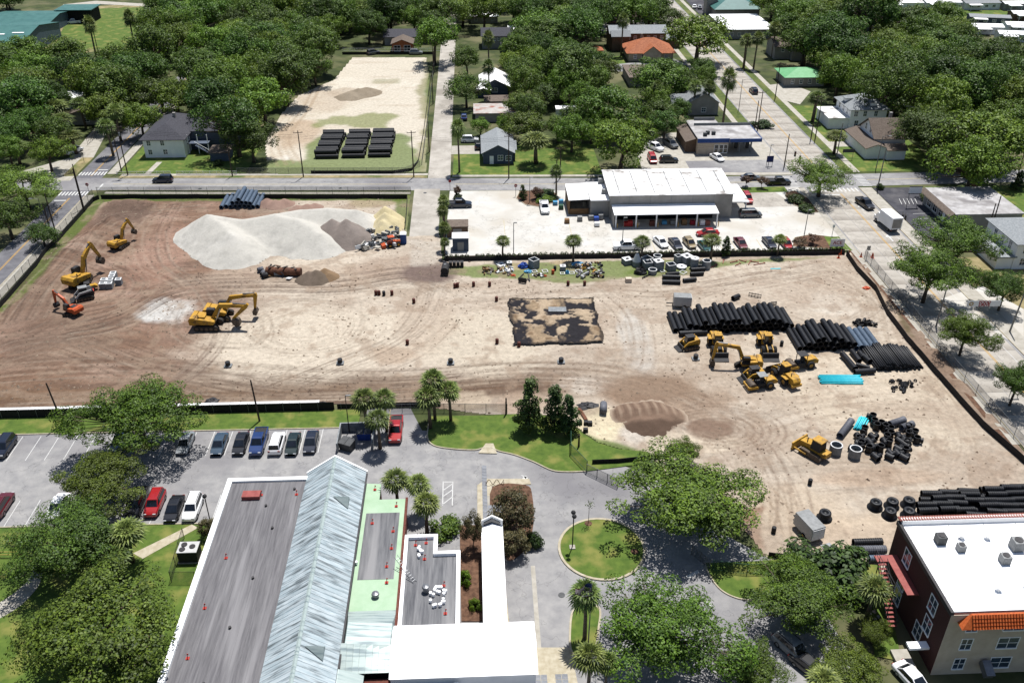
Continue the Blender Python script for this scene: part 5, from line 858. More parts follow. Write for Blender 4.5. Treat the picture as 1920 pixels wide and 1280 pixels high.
for k, px, py, wd, lb, hm in [('brown', 958, 955, 98, 'large brownish crape myrtle mound beside the entrance canopy', 6.5), ('brown', 962, 1012, 66, 'smaller brownish shrub mound nearer to the round island', 4), ('brown', 886, 990, 46, 'brownish tree before the entrance canopy', 6), ('brown', 390, 985, 42, 'pale feathery shrub at corner of the long flat roof', 3), ('bright', 838, 985, 66, 'bright green clipped shrub before the stepped roof', 1.7), ('bright', 872, 1080, 30, 'bright green shrub beside stepped roof wall', 1.9), ('bright', 890, 1130, 26, 'small green shrub at end of planting bed', 1.4), ('shrub', 1560, 1065, 150, 'wide dark hedge mass between lawn and brick building', 3.6), ('shrub', 1500, 1075, 60, 'dark shrub beside the lower lawn gate', 2.6), ('shrub', 1000, 1010, 36, 'dark shrub along entrance drive', 2),
        ('crape', 1006, 360, 22, 'reddish crape myrtle in the stop sign bed', 3), ('crape', 1400, 338, 22, 'pink tinged crape myrtle on warehouse verge', 3), ('crape', 1430, 340, 22, 'second crape myrtle on warehouse verge near the pickup', 3), ('crape', 1500, 455, 32, 'reddish crape myrtle in the sign bed', 2.4), ('crape', 1525, 448, 26, 'reddish shrub beside the store sign', 2.2), ('bright', 1025, 370, 40, 'clipped green hedge curve beside the white sedan', 1.2), ('shrub', 1020, 363, 44, 'dark hedge behind the clipped green curve', 1.3), ('shrub', 1510, 388, 36, 'round shrub bed at the lot exit', 1.4), ('shrub', 1490, 372, 34, 'dark shrubs on the lot exit island', 1.6), ('crape', 1482, 368, 20, 'reddish shrub at tip of exit island', 1.6), ('crape', 857, 358, 16, 'red leaved shrub at the lot corner by black pickup', 3), ('shrub', 857, 368, 18, 'dark shrub beside the black pickup', 1.3), ('shrub', 1651, 349, 14, 'round clipped shrub at corner traffic pole', 1.5), ('shrub', 408, 304, 20, 'clipped shrub beside the white house porch', 1.4), ('shrub', 1430, 232, 38, 'hedge on the filling station canopy side', 1.8)]:
    tree(k, px, py, wd, lb, None, None, None, hm)
# individual trees filling the wooded blocks
def ipoly(x, y, poly):
    r = False; n = len(poly)
    for i in range(n):
        (x0, y0), (x1, y1) = poly[i], poly[(i+1) % n]
        if (y0 > y) != (y1 > y) and x < (x1-x0)*(y-y0)/(y1-y0)+x0: r = not r
    return r
KEEP = [[(300, 112), (368, 100), (372, 160), (300, 170)], [(160, 320), (200, 225), (290, 190), (270, 250)], [(100, 15), (283, 0), (283, 70), (225, 95), (105, 105)], [(0, 20), (118, 15), (118, 85), (0, 100)], [(268, 195), (410, 195), (410, 300), (268, 300)], [(715, 55), (790, 55), (790, 110), (715, 110)],
        [(880, 20), (935, 20), (935, 45), (880, 45)], [(885, 50), (962, 50), (962, 95), (885, 95)], [(905, 130), (955, 130), (955, 180), (905, 180)], [(890, 188), (955, 188), (955, 225), (890, 225)], [(1130, 45), (1270, 45), (1270, 122), (1130, 122)], [(1140, 118), (1215, 118), (1215, 165), (1170, 168)], [(1100, 25), (1225, 25), (1225, 60), (1100, 60)], [(1275, 165), (1340, 165), (1340, 215), (1275, 215)],
        [(1460, 118), (1560, 118), (1560, 170), (1460, 170)], [(1440, 70), (1505, 70), (1505, 115), (1440, 115)], [(1575, 75), (1640, 75), (1640, 108), (1575, 108)], [(1540, 175), (1660, 175), (1710, 300), (1560, 300)], [(1600, 28), (1690, 28), (1690, 62), (1600, 62)], [(1690, 172), (1745, 172), (1745, 196), (1690, 196)], [(1815, 20), (1920, 20), (1920, 92), (1815, 92)], [(1660, 0), (1920, 0), (1920, 24), (1660, 24)],
        [(0, 190), (42, 190), (42, 225), (0, 225)], [(108, 195), (192, 195), (192, 240), (108, 240)], [(120, 262), (215, 235), (215, 320), (120, 320)], [(565, 95), (640, 95), (640, 115), (565, 115)], [(1040, 205), (1085, 205), (1085, 222), (1040, 222)], [(1145, 108), (1178, 108), (1178, 140), (1145, 140)], [(700, 80), (840, 80), (840, 110), (700, 110)], [(560, 95), (680, 60), (680, 105), (570, 125)]]
taken = [o.location.xy.copy() for o in C.objects if o.get('category') == 'tree']
LBL = {}
ORD = ['', 'second ', 'third ', 'fourth ', 'fifth ', 'sixth ', 'seventh ', 'eighth ']
ADJ = {'oak': 'mid green', 'dark': 'dark green', 'olive': 'olive green', 'lime': 'bright green'}
MARKS = [(-128, 335, 'by the teal warehouse'), (-93, 300, 'along the shaded street'), (-72, 240, 'behind the white house'), (-60, 280, 'beside the sandy lot'), (-45, 345, 'behind the sandy lot fence'), (-25, 350, 'round the orange garage'), (-60, 400, 'far back in the wood'), (-130, 400, 'far back behind the field'), (5, 350, 'near the grey blue house'), (8, 265, 'near the rusty roofed shed'), (30, 270, 'near the small white shed'), (50, 300, 'near the grey low roof'), (60, 400, 'near the far car park'), (20, 400, 'far up the side road'), (62, 262, 'near the grey skylight roof'), (110, 300, 'near the green metal roof'), (130, 265, 'near the white tent'), (140, 325, 'near the small white gable'), (160, 350, 'near the grey far house'), (125, 225, 'behind the gabled house'), (165, 300, 'deep in the block'), (150, 240, 'over the cross street'), (190, 330, 'before the mobile homes'), (110, 380, 'near the church hall')]
def ulab(t):
    n = LBL[t] = LBL.get(t, -1)+1
    return t if n == 0 else '%s, %s' % (t, ['next to a similar one', 'among three alike', 'in its denser part', 'at its shaded side', 'near its far edge', 'behind its neighbours', 'between taller crowns'][(n-1) % 7])
def fill(poly, sp, kinds, label, group, wr=(12, 17), n=1500, seed=1):
    r = random.Random(seed); xs = [p[0] for p in poly]; ys = [p[1] for p in poly]; P = GP(poly); wx0, wx1 = min(p[0] for p in P), max(p[0] for p in P); wy0, wy1 = min(p[1] for p in P)-25, max(p[1] for p in P)
    for _ in range(n):
        x, y = r.uniform(wx0, wx1), r.uniform(wy0, wy1); wm = r.uniform(*wr); h = wm*r.uniform(.75, 1.05); px, py = PRJ((x, y, h*.6))
        if px < -60 or px > 1980 or not ipoly(px, py, poly) or any(ipoly(px, py, k) for k in KEEP): continue
        if -98.5 < x < -88 or 75 < x < 92 or -12.5 < x < -5 or abs(y-cross_y(x)) < 8: continue
        v = Vector((x, y))
        if ipoly(x, y, SANDLOT): continue
        if any(a-2 < x < b+2 and c-11 < y < d+2 for a, b, c, d in BOXES): continue
        if any((v-q).length < sp for q in taken): continue
        taken.append(v); kd = r.choice(kinds); mk = min(MARKS, key=lambda q: (q[0]-x)**2+(q[1]-y)**2)[2]
        plant(kd, (x, y, 0), wm, h, ulab('%s %s tree crown %s' % (('tall' if h > 13.5 else 'low' if h < 8 else 'broad' if wm > 14 else 'rounded'), ADJ[kd], mk)), group)
fill([(0, 105), (120, 100), (190, 112), (240, 98), (275, 80), (285, 0), (300, -14), (845, -14), (832, 30), (815, 78), (640, 92), (560, 148), (522, 196), (500, 262), (485, 292), (430, 292), (400, 215), (330, 196), (300, 235), (220, 240), (195, 215), (0, 200)], 8.7, ['oak', 'dark', 'dark', 'oak', 'dark', 'lime', 'dark', 'oak'], 'oak crown packed in the wood between far field and sandy lot', 'oaks of the wood beside the sandy lot', seed=3, n=4200)
fill([(0, -14), (62, -14), (70, 10), (40, 28), (0, 40)], 9, ['dark', 'oak'], 'oak behind the teal roofed warehouse', 'oaks behind the teal warehouse', seed=4, n=300)
fill([(0, 190), (120, 185), (215, 215), (200, 245), (130, 262), (120, 320), (0, 330)], 8, ['dark', 'oak', 'dark'], 'oak in the house yards west of the street crossing', 'oaks in the yards beside the driveway', (7, 11), 500, 5)
fill([(858, -14), (1245, -14), (1225, 30), (1105, 24), (1108, 48), (1062, 78), (972, 74), (962, 36), (862, 20)], 9, ['dark', 'oak'], 'far oak behind the roofs of the middle block', 'far oaks of the middle block', seed=6, n=800)
fill([(950, 86), (1122, 84), (1132, 150), (1105, 172), (1112, 246), (1095, 252), (960, 240), (968, 196), (975, 182), (962, 130)], 7.2, ['dark', 'oak', 'lime', 'dark', 'olive'], 'yard tree in the middle block behind the green lawn', 'yard trees of the middle block', (7, 11), 900, 7)
fill([(1165, 132), (1335, 120), (1325, 200), (1240, 236), (1180, 180)], 7.5, ['dark', 'oak', 'olive'], 'yard tree between the grey skylight roof and filling station', 'yard trees behind the filling station', (7, 10.5), 600, 8)
fill([(1420, -14), (1650, -14), (1660, 40), (1780, 24), (1836, 62), (1870, 92), (1925, 96), (1930, 318), (1740, 306), (1690, 185), (1590, 172), (1535, 190), (1515, 160), (1555, 148), (1545, 110), (1510, 104), (1500, 60), (1430, 40)], 8.8, ['oak', 'dark', 'dark', 'oak'], 'oak crown in the wooded block beyond main street', 'oaks of the block beyond main street', seed=9, n=2600)
fill([(905, 225), (960, 225), (960, 238), (880, 238), (880, 228)], 5, ['dark', 'lime'], 'small yard tree behind the blue house', 'small trees behind the blue house', (4, 6), 300, 10)
# ================================================================ road vehicles
mat('tyre', S(34, 34, 36), S(52, 52, 54), 6, .9); mat('rim', S(150, 152, 156), S(180, 182, 186), 4, .4, 0, .6); mat('lamp_clear', S(216, 220, 224), S(236, 238, 240), 4, .2); mat('lamp_red', S(150, 24, 20), S(180, 36, 30), 4, .3); mat('car_glass', S(20, 24, 30), S(34, 40, 48), 1, .08, spec=.9); mat('plastic_black', S(36, 36, 40), S(54, 54, 58), 5, .7)
PAINT = {'white': (.72, .72, .72), 'silver': S(168, 174, 178), 'grey': S(110, 114, 118), 'black': S(34, 35, 40), 'navy': S(34, 42, 62), 'blue': S(32, 66, 128), 'slate': S(74, 96, 116), 'red': S(196, 30, 34), 'maroon': S(116, 26, 40), 'teal': S(40, 104, 104), 'green': S(30, 52, 50), 'gold': S(170, 150, 110)}
for k, c in PAINT.items(): mat('paint_'+k if 'paint_'+k not in MATS else 'car_'+k, tuple(v*.94 for v in c), tuple(min(1, v*1.06) for v in c), 1.5, .3, 0, .15 if k not in ('white',) else 0, spec=.5, coat=.6)
def paint(c): return 'car_'+c if 'car_'+c in MATS else 'paint_'+c
CARS = {'sedan': dict(L=4.75, W=1.82, H=1.44, belt=.92, cab=(-1.75, -1.05, .35, 1.25)), 'suv': dict(L=4.75, W=1.9, H=1.74, belt=1.08, cab=(-2.22, -1.95, .5, 1.25)), 'van': dict(L=5.0, W=1.96, H=1.8, belt=1.1, cab=(-2.38, -2.15, .9, 1.75)), 'pickup': dict(L=5.7, W=1.98, H=1.86, belt=1.14, cab=(-.95, -.75, .75, 1.5)), 'hatch': dict(L=4.2, W=1.78, H=1.5, belt=.95, cab=(-1.98, -1.5, .35, 1.2))}
CM = {}
def pane(q, k=.86, k2=.84, off=.02):
    q = [Vector(p) for p in q]; c = sum(q, Vector())/4; n = (q[1]-q[0]).cross(q[3]-q[0]).normalized(); u = (q[1]-q[0]).normalized()
    r = []
    for p in q: d = p-c; a = u*d.dot(u); r.append(c+a*k+(d-a)*k2)
    return MB().hexa([p+n*-.03 for p in r], [p+n*off for p in r])
def car_meshes(kind):
    if kind in CM: return CM[kind]
    d = CARS[kind]; L, W, H, bl = d['L'], d['W'], d['H'], d['belt']; h = W/2; rings = []
    hood = bl-.02 if kind in ('pickup', 'suv') else bl-.1
    stn = [(-L/2, .8, .42, bl-.18), (-L/2+.08, .93, .3, bl-.04), (-L/2+.5, .99, .24, bl), (-L*.12, 1, .22, bl), (L*.2, 1, .22, bl), (L/2-1.2, .99, .22, hood), (L/2-.35, .94, .26, hood-.12), (L/2-.06, .82, .34, hood-.26), (L/2, .7, .42, hood-.36)]
    for x, k, zb, zt in stn:
        y = h*k; rings.append([(x, -y*.92, zb), (x, -y, zb+.14), (x, -y, zt-.14), (x, -y*.9, zt), (x, y*.9, zt), (x, y, zt-.14), (x, y, zb+.14), (x, y*.92, zb)])
    P = {'body': (MB().ring(rings), None)}
    x0, x1, x2, x3 = d['cab']; yb, yt = h*.88, h*.72; zt = H
    B = [(x0, -yb, bl-.03), (x3, -yb, bl-.05), (x3, yb, bl-.05), (x0, yb, bl-.03)]; T = [(x1, -yt, zt), (x2, -yt, zt), (x2, yt, zt), (x1, yt, zt)]
    P['cabin'] = (MB().hexa(B, T).hexa([(x1+.02, -yt*.96, zt), (x2-.05, -yt*.96, zt), (x2-.05, yt*.96, zt), (x1+.02, yt*.96, zt)], [(x1+.15, -yt*.8, zt+.05), (x2-.2, -yt*.8, zt+.05), (x2-.2, yt*.8, zt+.05), (x1+.15, yt*.8, zt+.05)]), None)
    P['windscreen'] = (pane([B[1], B[2], T[2], T[1]]), 'car_glass'); P['rear_window'] = (pane([B[3], B[0], T[0], T[3]]), 'car_glass')
    P['side_window'] = (pane([B[0], B[1], T[1], T[0]], .9, .72), 'car_glass'); P['side_window_'] = (pane([B[2], B[3], T[3], T[2]], .9, .72), 'car_glass')
    P['headlight'] = (MB().boxc((L/2-.12, h*.62, hood-.3), (.2, .36, .16)), 'lamp_clear'); P['headlight_'] = (MB().boxc((L/2-.12, -h*.62, hood-.3), (.2, .36, .16)), 'lamp_clear')
    P['tail_light'] = (MB().boxc((-L/2+.06, h*.72, bl-.16), (.14, .3, .2)), 'lamp_red'); P['tail_light_'] = (MB().boxc((-L/2+.06, -h*.72, bl-.16), (.14, .3, .2)), 'lamp_red')
    if kind == 'pickup':
        b = MB(); b.box(-L/2+.12, x0-.1, -h*.82, h*.82, bl-.02, bl+.012); P['cargo_bed'] = (b, 'plastic_black'); b = MB()
        for s in (-1, 1): b.box(-L/2+.05, x0-.05, s*h*.9-.08, s*h*.9+.08, bl-.05, bl+.1)
        b.box(-L/2+.02, -L/2+.14, -h*.88, h*.88, bl-.05, bl+.1); P['bed_rail'] = (b, None)
    if kind == 'suv': P['roof_rail'] = (MB().box(x1+.2, x2-.2, -yt*.92-.03, -yt*.92+.03, zt, zt+.09).box(x1+.2, x2-.2, yt*.92-.03, yt*.92+.03, zt, zt+.09), 'plastic_black')
    me = {k: (b.mesh(k.rstrip('_'), m), m) for k, (b, m) in P.items()}
    r = .33 if kind in ('sedan', 'hatch') else .38
    wm = MB().lathe([(r*.6, -.11), (r*.95, -.11), (r, -.06), (r, .06), (r*.95, .11), (r*.6, .11)], 16, True).mesh('wheel', 'tyre'); rm = MB().lathe([(.04, -.06), (r*.6, -.09), (r*.6, .09), (.04, .06)], 12).mesh('rim', 'rim')
    CM[kind] = (me, wm, rm, r, (L*.3, -L*.29), h-.1); return CM[kind]
COLM = {}
def vehicle(kind, px, py, hd, col, label, group=None, pos=None):
    me, wm, rm, r, ax, yw = car_meshes(kind); P = pos or G(px, py, .75); P = Vector((P.x, P.y, max(gz(P.x, P.y), .02)))
    o = thing('parked_car' if kind != 'pickup' else 'pickup_truck', label, {'pickup': 'pickup', 'van': 'van', 'suv': 'car'}.get(kind, 'car'), P, R(hd), group)
    for k, (m, mt) in me.items():
        if mt is None:
            key = (kind, k, col)
            if key not in COLM: c = m.copy(); c.materials.clear(); c.materials.append(MATS[paint(col)]); COLM[key] = c
            m = COLM[key]
        put(k.rstrip('_'), m, o)
    for x in ax:
        for s in (-1, 1):
            w_ = put('wheel', wm, o, (x, s*yw, r)); w_.rotation_euler = (R(90), 0, 0); put('rim', rm, w_)
    return o
for a in [('suv', 8, 836, 270, 'navy', 'dark navy car at far left end of the stalls'), ('sedan', 224, 826, 270, 'blue', 'blue car under the airy oak crown'), ('sedan', 347, 828, 270, 'silver', 'silver grey sedan in the shade beside the airy oak'), ('sedan', 411, 830, 270, 'slate', 'slate blue sedan alone between two empty stalls'), ('sedan', 451, 829, 270, 'black', 'black sedan left of the blue pickup'), ('pickup', 485, 827, 270, 'blue', 'deep blue pickup among parked cars before the lawn strip'), ('suv', 519, 829, 90, 'white', 'white car right of the blue pickup'), ('sedan', 549, 830, 270, 'green', 'dark green sedan between the white and blue cars'), ('sedan', 583, 826, 270, 'navy', 'shiny blue sedan nearest the bin store'), ('pickup', 742, 804, 270, 'red', 'bright red pickup with dark bed beside palms'),
          ('pickup', 255, 943, 270, 'black', 'dark pickup in tree shade beside the red car'), ('suv', 290, 942, 270, 'red', 'bright red car in the lower stall row'), ('sedan', 326, 951, 270, 'black', 'black sedan between red and white cars'), ('suv', 361, 950, 270, 'white', 'white boxy car at end of lower stall row'), ('sedan', 108, 947, 270, 'white', 'white car half hidden by dark oak'), ('suv', 2, 945, 90, 'maroon', 'dark red car cut by left edge'),
          ('pickup', 1176, 460, 180, 'white', 'white pickup parked sideways at the hedge'), ('sedan', 1239, 452, 285, 'white', 'white sedan parked slanted at the hedge'), ('sedan', 1267, 455, 280, 'navy', 'dark blue sedan beside the slanted white sedan'), ('hatch', 1293, 454, 280, 'gold', 'silver gold car beside the dark blue sedan'), ('sedan', 1322, 460, 280, 'teal', 'teal sedan under the hedge palm'), ('sedan', 1327, 435, 182, 'red', 'red sedan driving across the white car park'), ('sedan', 1389, 454, 275, 'maroon', 'dark red sedan alone at the hedge'), ('sedan', 1443, 453, 275, 'navy', 'dark car left of the bright red car'), ('hatch', 1474, 455, 275, 'red', 'bright red hatchback at the hedge palm'), ('pickup', 1021, 388, 270, 'white', 'white pickup beside blue pallets'), ('pickup', 861, 382, 0, 'navy', 'dark navy pickup at corner of white car park'), ('van', 1407, 400, 0, 'grey', 'dark grey minivan by warehouse entrance awning'), ('suv', 1401, 371, 270, 'red', 'red car half under the entrance awning'),
          ('suv', 305, 336, 180, 'navy', 'dark navy car driving along the cross street'), ('sedan', 1408, 331, 0, 'grey', 'grey sedan on the cross street beside warehouse'), ('pickup', 1460, 340, 0, 'black', 'black pickup on the cross street before the oak'), ('suv', 1413, 170, 90, 'navy', 'dark car driving up main street'), ('pickup', 1622, 381, 280, 'black', 'black pickup waiting near the crossing'),
          ('pickup', 1228, 275, 300, 'white', 'white pickup at left side of filling station lot'), ('pickup', 1257, 269, 290, 'grey', 'grey pickup near filling station side shed'), ('suv', 1254, 299, 0, 'black', 'large black car before the filling station'), ('van', 1223, 297, 270, 'red', 'red and white van half behind the lime tree'), ('sedan', 1345, 294, 290, 'white', 'white sedan before the filling station canopy'),
          ('suv', 1487, 1213, 300, 'silver', 'silver car half under oak branches at lower lawn'), ('sedan', 1520, 1248, 305, 'black', 'black sedan beside silver car under the oak'), ('sedan', 1713, 1272, 290, 'white', 'white car beside the access ramp'), ('suv', 881, 261, 0, 'white', 'white car in drive of the slate blue cottage'), ('suv', 897, 272, 90, 'black', 'black car beside the slate blue cottage'), ('van', 138, 281, 60, 'white', 'white van under palms on the driveway'), ('hatch', 347, 133, 80, 'red', 'red car on the shaded street'), ('pickup', 1141, 34, 0, 'white', 'white pickup in the far car park'), ('pickup', 1150, 41, 0, 'maroon', 'maroon pickup in the far car park'), ('sedan', 1128, 61, 80, 'blue', 'blue car behind the brown house'), ('pickup', 137, 41, 200, 'white', 'white truck standing on the far field'), ('pickup', 154, 32, 200, 'black', 'black truck standing on the far field'), ('suv', 166, 25, 200, 'black', 'black truck furthest up the far field'), ('sedan', 870, 218, 90, 'blue', 'blue car under the dark oak by rusty shed'), ('sedan', 1302, 12, 80, 'white', 'white car in dark far car park'), ('sedan', 1312, 13, 80, 'silver', 'silver car in dark far car park'), ('sedan', 1326, 5, 80, 'blue', 'blue car in dark far car park'), ('suv', 780, 98, 0, 'silver', 'silver car beside the orange walled garage'), ('suv', 700, 98, 30, 'grey', 'grey car behind the sandy lot fence')]:
    vehicle(*a)
# white box truck
P = G(1664, 413, 1.5); o = thing('box_truck', 'white box truck driving along main street', 'truck', (P.x, P.y, .02), R(97))
MB().box(-3.6, 1.5, -1.2, 1.2, .95, 3.5).build('cargo_box', 'white_wall', o); MB().box(-3.62, -3.58, -1.0, 1.0, 1.2, 3.2).build('rear_door', 'grey_wall', o); MB().box(-3.5, 3.2, -.5, .5, .5, .95).build('chassis', 'plastic_black', o)
cb = MB().hexa([(1.6, -1.0, .55), (3.7, -1.0, .55), (3.7, 1.0, .55), (1.6, 1.0, .55)], [(1.6, -.95, 2.35), (2.6, -.9, 2.35), (2.6, .9, 2.35), (1.6, .95, 2.35)]).box(2.5, 3.75, -.98, .98, .5, 1.35).build('cab', paint('white'), o); pane([(3.45, -.98, 1.35), (3.45, .98, 1.35), (2.6, .9, 2.3), (2.6, -.9, 2.3)]).build('windscreen', 'car_glass', cb)
MB().box(-3.0, .8, -1.215, -1.2, 2.2, 2.8).build('side_stripe', 'ac_dark', o)
wm = MB().lathe([(.25, -.14), (.42, -.14), (.45, 0), (.42, .14), (.25, .14)], 16, True).mesh('wheel', 'tyre'); rm = MB().lathe([(.05, -.08), (.25, -.12), (.25, .12), (.05, .08)], 12).mesh('rim', 'rim')
for x in (-2.2, 2.7):
    for s in (-1, 1): w_ = put('wheel', wm, o, (x, s*.95, .45)); w_.rotation_euler = (R(90), 0, 0); put('rim', rm, w_)
for s in (-1, 1): MB().boxc((3.74, s*.7, .9), (.08, .3, .2)).build('headlight', 'lamp_clear', o); MB().boxc((-3.6, s*1.0, .8), (.06, .2, .2)).build('tail_light', 'lamp_red', o)
# ================================================================ construction machines
mat('cat_yellow', S(208, 156, 44), S(232, 180, 64), 2, .55, .05, c3=S(158, 122, 66), s3=1.1); mat('machine_orange', S(220, 92, 40), S(236, 112, 56), 2, .5, c3=S(180, 80, 44), s3=.8); mat('track_rubber', S(44, 42, 42), S(70, 66, 62), 5, .9, .3); mat('machine_dark', S(46, 46, 50), S(68, 66, 66), 4, .7); mat('steel_worn', S(92, 82, 74), S(132, 118, 104), 3, .6, .1, .4); mat('rust', S(92, 58, 44), S(142, 96, 72), 2, .9, .3); mat('machine_white', S(214, 214, 212), S(230, 230, 228), 3, .5); mat('hydraulic', S(190, 192, 196), S(214, 216, 220), 4, .2, 0, .8)
def stadium(L, h, y0, y1, z0=0, n=6):
    r = h/2; p = [(L/2-r+r*math.sin(t), z0+r-r*math.cos(t)) for t in np.linspace(0, math.pi, n)]+[(-L/2+r-r*math.sin(t), z0+r+r*math.cos(t)) for t in np.linspace(0, math.pi, n)]
    return MB().side(p, y0, y1)
def track(par, L, h, y0, y1, m='track_rubber'):
    o = stadium(L, h, y0, y1).build('track', m, par); g = MB()
    n = int(L/.28)
    for k in range(n): x = -L/2+h/2+(L-h)*(k+.5)/n; g.box(x-.06, x+.06, y0-.02, y1+.02, h-.01, h+.035)
    g.build('track_pads', m, o); s = MB()
    for k in range(5): x = -L/2+h/2+(L-h)*k/4; s.cyl((x, y0-.03, h/2), (x, y1+.03, h/2), h*.3, n=10)
    s.build('roller_wheels', 'steel_worn', o); return o
def beam(par, name, pts, w0, m, thick):
    b = MB(); r = []
    for i, (x, z, t) in enumerate(pts):
        x0, z0, _ = pts[max(0, i-1)]; x1, z1, _ = pts[min(len(pts)-1, i+1)]; l = math.hypot(x1-x0, z1-z0); nx, nz = -(z1-z0)/l*t/2, (x1-x0)/l*t/2
        r.append([(x-nx, -w0/2, z-nz), (x-nx, w0/2, z-nz), (x+nx, w0/2, z+nz), (x+nx, -w0/2, z+nz)])
    return b.ring(r).build(name, m, par)
TXT = {}
def textmesh(txt, size, m, bold=0.0):
    k = (txt, size, m)
    if k not in TXT:
        c = bpy.data.curves.new('lettering', 'FONT'); c.body = txt; c.size = size; c.extrude = .006; c.offset = bold; c.align_x = 'CENTER'; c.align_y = 'CENTER'; o = bpy.data.objects.new('tmp_text', c); C.objects.link(o)
        bpy.context.view_layer.update(); me = bpy.data.meshes.new_from_object(o.evaluated_get(bpy.context.evaluated_depsgraph_get())); bpy.data.objects.remove(o); bpy.data.curves.remove(c); me.materials.clear(); me.materials.append(MATS[m]); TXT[k] = me
    return TXT[k]
def lettering(par, txt, size, loc, rot, m='machine_dark', bold=0.0):
    o = put('lettering', textmesh(txt, size, m, bold), par, loc); o.rotation_euler = rot; return o
def excavator(px, py, hd, tr, label, boom, s=1., col='cat_yellow', txt=True, name='excavator'):
    P = D(px, py); o = thing(name, label, 'excavator', P, R(hd)); o.scale = (s,)*3
    # undercarriage turned by tr relative to the house
    def rot(q): q.rotation_euler = (0, 0, R(tr)); return q
    for sd in (-1, 1): rot(track(o, 4.1, .95, sd*1.25-.3, sd*1.25+.3))
    rot(MB().box(-1, 1, -1, 1, .4, .95).build('undercarriage', 'machine_dark', o))
    MB().cyl((0, 0, .95), (0, 0, 1.15), .7, n=16).build('slew_ring', 'machine_dark', o)
    bd = MB().side([(-2.5, 1.2), (1.2, 1.15), (1.45, 1.5), (1.4, 1.75), (.1, 2.0), (-2.35, 2.3), (-2.62, 1.9)], -1.35, 1.35).build('house', col, o)
    MB().side([(-2.72, 1.1), (-1.7, 1.1), (-1.7, 2.42), (-2.5, 2.4), (-2.8, 2.0)], -1.38, 1.38).build('counterweight', col, o)
    MB().box(-1.5, -.2, -.8, .5, 2.18, 2.34).build('engine_hood', 'machine_dark' if not txt else col, bd); MB().cyl((-1.2, -.9, 2.2), (-1.2, -.9, 2.75), .08, n=8).build('exhaust', 'machine_dark', bd)
    cb = MB().hexa([(-.3, .42, 1.5), (1.42, .42, 1.4), (1.42, 1.36, 1.4), (-.3, 1.36, 1.5)], [(-.25, .5, 3.0), (1.05, .5, 3.0), (1.05, 1.3, 3.0), (-.25, 1.3, 3.0)]).build('cab', 'machine_dark', o)
    pane([(1.42, .42, 1.5), (1.42, 1.36, 1.5), (1.05, 1.3, 3.0), (1.05, .5, 3.0)]).build('windscreen', 'car_glass', cb); pane([(1.42, 1.36, 1.6), (-.3, 1.36, 1.6), (-.25, 1.3, 3), (1.05, 1.3, 3)]).build('cab_window', 'glass_dark', cb); MB().box(-.1, .9, .6, 1.2, 3.0, 3.06).build('cab_roof', 'machine_dark', cb)
    (x1, z1), (x2, z2), (x3, z3), (x4, z4) = boom       # elbow, boom tip, stick end, bucket tip
    bm = beam(o, 'boom', [(.7, 1.6, .5), (x1, z1, .85), ((x1+x2)/2, (z1+z2)/2+.12, .62), (x2, z2, .4)], .5, col, 1); stk = beam(o, 'stick', [(x2-(x3-x2)*.18, z2-(z3-z2)*.18, .35), (x2, z2, .72), (x3, z3, .34)], .42, col, 1)
    MB().cyl((1.3, -.35, 1.4), (x1, -.35, z1-.35), .1, n=7).cyl((1.3, .35, 1.4), (x1, .35, z1-.35), .1, n=7).build('boom_cylinder', 'hydraulic', bm); MB().cyl(((x1+x2)/2, 0, (z1+z2)/2+.55), (x2-(x3-x2)*.16, 0, z2-(z3-z2)*.16), .1, n=7).build('stick_cylinder', 'hydraulic', stk)
    dx, dz = x4-x3, z4-z3; px_, pz_ = -dz*.75, dx*.75
    MB().side([(x3-.2*px_, z3-.2*pz_), (x3+dx*.5-.35*px_, z3+dz*.5-.35*pz_), (x4-.1*px_, z4-.1*pz_), (x4+.6*px_, z4+.6*pz_), (x3+dx*.4+.75*px_, z3+dz*.4+.75*pz_), (x3+.3*px_, z3+.3*pz_)], -.65, .65).build('bucket', 'steel_worn' if txt else 'machine_dark', o)
    if txt: lettering(o, 'CAT', .55, (-2.79, 0, 1.7), (R(90), 0, R(-90))); lettering(o, 'CAT', .4, (-1.9, -1.39, 1.75), (R(90), 0, 0)); lettering(bm, 'CAT', .34, ((x1+x2)/2, -.262, (z1+z2)/2), (R(90), math.atan2(z1-z2, x2-x1), 0))
    return o
FOLD = [(2.5, 4.1), (6.6, 4.0), (4.2, 1.7), (4.8, .45)]; UPB = [(2.0, 4.4), (4.0, 5.9), (5.4, 2.9), (4.8, 1.8)]; LOW = [(2.4, 4.3), (5.6, 4.2), (6.4, 1.6), (6.0, .4)]
excavator(226, 464, 62, 12, 'yellow excavator facing uphill by the dark soil banks', UPB, .8)
excavator(153, 533, 66, 30, 'large yellow excavator beside the block pallets with raised arm', UPB, 1.08)
excavator(415, 596, -2, 0, 'yellow excavator standing behind another with its arm level', [(2.4, 4.2), (6.8, 4.6), (6.4, 2.0), (6.1, .9)], .98)
excavator(393, 614, -3, 0, 'nearest of two yellow excavators with folded arm and bucket down', FOLD, 1.05)
excavator(1400, 690, 172, 35, 'yellow excavator among parked machines with arm over loaders', [(2.2, 4.6), (6.4, 5.0), (6.9, 1.6), (6.4, .35)], .82)
excavator(137, 588, 150, 35, 'small orange excavator beside the track loader', [(2.2, 3.6), (5.2, 4.8), (5.6, 1.8), (5.2, .6)], .72, 'machine_orange', False)
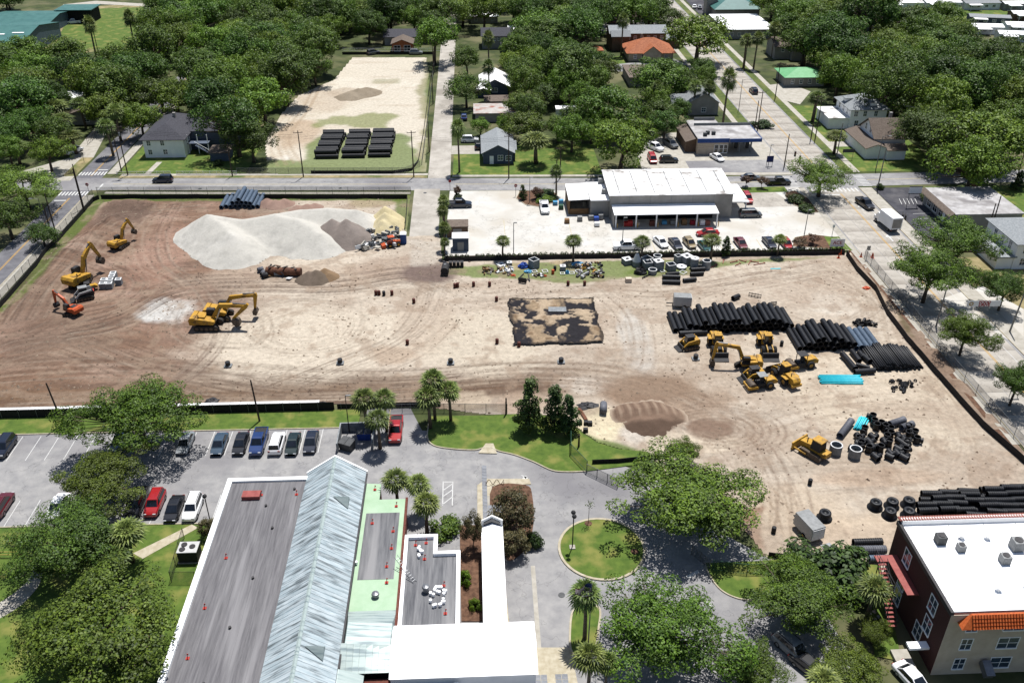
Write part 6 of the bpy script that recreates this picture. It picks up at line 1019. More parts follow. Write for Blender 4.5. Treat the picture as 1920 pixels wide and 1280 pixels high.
def wheels(o, pts, r, wd, m='tyre'):
    wm = MB().lathe([(r*.5, -wd/2), (r*.9, -wd/2), (r, -wd*.3), (r, wd*.3), (r*.9, wd/2), (r*.5, wd/2)], 16, True).mesh('wheel', m); rm = MB().lathe([(.05, -wd*.3), (r*.5, -wd*.42), (r*.5, wd*.42), (.05, wd*.3)], 10).mesh('rim', 'cat_yellow')
    for x, y in pts: w_ = put('wheel', wm, o, (x, y, r)); w_.rotation_euler = (R(90), 0, 0); put('rim', rm, w_)
def cabin(o, x0, x1, w_, z0, z1, roofm='cat_yellow'):
    cb = MB().hexa([(x0, -w_, z0), (x1, -w_, z0), (x1, w_, z0), (x0, w_, z0)], [(x0+.1, -w_*.9, z1), (x1-.15, -w_*.9, z1), (x1-.15, w_*.9, z1), (x0+.1, w_*.9, z1)]).build('cab', 'machine_dark', o)
    pane([(x1, -w_, z0+.2), (x1, w_, z0+.2), (x1-.15, w_*.9, z1), (x1-.15, -w_*.9, z1)]).build('windscreen', 'car_glass', cb); pane([(x0, -w_, z0+.3), (x1, -w_, z0+.3), (x1-.15, -w_*.9, z1), (x0+.1, -w_*.9, z1)]).build('cab_window', 'glass_dark', cb); MB().box(x0-.05, x1-.05, -w_, w_, z1, z1+.14).build('cab_roof', roofm, cb); return cb
def loader(px, py, hd, label, s=1., bucket=True):
    P = D(px, py); o = thing('wheel_loader', label, 'loader', P, R(hd)); o.scale = (s,)*3
    wheels(o, [(1.5, 1.05), (1.5, -1.05), (-1.6, 1.05), (-1.6, -1.05)], .82, .6)
    MB().side([(-3.5, .9), (-.5, .9), (-.5, 1.9), (-1.2, 2.2), (-3.2, 2.1), (-3.6, 1.7)], -.75, .75).build('engine_body', 'cat_yellow', o); MB().box(-3.75, -3.3, -1.0, 1.0, .7, 1.15).build('rear_bumper', 'cat_yellow', o); cabin(o, -.75, .65, .7, 1.6, 3.2); MB().cyl((-2.2, .3, 2.1), (-2.2, .3, 2.7), .08, n=8).build('exhaust', 'machine_dark', o)
    for sd in (-1, 1): MB().box(-2.3, -.9, sd*1.1-.35, sd*1.1+.35, 1.68, 1.78).build('fender', 'cat_yellow', o)
    MB().box(.5, 2.2, -.55, .55, .7, 1.5).build('front_frame', 'machine_dark', o)
    for sd in (-1, 1): beam(o, 'lift_arm', [(1.3, 1.8, .3), (2.6, 1.4, .4), (3.2, .6, .3)], .16, 'cat_yellow', 1).location = (0, sd*.5, 0)
    if bucket: MB().side([(3.0, .15), (4.2, .05), (4.25, .12), (3.4, .4), (3.2, 1.2), (3.0, 1.3), (2.9, .6)], -1.45, 1.45).build('bucket', 'machine_dark', o)
    return o
loader(1343, 656, 268, 'yellow wheel loader nearer to the small track loader', .92); loader(1436, 656, 268, 'yellow wheel loader nearer to the second pipe stack', .92); loader(1468, 712, 110, 'yellow wheel loader seen from behind beside the roller', .9, True)
def roller(px, py, hd, label, top='machine_dark', s=1.):
    P = D(px, py); o = thing('road_roller', label, 'roller', P, R(hd)); o.scale = (s,)*3
    MB().cyl((1.9, -1.05, .75), (1.9, 1.05, .75), .75, n=22).build('drum', 'steel_worn', o); MB().box(.9, 2.9, -1.22, -1.08, .45, .95).box(.9, 2.9, 1.08, 1.22, .45, .95).box(2.75, 2.95, -1.08, 1.08, .45, .95).build('drum_frame', 'cat_yellow', o)
    MB().side([(-2.9, .9), (-.7, .8), (-.7, 1.75), (-2.3, 1.9), (-2.95, 1.5)], -.75, .75).build('engine_body', 'cat_yellow', o); MB().box(-.7, .9, -.75, .75, .6, 1.2).build('platform', 'machine_dark', o); wheels(o, [(-1.4, 1.0), (-1.4, -1.0)], .75, .5)
    for x in (-.65, .6):
        for y in (-.7, .7): MB().box(x-.05, x+.05, y-.05, y+.05, 1.2, 2.7).build('canopy_post', 'machine_dark', o)
    MB().box(-.85, .8, -.85, .85, 2.7, 2.8).build('canopy', top, o); MB().box(-.4, .1, -.3, .3, 1.2, 1.9).build('seat', 'machine_dark', o); return o
roller(1500, 688, 190, 'yellow road roller with dark canopy facing the loader', s=.92); roller(1425, 726, 190, 'yellow road roller with pale canopy nearest to camera', 'ac_grey', .85)
def skid(px, py, hd, label, col='cat_yellow', stripe=None, s=1.):
    P = D(px, py); o = thing('track_loader', label, 'loader', P, R(hd)); o.scale = (s,)*3
    for sd in (-1, 1): track(o, 2.6, .7, sd*.85-.2, sd*.85+.2)
    MB().side([(-1.4, .5), (.9, .5), (.9, 1.0), (-.4, 1.5), (-1.3, 1.6), (-1.5, 1.1)], -.62, .62).build('body', col, o); cabin(o, -.6, .75, .5, 1.0, 2.0, 'machine_dark' if not stripe else 'ac_grey')
    for sd in (-1, 1): beam(o, 'lift_arm', [(-1.2, 1.6, .28), (.6, 1.35, .26), (1.5, .5, .24)], .14, stripe or col, 1).location = (0, sd*.78, 0)
    MB().side([(1.4, .1), (2.2, .04), (2.2, .1), (1.6, .3), (1.5, .8), (1.35, .8)], -.9, .9).build('bucket', 'machine_dark', o); MB().box(-1.55, -1.4, -.5, .5, .7, 1.3).build('rear_grille', 'red_post' if stripe else 'machine_dark', o); return o
skid(160, 560, 205, 'white and dark track loader with red grille behind large excavator', 'machine_dark', 'machine_white', 1.15); skid(1292, 652, 195, 'small yellow track loader at left of the wheel loaders', s=1.1); skid(1412, 712, 190, 'small yellow track loader between excavator and pale canopied roller', s=1.1)
roller(166, 545, 200, 'small dark roller parked behind the white and dark track loader', 'machine_dark', .6)
def dozer(px, py, hd, label):
    P = D(px, py); o = thing('bulldozer', label, 'bulldozer', P, R(hd))
    for sd in (-1, 1): track(o, 3.6, .95, sd*1.05-.28, sd*1.05+.28, 'steel_worn')
    MB().side([(-1.9, .8), (2.0, .7), (2.1, 1.6), (.4, 1.85), (.3, 1.3), (-1.9, 1.4)], -.7, .7).build('body', 'cat_yellow', o); cabin(o, -1.2, .4, .75, 1.3, 2.75); MB().side([(2.5, .05), (2.75, .1), (2.6, .7), (2.75, 1.25), (2.55, 1.25), (2.4, .6)], -1.7, 1.7).build('blade', 'cat_yellow', o)
    for sd in (-1, 1): MB().boxc((1.6, sd*1.45, .5), (2.4, .14, .22)).build('push_arm', 'cat_yellow', o)
    MB().cyl((1.2, .3, 1.7), (1.2, .3, 2.4), .08, n=8).build('exhaust', 'machine_dark', o); MB().box(-2.2, -1.8, -.6, .6, .8, 1.5).build('rear_tank', 'cat_yellow', o); return o
dozer(1526, 852, 125, 'yellow bulldozer beside the two concrete rings')
# small orange loader and blue toilet beside the rubble
o = thing('compact_tractor', 'small orange tractor with white canopy beside the rubble', 'tractor', D(738, 462), R(20)); wheels(o, [(-.9, .7), (-.9, -.7), (.9, .6), (.9, -.6)], .5, .35); MB().side([(-1.3, .6), (1.4, .6), (1.4, 1.2), (.2, 1.3), (-1.2, 1.1)], -.45, .45).build('body', 'machine_orange', o); MB().box(-1.1, .2, -.6, .6, 2.2, 2.3).build('canopy', 'machine_orange', o); MB().side([(-2.6, .1), (-1.8, .1), (-1.7, .9), (-2.5, .7)], -.7, .7).build('bucket', 'machine_orange', o)
for x in (-1, .1):
    for y in (-.5, .5): MB().box(x-.04, x+.04, y-.04, y+.04, 1.0, 2.2).build('canopy_post', 'machine_dark', o)
o = thing('portable_toilet', 'blue portable toilet with white roof beside the sand heap', 'portable toilet', D(757, 456)); MB().box(-.6, .6, -.6, .6, 0, 2.1).build('cabin', 'blue_paint', o); MB().hexa([(-.65, -.65, 2.1), (.65, -.65, 2.1), (.65, .65, 2.1), (-.65, .65, 2.1)], [(-.4, -.4, 2.4), (.4, -.4, 2.4), (.4, .4, 2.4), (-.4, .4, 2.4)]).build('roof', 'roof_pure', o); MB().box(-.4, .4, -.65, -.6, .1, 1.95).build('door', 'blue_paint', o)
def trailer(px, py, hd, L_, W_, H_, label):
    o = thing('box_trailer', label, 'trailer', D(px, py), R(hd)); MB().box(-L_/2, L_/2, -W_/2, W_/2, .5, H_, .04).build('body', 'machine_white', o); MB().box(-L_/2+.05, L_/2-.05, -W_/2+.05, W_/2-.05, H_, H_+.05).build('roof', 'ac_grey', o); MB().box(-L_/2-.03, -L_/2, -W_/2+.1, W_/2-.1, .6, H_-.1).build('rear_door', 'white_wall', o)
    wheels(o, [(-.4, W_/2), (-.4, -W_/2)], .36, .22); MB().box(L_/2, L_/2+1.2, -.08, .08, .45, .6).build('hitch', 'machine_dark', o); MB().box(-.95, .15, -W_/2-.14, -W_/2, .7, .8).build('fender', 'steel', o)
trailer(1514, 1000, 108, 3.6, 2.0, 2.3, 'white box trailer on sand beside the wide hedge'); trailer(1278, 574, 172, 3.2, 1.9, 2.2, 'white box trailer behind the big black pipe stack')
# ================================================================ pipes and fittings on the site
mat('pipe_black', S(24, 25, 30), S(40, 42, 48), 2, .5, spec=.3, rand=.12); mat('pipe_blue', S(84, 102, 124), S(108, 126, 146), 2, .5, rand=.1); mat('pipe_grey', S(104, 106, 116), S(128, 130, 138), 2, .6, rand=.1); mat('pipe_teal', (.02, .42, .52), (.05, .52, .6), 2, .45, rand=.05)
mat('precast', S(140, 146, 150), S(172, 176, 178), 1.5, .9, .2, rand=.08); mat('precast_top', (.46, .47, .47), (.56, .56, .56), 2, .85); mat('liner_black', S(40, 38, 42), S(62, 60, 62), 1, .6); mat('barrel_orange', S(206, 84, 36), S(224, 104, 52), 3, .6); mat('barrel_brown', S(92, 44, 34), S(124, 62, 46), 3, .7); mat('tarp_blue', S(36, 78, 178), S(60, 104, 204), 2, .5); mat('tarp_light', S(70, 160, 214), S(110, 190, 232), 2, .5)
PM = {}
def pipe_mesh(L, D_, m, corr=0.0, n=16):
    k = (L, D_, m, corr)
    if k in PM: return PM[k]
    r = D_/2; xs = []; nr = int(L/.26) if corr else 1
    prof = []
    if corr:
        for i in range(nr):
            x = -L/2+L*i/nr; d = L/nr; prof += [(r, x), (r, x+d*.5), (r-corr, x+d*.62), (r-corr, x+d*.9)]
        prof.append((r, L/2))
    else: prof = [(r, -L/2), (r, L/2-.34), (r*1.06, L/2-.3), (r*1.06, L/2)]
    prof += [(r*.86, L/2), (r*.86, -L/2)]
    b = MB().ring([[(x, q*math.cos(2*math.pi*i/n), q*math.sin(2*math.pi*i/n)) for i in range(n)] for q, x in prof], False, True)
    PM[k] = b.mesh('pipe', m, not corr); return PM[k]
def pipe(x, y, z, hd, L, D_, m, label, group, corr=0.0, name='drain_pipe', tilt=0):
    o = put(name, pipe_mesh(L, D_, m, corr), None, (x, y, z)); o.rotation_euler = (rnd.uniform(0, 6.28) if not tilt else 0, R(tilt), R(hd)); o.rotation_mode = 'XYZ'; return tag(o, label, 'pipe', group)
ORDN = 'first second third fourth fifth sixth seventh eighth ninth tenth eleventh twelfth thirteenth fourteenth fifteenth sixteenth seventeenth eighteenth nineteenth twentieth twenty-first twenty-second'.split()
def stack(x0, yc, cols, pitch, L, D_, mats, label, group, axis='y', corr=0.02, jit=.35):
    for c, lv in enumerate(cols):
        for k in range(lv):
            if k and not (c+1 < len(cols) and cols[c+1] >= k): continue
            x = x0+c*pitch+(.5*pitch if k % 2 else 0); j = rnd.uniform(-jit, jit); z = .06+D_/2+k*D_*.88; m = mats(c, k)
            if axis == 'y': pipe(x, yc+j, z, 90, L, D_, m, label % (('ground', 'second', 'third', 'top')[k], ORDN[c]), group, corr)
            else: pipe(yc+j, x, z, 0, L, D_, m, label % (('ground', 'second', 'third', 'top')[k], ORDN[c]), group, corr)
blk = lambda c, k: 'pipe_black'
stack(33.9, 135.7, [1, 1, 2, 2, 2, 3, 2, 2, 3, 3, 3, 3, 2, 2, 3, 2, 3, 3, 3, 2, 1], .98, 6.0, .95, blk, 'black pipe, %s tier, %s from the trailer end of the big stack', 'black pipes of the big stack')
pipe(*D(1474, 600)[:2], .55, 90, 6, .95, 'pipe_black', 'single black pipe lying between the two black stacks', None, .02); pipe(*D(1299, 629)[:2], .55, 3, 4.8, .95, 'pipe_black', 'black pipe lying crosswise before the big stack', None, .02); pipe(*D(1379, 562)[:2], .55, 35, 1.6, .95, 'pipe_black', 'short black pipe end standing out behind the big stack', None, .02)
stack(53.4, 129.2, [1, 2, 2, 3, 3, 2, 3, 3, 2, 2, 1, 1, 1, 1, 1], .95, 6.2, .92, lambda c, k: 'pipe_blue' if c > 9 else 'pipe_black', 'pipe, %s tier, %s from big stack side in stack behind the thin bundle', 'pipes of the second stack')
for a, hd, L, D_, lb in [((1590, 683), 96, 4.6, 1.0, 'longest of loose black pipes beside the teal bundle'), ((1603, 672), 92, 3.2, .9, 'upright lying black pipe behind the longest loose one'), ((1614, 670), 92, 1.6, .9, 'short stub pipe in the loose black group'), ((1623, 677), 105, 2, .95, 'thick stub pipe touching the thin bundle'), ((1617, 690), 150, 2.2, .7, 'slanted short black pipe in the loose group'), ((1620, 701), 5, 3.4, .95, 'crosswise black pipe in front of the loose group')]:
    p = D(*a); pipe(p.x, p.y, p.z+D_/2, hd, L, D_, 'pipe_black', lb, 'loose black pipes beside the teal bundle', .02)
stack(64.0, 123, [2, 3, 3, 3, 4, 4, 4, 4, 3, 3, 3, 4, 4, 4, 3, 3, 3, 2, 2, 2, 1, 1], .36, 6.4, .34, blk, 'thin black pipe, %s tier, %s from loose pipes side of the thin bundle', 'thin black pipes of the bundle', corr=0)
def bundle(px, py, hd, n, L, label, group):
    p = D(px, py); c, s = math.cos(R(hd+90)), math.sin(R(hd+90))
    for k in range(n):
        l = k % 2; o = (k//2-n/4)*.31+.15*l; pipe(p.x+c*o+rnd.uniform(-.2, .2)*s, p.y+s*o-rnd.uniform(-.2, .2)*c, p.z+.14+.2*l, hd, L, .22, 'pipe_teal', label, group, 0, 'water_pipe')
bundle(1575, 713, -3, 14, 6.6, 'teal water pipe in the bundle before the parked roller', 'teal pipes beside the roller'); bundle(1613, 796, 55, 9, 3.4, 'teal water pipe in short bundle beside the fittings heap', 'teal pipes beside the fittings')
for a, hd, L, lb in [((1584, 809), 50, 4.6, 'long dark grey pipe beside the short teal bundle'), ((1680, 797), 22, 2.8, 'upper dark grey pipe behind the fittings heap'), ((1699, 804), 22, 2.2, 'lower dark grey pipe behind the fittings heap')]:
    p = D(*a); pipe(p.x, p.y, p.z+.55, hd, L, 1.05, 'pipe_grey', lb, None)
# tee fittings
tee = MB(); 
for z0, z1, r0 in ((0, 1.15, .45), (0, .16, .5), (.98, 1.15, .5)): tee.ring([[(r0*math.cos(t), r0*math.sin(t), z) for t in np.linspace(0, 2*math.pi, 16, endpoint=False)] for z in (z0, z1)]+[[(.4*math.cos(t), .4*math.sin(t), z) for t in np.linspace(0, 2*math.pi, 16, endpoint=False)] for z in (z1, z0)], False, True)
tee.cyl((.35, 0, .58), (.85, 0, .58), .36, n=14, cap=False); tee.cyl((.72, 0, .58), (.86, 0, .58), .41, n=14); tee = tee.mesh('fitting', 'pipe_black')
for i, (x, y) in enumerate([(1060, 110), (1110, 230), (1170, 200), (955, 270), (1025, 330), (850, 330), (880, 400), (980, 390), (840, 440), (910, 460), (1030, 450), (760, 490), (1010, 520), (1060, 590), (1290, 270), (1290, 330), (1380, 320), (1520, 240), (1520, 330), (1600, 310), (1625, 400), (1240, 370), (1190, 390), (1370, 390), (1270, 440), (1440, 440), (1340, 490), (1160, 510), (1260, 540), (1350, 540), (1480, 540), (1230, 590), (1420, 600), (1500, 440), (900, 370), (1080, 170), (1220, 240), (1450, 380)]):
    p = D(1480+x/6.857, 770+y/6.857+2, 0); o = put('pipe_fitting', tee, None, p); up = i % 3 == 0 or y < 280 or i in (18, 19, 20, 30)
    o.rotation_euler = (0, 0, rnd.uniform(0, 6.28)) if up else (R(90), 0, rnd.uniform(-.5, .5)+R(20)); o.location.z += 0 if up else .5
    tag(o, 'black tee fitting %s in the heap beside the concrete rings' % ('standing open end up' if up else 'lying on its side'), 'pipe fitting', 'black fittings in the heap')
cpl = MB().lathe([(.2, 0), (.26, .05), (.26, .3), (.2, .35), (.17, .35), (.17, 0)], 10, True).mesh('coupling', 'pipe_black')
for i in range(34):
    px, py = (rnd.uniform(1668, 1698), rnd.uniform(716, 738)) if i < 22 else (rnd.uniform(1692, 1724), rnd.uniform(716, 728)); o = put('pipe_coupling', cpl, None, D(px, py)); o.rotation_euler = (rnd.choice((0, R(90))), 0, rnd.uniform(0, 6)); o.location.z += .12
    tag(o, 'small black coupling scattered in front of the thin pipe bundle', 'pipe coupling', 'black couplings before the thin bundle')
# bright sandy lot stacks and grey stack by the cross street
for i, (xa, lb) in enumerate(((-37.6, 'street house end'), (-30.8, 'middle'), (-24.2, 'side road end'))):
    stack(222.6+.3*i, xa, [2, 2, 2, 1, 2, 2, 2, 1, 2, 2, 2, 1, 2, 2, 1], 1.22, 5.6, 1.15, blk, 'long black pipe, %s tier, %s row from street, '+{0: 'first', 1: 'middle', 2: 'last'}[i]+' sandy lot stack', 'black pipes on sandy lot stack %s' % lb, 'x', .02, .25)
p = G(455, 388); stack(p.x-4.4, p.y+2.4, [1, 1, 2, 2, 3, 2, 2, 1, 1], 1.0, 7, .95, lambda c, k: 'pipe_blue', 'blue grey pipe, %s tier, %s from left in stack by cross street', 'blue grey pipes by the cross street')
# corrugated heap behind the brick building
for r_ in range(5):
    for c in range(6): pipe(57.6+c*2.75+rnd.uniform(-.3, .3)+.4*r_, 84.6+r_*1.25+c*.12, .5, -4+rnd.uniform(-4, 4), 2.6, .9, 'pipe_black', 'ribbed black pipe on the ground in heap behind the brick building', 'ribbed pipes at bottom of the heap', .05)
for i, (x, y) in enumerate([(785, 350), (800, 415), (960, 270), (970, 340), (1120, 265), (1140, 330), (1050, 400), (1230, 410), (1285, 230), (1330, 300), (1490, 300), (1500, 355), (1360, 470), (1560, 170), (1600, 230), (1760, 150), (1810, 215), (1690, 300), (1730, 360), (1880, 290), (1600, 430), (1780, 430), (1890, 430), (1900, 360), (1870, 145)]):
    p = G(1610+x/6.19, 890+y/6.19, 1.2); pipe(p.x, p.y, 1.28, -4+rnd.uniform(-5, 5), 2.5, .88, 'pipe_black', 'ribbed black pipe on top of the heap behind the brick building', 'ribbed pipes on top of the heap', .05)
pipe(*G(1625, 1022)[:2], .55, 0, 3.6, 1.0, 'pipe_black', 'ribbed black pipe lying behind the fire escape', None, .05); pipe(*G(1625, 1037)[:2], .6, -1, 4.4, 1.1, 'pipe_grey', 'ribbed light grey pipe lying behind the fire escape', None, .05); pipe(*G(1648, 1052)[:2], .5, -1, 2.6, .9, 'pipe_blue', 'third pipe tucked nearest to the fire escape', None, .05)
base = MB().lathe([(1.0, 0), (1.0, .14), (.8, .2), (.76, 1.0), (.7, 1.12), (.36, 1.16), (.34, .9), (.05, .88)], 22).mesh('manhole_base', 'pipe_black', True)
for px, py, lb in ((1640, 952, 'leftmost of five by the ribbed heap'), (1671, 950, 'middle of the back three by the ribbed heap'), (1702, 948, 'nearest the ribbed heap in back row'), (1667, 968, 'left of the front pair by ribbed heap'), (1702, 968, 'right of the front pair by ribbed heap'), (1545, 972, 'alone beside the white box trailer')): tag(put('manhole_chamber', base, None, D(px, py)), 'round black plastic manhole base '+lb, 'manhole base', 'black manhole bases')
# concrete precast pieces
def precast(kind, px, py, w_, h, rz, label):
    p = D(px, py, 0); b = MB(); t = MB(); th = .11
    o = thing('precast_box' if kind in ('box', 'lid') else 'concrete_ring' if kind in ('ring', 'cone', 'cap') else 'inlet_casting', label, 'concrete box' if kind in ('box', 'lid') else 'concrete ring' if kind in ('ring', 'cone', 'cap') else 'casting', p, R(rz)); a = w_/2
    if kind in ('box', 'lid', 'frame'):
        hole = a-th if kind != 'lid' else a*.4
        for q in ((-a, a, -a, -hole), (-a, a, hole, a), (-a, -hole, -hole, hole), (hole, a, -hole, hole)): (t if kind != 'x' else b).box(*q, h-.1, h)
        if kind != 'frame':
            for q in ((-a, a, -a, -a+th), (-a, a, a-th, a), (-a, -a+th, -a+th, a-th), (a-th, a, -a+th, a-th)): b.box(*q, 0, h-.1)
            b.build('wall', 'precast', o); MB().box(-a+th, a-th, -a+th, a-th, 0, .12).build('base_slab', 'precast', o); MB().cyl((a-.02, 0, h*.35), (a+.03, 0, h*.35), .22, n=12).build('pipe_port', 'dark_inside', o)
    elif kind == 'ring': b.lathe([(a, 0), (a, h-.08), (a-.14, h-.08), (a-.14, 0)], 22, True); t.lathe([(a, h-.08), (a, h), (a-.14, h), (a-.14, h-.08)], 22, True); b.build('wall', 'precast', o); MB().cyl((0, 0, 0), (0, 0, .1), a-.14, n=20).build('base_slab', 'precast', o)
    elif kind == 'cone': b.lathe([(a, 0), (a, h*.4), (a-.14, h*.4), (a-.14, 0)], 22, True).build('wall', 'precast', o); t.lathe([(a, h*.4), (a*.35, h), (a*.22, h), (a*.22, h-.2), (a-.2, h*.4)], 22, True)
    elif kind == 'cap': b.lathe([(a*.92, 0), (a*.92, h-.2)], 22).build('wall', 'precast', o); t.lathe([(a, h-.2), (a, h-.04), (a*.9, h), (a*.25, h), (a*.25, h-.2)], 22, True)
    t.build('top', 'precast_top', o); return o
Z4 = lambda x, y: (1150+x/9.6, 470+y/9.6)
for k, x, y, w_, h, rz, lb in [('lid', 245, 235, 1.7, 1.1, 20, 'lidded low concrete box at left of the precast group'), ('cone', 415, 270, 1.7, 2.6, 0, 'concrete manhole with white cone top'), ('box', 600, 250, 1.8, 1.5, 35, 'open concrete box turned diagonal beside the cone'), ('ring', 787, 215, 1.7, 1.6, 0, 'open concrete ring behind the square boxes'), ('box', 610, 320, 1.6, 1.5, 10, 'open concrete box in front of the diagonal one'), ('lid', 800, 335, 1.7, 1.9, 18, 'tall concrete box with small hatch'), ('ring', 702, 415, 1.7, .95, 0, 'low concrete ring at front of the precast group'), ('box', 1155, 225, 1.2, 1.7, 25, 'slim open concrete box near the hedge'), ('lid', 1310, 235, 1.9, 1.8, 28, 'large concrete box with hatch near the hedge'), ('cap', 1450, 310, 1.7, 2.2, 0, 'round concrete chamber with white cap'), ('cap', 1225, 320, 2.0, .5, 0, 'flat round white concrete lid on grass'), ('box', 1030, 350, 1.6, 1.3, 15, 'open concrete box with pipe port'), ('ring', 1668, 315, 1.7, 1.7, 0, 'open concrete ring at end of precast group'), ('frame', 880, 385, .9, .2, 20, 'small white concrete frame in front of hatch box'), ('frame', 1250, 415, 1.2, .3, 40, 'broken white frame behind black pipes')]: precast(k, *Z4(x, y), w_, h, rz, lb)
Z3 = lambda x, y: (920+x/9.14, 470+y/9.14)
for k, x, y, w_, h, rz, lb in [('box', 740, 290, 1.6, 1.8, 35, 'tall open concrete box beside the blue tarp'), ('lid', 175, 250, 1.5, .25, 30, 'flat concrete lid near hedge at left end'), ('lid', 320, 240, 1.0, .6, 5, 'small low concrete box near the hedge'), ('frame', 180, 365, 1.0, .25, 10, 'white frame by the lumber'), ('frame', 290, 355, .9, .25, 25, 'white frame beside the orange scrap'), ('frame', 750, 370, 1.0, .25, 15, 'white frame below the tall open box'), ('frame', 930, 370, 1.1, .3, 10, 'white frame beside the orange barrel'), ('lid', 1235, 330, 1.1, .9, 0, 'stacked white frames with hatch'), ('frame', 1230, 400, .9, .2, 0, 'white frame in front of the stacked frames'), ('frame', 1390, 395, 1.0, .2, 0, 'white frame beside the pale blue bag'), ('frame', 1495, 385, 1.0, .5, 10, 'white metal frame next to the scrap')]: precast(k, *Z3(x, y), w_, h, rz, lb)
for px, py, lb in ((1565, 846, 'left concrete ring beside the bulldozer'), (1601, 853, 'right concrete ring in front of black fittings')): precast('ring', px, py+4, 1.7, 1.5, 0, lb)
for (a, hd, L, lb) in [((1060, 455), 8, 2.6, 'black pipe behind the two front ones'), ((1040, 510), -6, 3.4, 'middle black pipe before precast group'), ((1040, 600), -6, 3.4, 'front black pipe before precast group'), ((1370, 560), 10, 2.6, 'black pipe right of the front ones'), ((1520, 370), 6, 2.8, 'back black pipe by the capped chamber'), ((1500, 450), 5, 2.6, 'black pipe leaning on capped chamber'), ((1520, 305), -12, 2.2, 'topmost black pipe by the open ring')]: p = D(*Z4(*a)); pipe(p.x, p.y, p.z+.4, hd, L, .8, 'pipe_black', lb, 'black pipes before the precast boxes', .04)
for i, (x, y) in enumerate([(795, 712), (780, 748), (685, 790), (760, 790), (858, 790), (668, 838), (748, 836)]):
    p = D(90+x/6.4, 410+y/6.4); o = thing('block_pallet', 'grey block stack with white rim, %s beside the large excavator' % ['rearmost', 'second from rear', 'left of middle row', 'centre of middle row', 'right of middle row', 'left of front row', 'centre of front row'][i], 'block stack', p, R(6), 'block stacks beside the excavator')
    for z in range(3): MB().box(-.56, .56, -.54, .54, .02+z*.36, .36+z*.36).build('block', 'precast', o)
    for q in ((-.56, .56, -.54, -.38), (-.56, .56, .38, .54), (-.56, -.38, -.38, .38), (.38, .56, -.38, .38)): MB().box(*q, 1.08, 1.2).build('rim', 'precast_top', o)
# drain inlets and barrels
for px, py, lb in ((428, 687, 'before the two excavators'), (638, 682, 'left of the palm trio'), (845, 682, 'above the palm trio'), (1052, 680, 'above the magnolias'), (1304, 674, 'below the small track loader')):
    o = thing('drain_inlet', 'square concrete drain inlet with black riser '+lb, 'drain inlet', D(px, py)); MB().box(-.6, .6, -.5, .5, 0, .25).build('slab', 'precast', o); MB().cyl((0, 0, .3), (0, 0, .9), .4, n=14).build('riser', 'pipe_black', o)
bar = MB().lathe([(.27, 0), (.29, .05), (.29, .4), (.31, .43), (.29, .46), (.29, .85), (.26, .9), (.05, .9)], 12)
bms = {m: bar.mesh('barrel', m, True) for m in ('barrel_brown', 'barrel_orange', 'plastic_black')}
for i, (px, py) in enumerate([(705, 553), (711, 553), (735, 553), (776, 568), (853, 540), (858, 539), (888, 537), (918, 537), (931, 565), (1065, 535), (1096, 535), (764, 646), (932, 644), (973, 650), (1465, 648), (1518, 908), (1450, 998), (720, 554)]):
    o = put('barrel', bms['barrel_brown' if i < 14 else 'plastic_black'], None, D(px, py)); tag(o, 'dark drum %s' % ['left of the first pair on the haul road', 'right of the first pair on the haul road', 'alone right of the first pair', 'beside crossing tracks at the puddle', 'left of drum pair near the tank', 'right of drum pair near the tank', 'first of two along the grass edge', 'second of two along the grass edge', 'on sand left of the liner', 'first before the scrap heap', 'second before the scrap heap', 'on sand above the palm trio', 'left of the liner corner', 'at lower left corner of liner', 'between loader and second stack', 'alone on sand below the bulldozer', 'beside the shaded oak edge', 'lying on the haul road'][i], 'barrel', 'drums set out on the site')
tag(put('barrel', bms['barrel_orange'], None, D(*Z3(1065, 400))), 'orange topped barrel on the grass', 'barrel'); tag(put('barrel', bms['plastic_black'], None, D(*Z3(1100, 340))), 'black barrel behind the orange topped one', 'barrel')
# crumpled tarps, scrap pieces
def blobmesh(name, rx, ry, rz, m, seed, amp=.3):
    rs = np.random.RandomState(seed); r = []
    for i in range(7):
        t = math.pi/2*(i/6); r.append([((rx*math.cos(t)*(1+amp*rs.uniform(-1, 1)))*math.cos(a), (ry*math.cos(t)*(1+amp*rs.uniform(-1, 1)))*math.sin(a), rz*math.sin(t)*(1+.2*rs.uniform(-1, 1))) for a in np.linspace(0, 2*math.pi, 12, endpoint=False)])
    return MB().ring(r).mesh(name, m)
for i, (a, rx, ry, rz, m, lb) in enumerate([(Z3(565, 290), 1.0, .8, 1.1, 'tarp_blue', 'deep blue tarp bundle beside the tall concrete box'), (Z3(640, 370), .8, .6, .5, 'tarp_light', 'light blue plastic heap next to the fork frame'), (Z3(1495, 240), 1.2, .7, .6, 'tarp_light', 'bright blue tarp crumpled near the hedge'), (Z3(1315, 395), .4, .4, .7, 'tarp_light', 'pale blue bag beside white frames'), (Z4(490, 410), 1.2, .9, 1.5, 'liner_black', 'black plastic bundle before the cone manhole'), (Z3(385, 435), .6, .4, .3, 'barrel_orange', 'orange scrap heap on grass edge'), (Z3(930, 445), .4, .3, .35, 'barrel_orange', 'small orange scrap before white frame'), ((845, 505), .1, .1, .1, 'liner_black', 'black rag by the tank'), ((1102, 762), 1.6, .9, .5, 'liner_black', 'crumpled black sheet beside the shorter magnolia'), ((398, 752), 1.1, .8, .4, 'liner_black', 'coil of black hose beside the utility pole'), ((606, 759), 1.0, .6, .5, 'liner_black', 'black plastic heap behind the screen fence')]):
    p = D(*a); tag(put('tarp', blobmesh('tarp', rx, ry, rz, m, 60+i), None, p), lb, 'tarp')
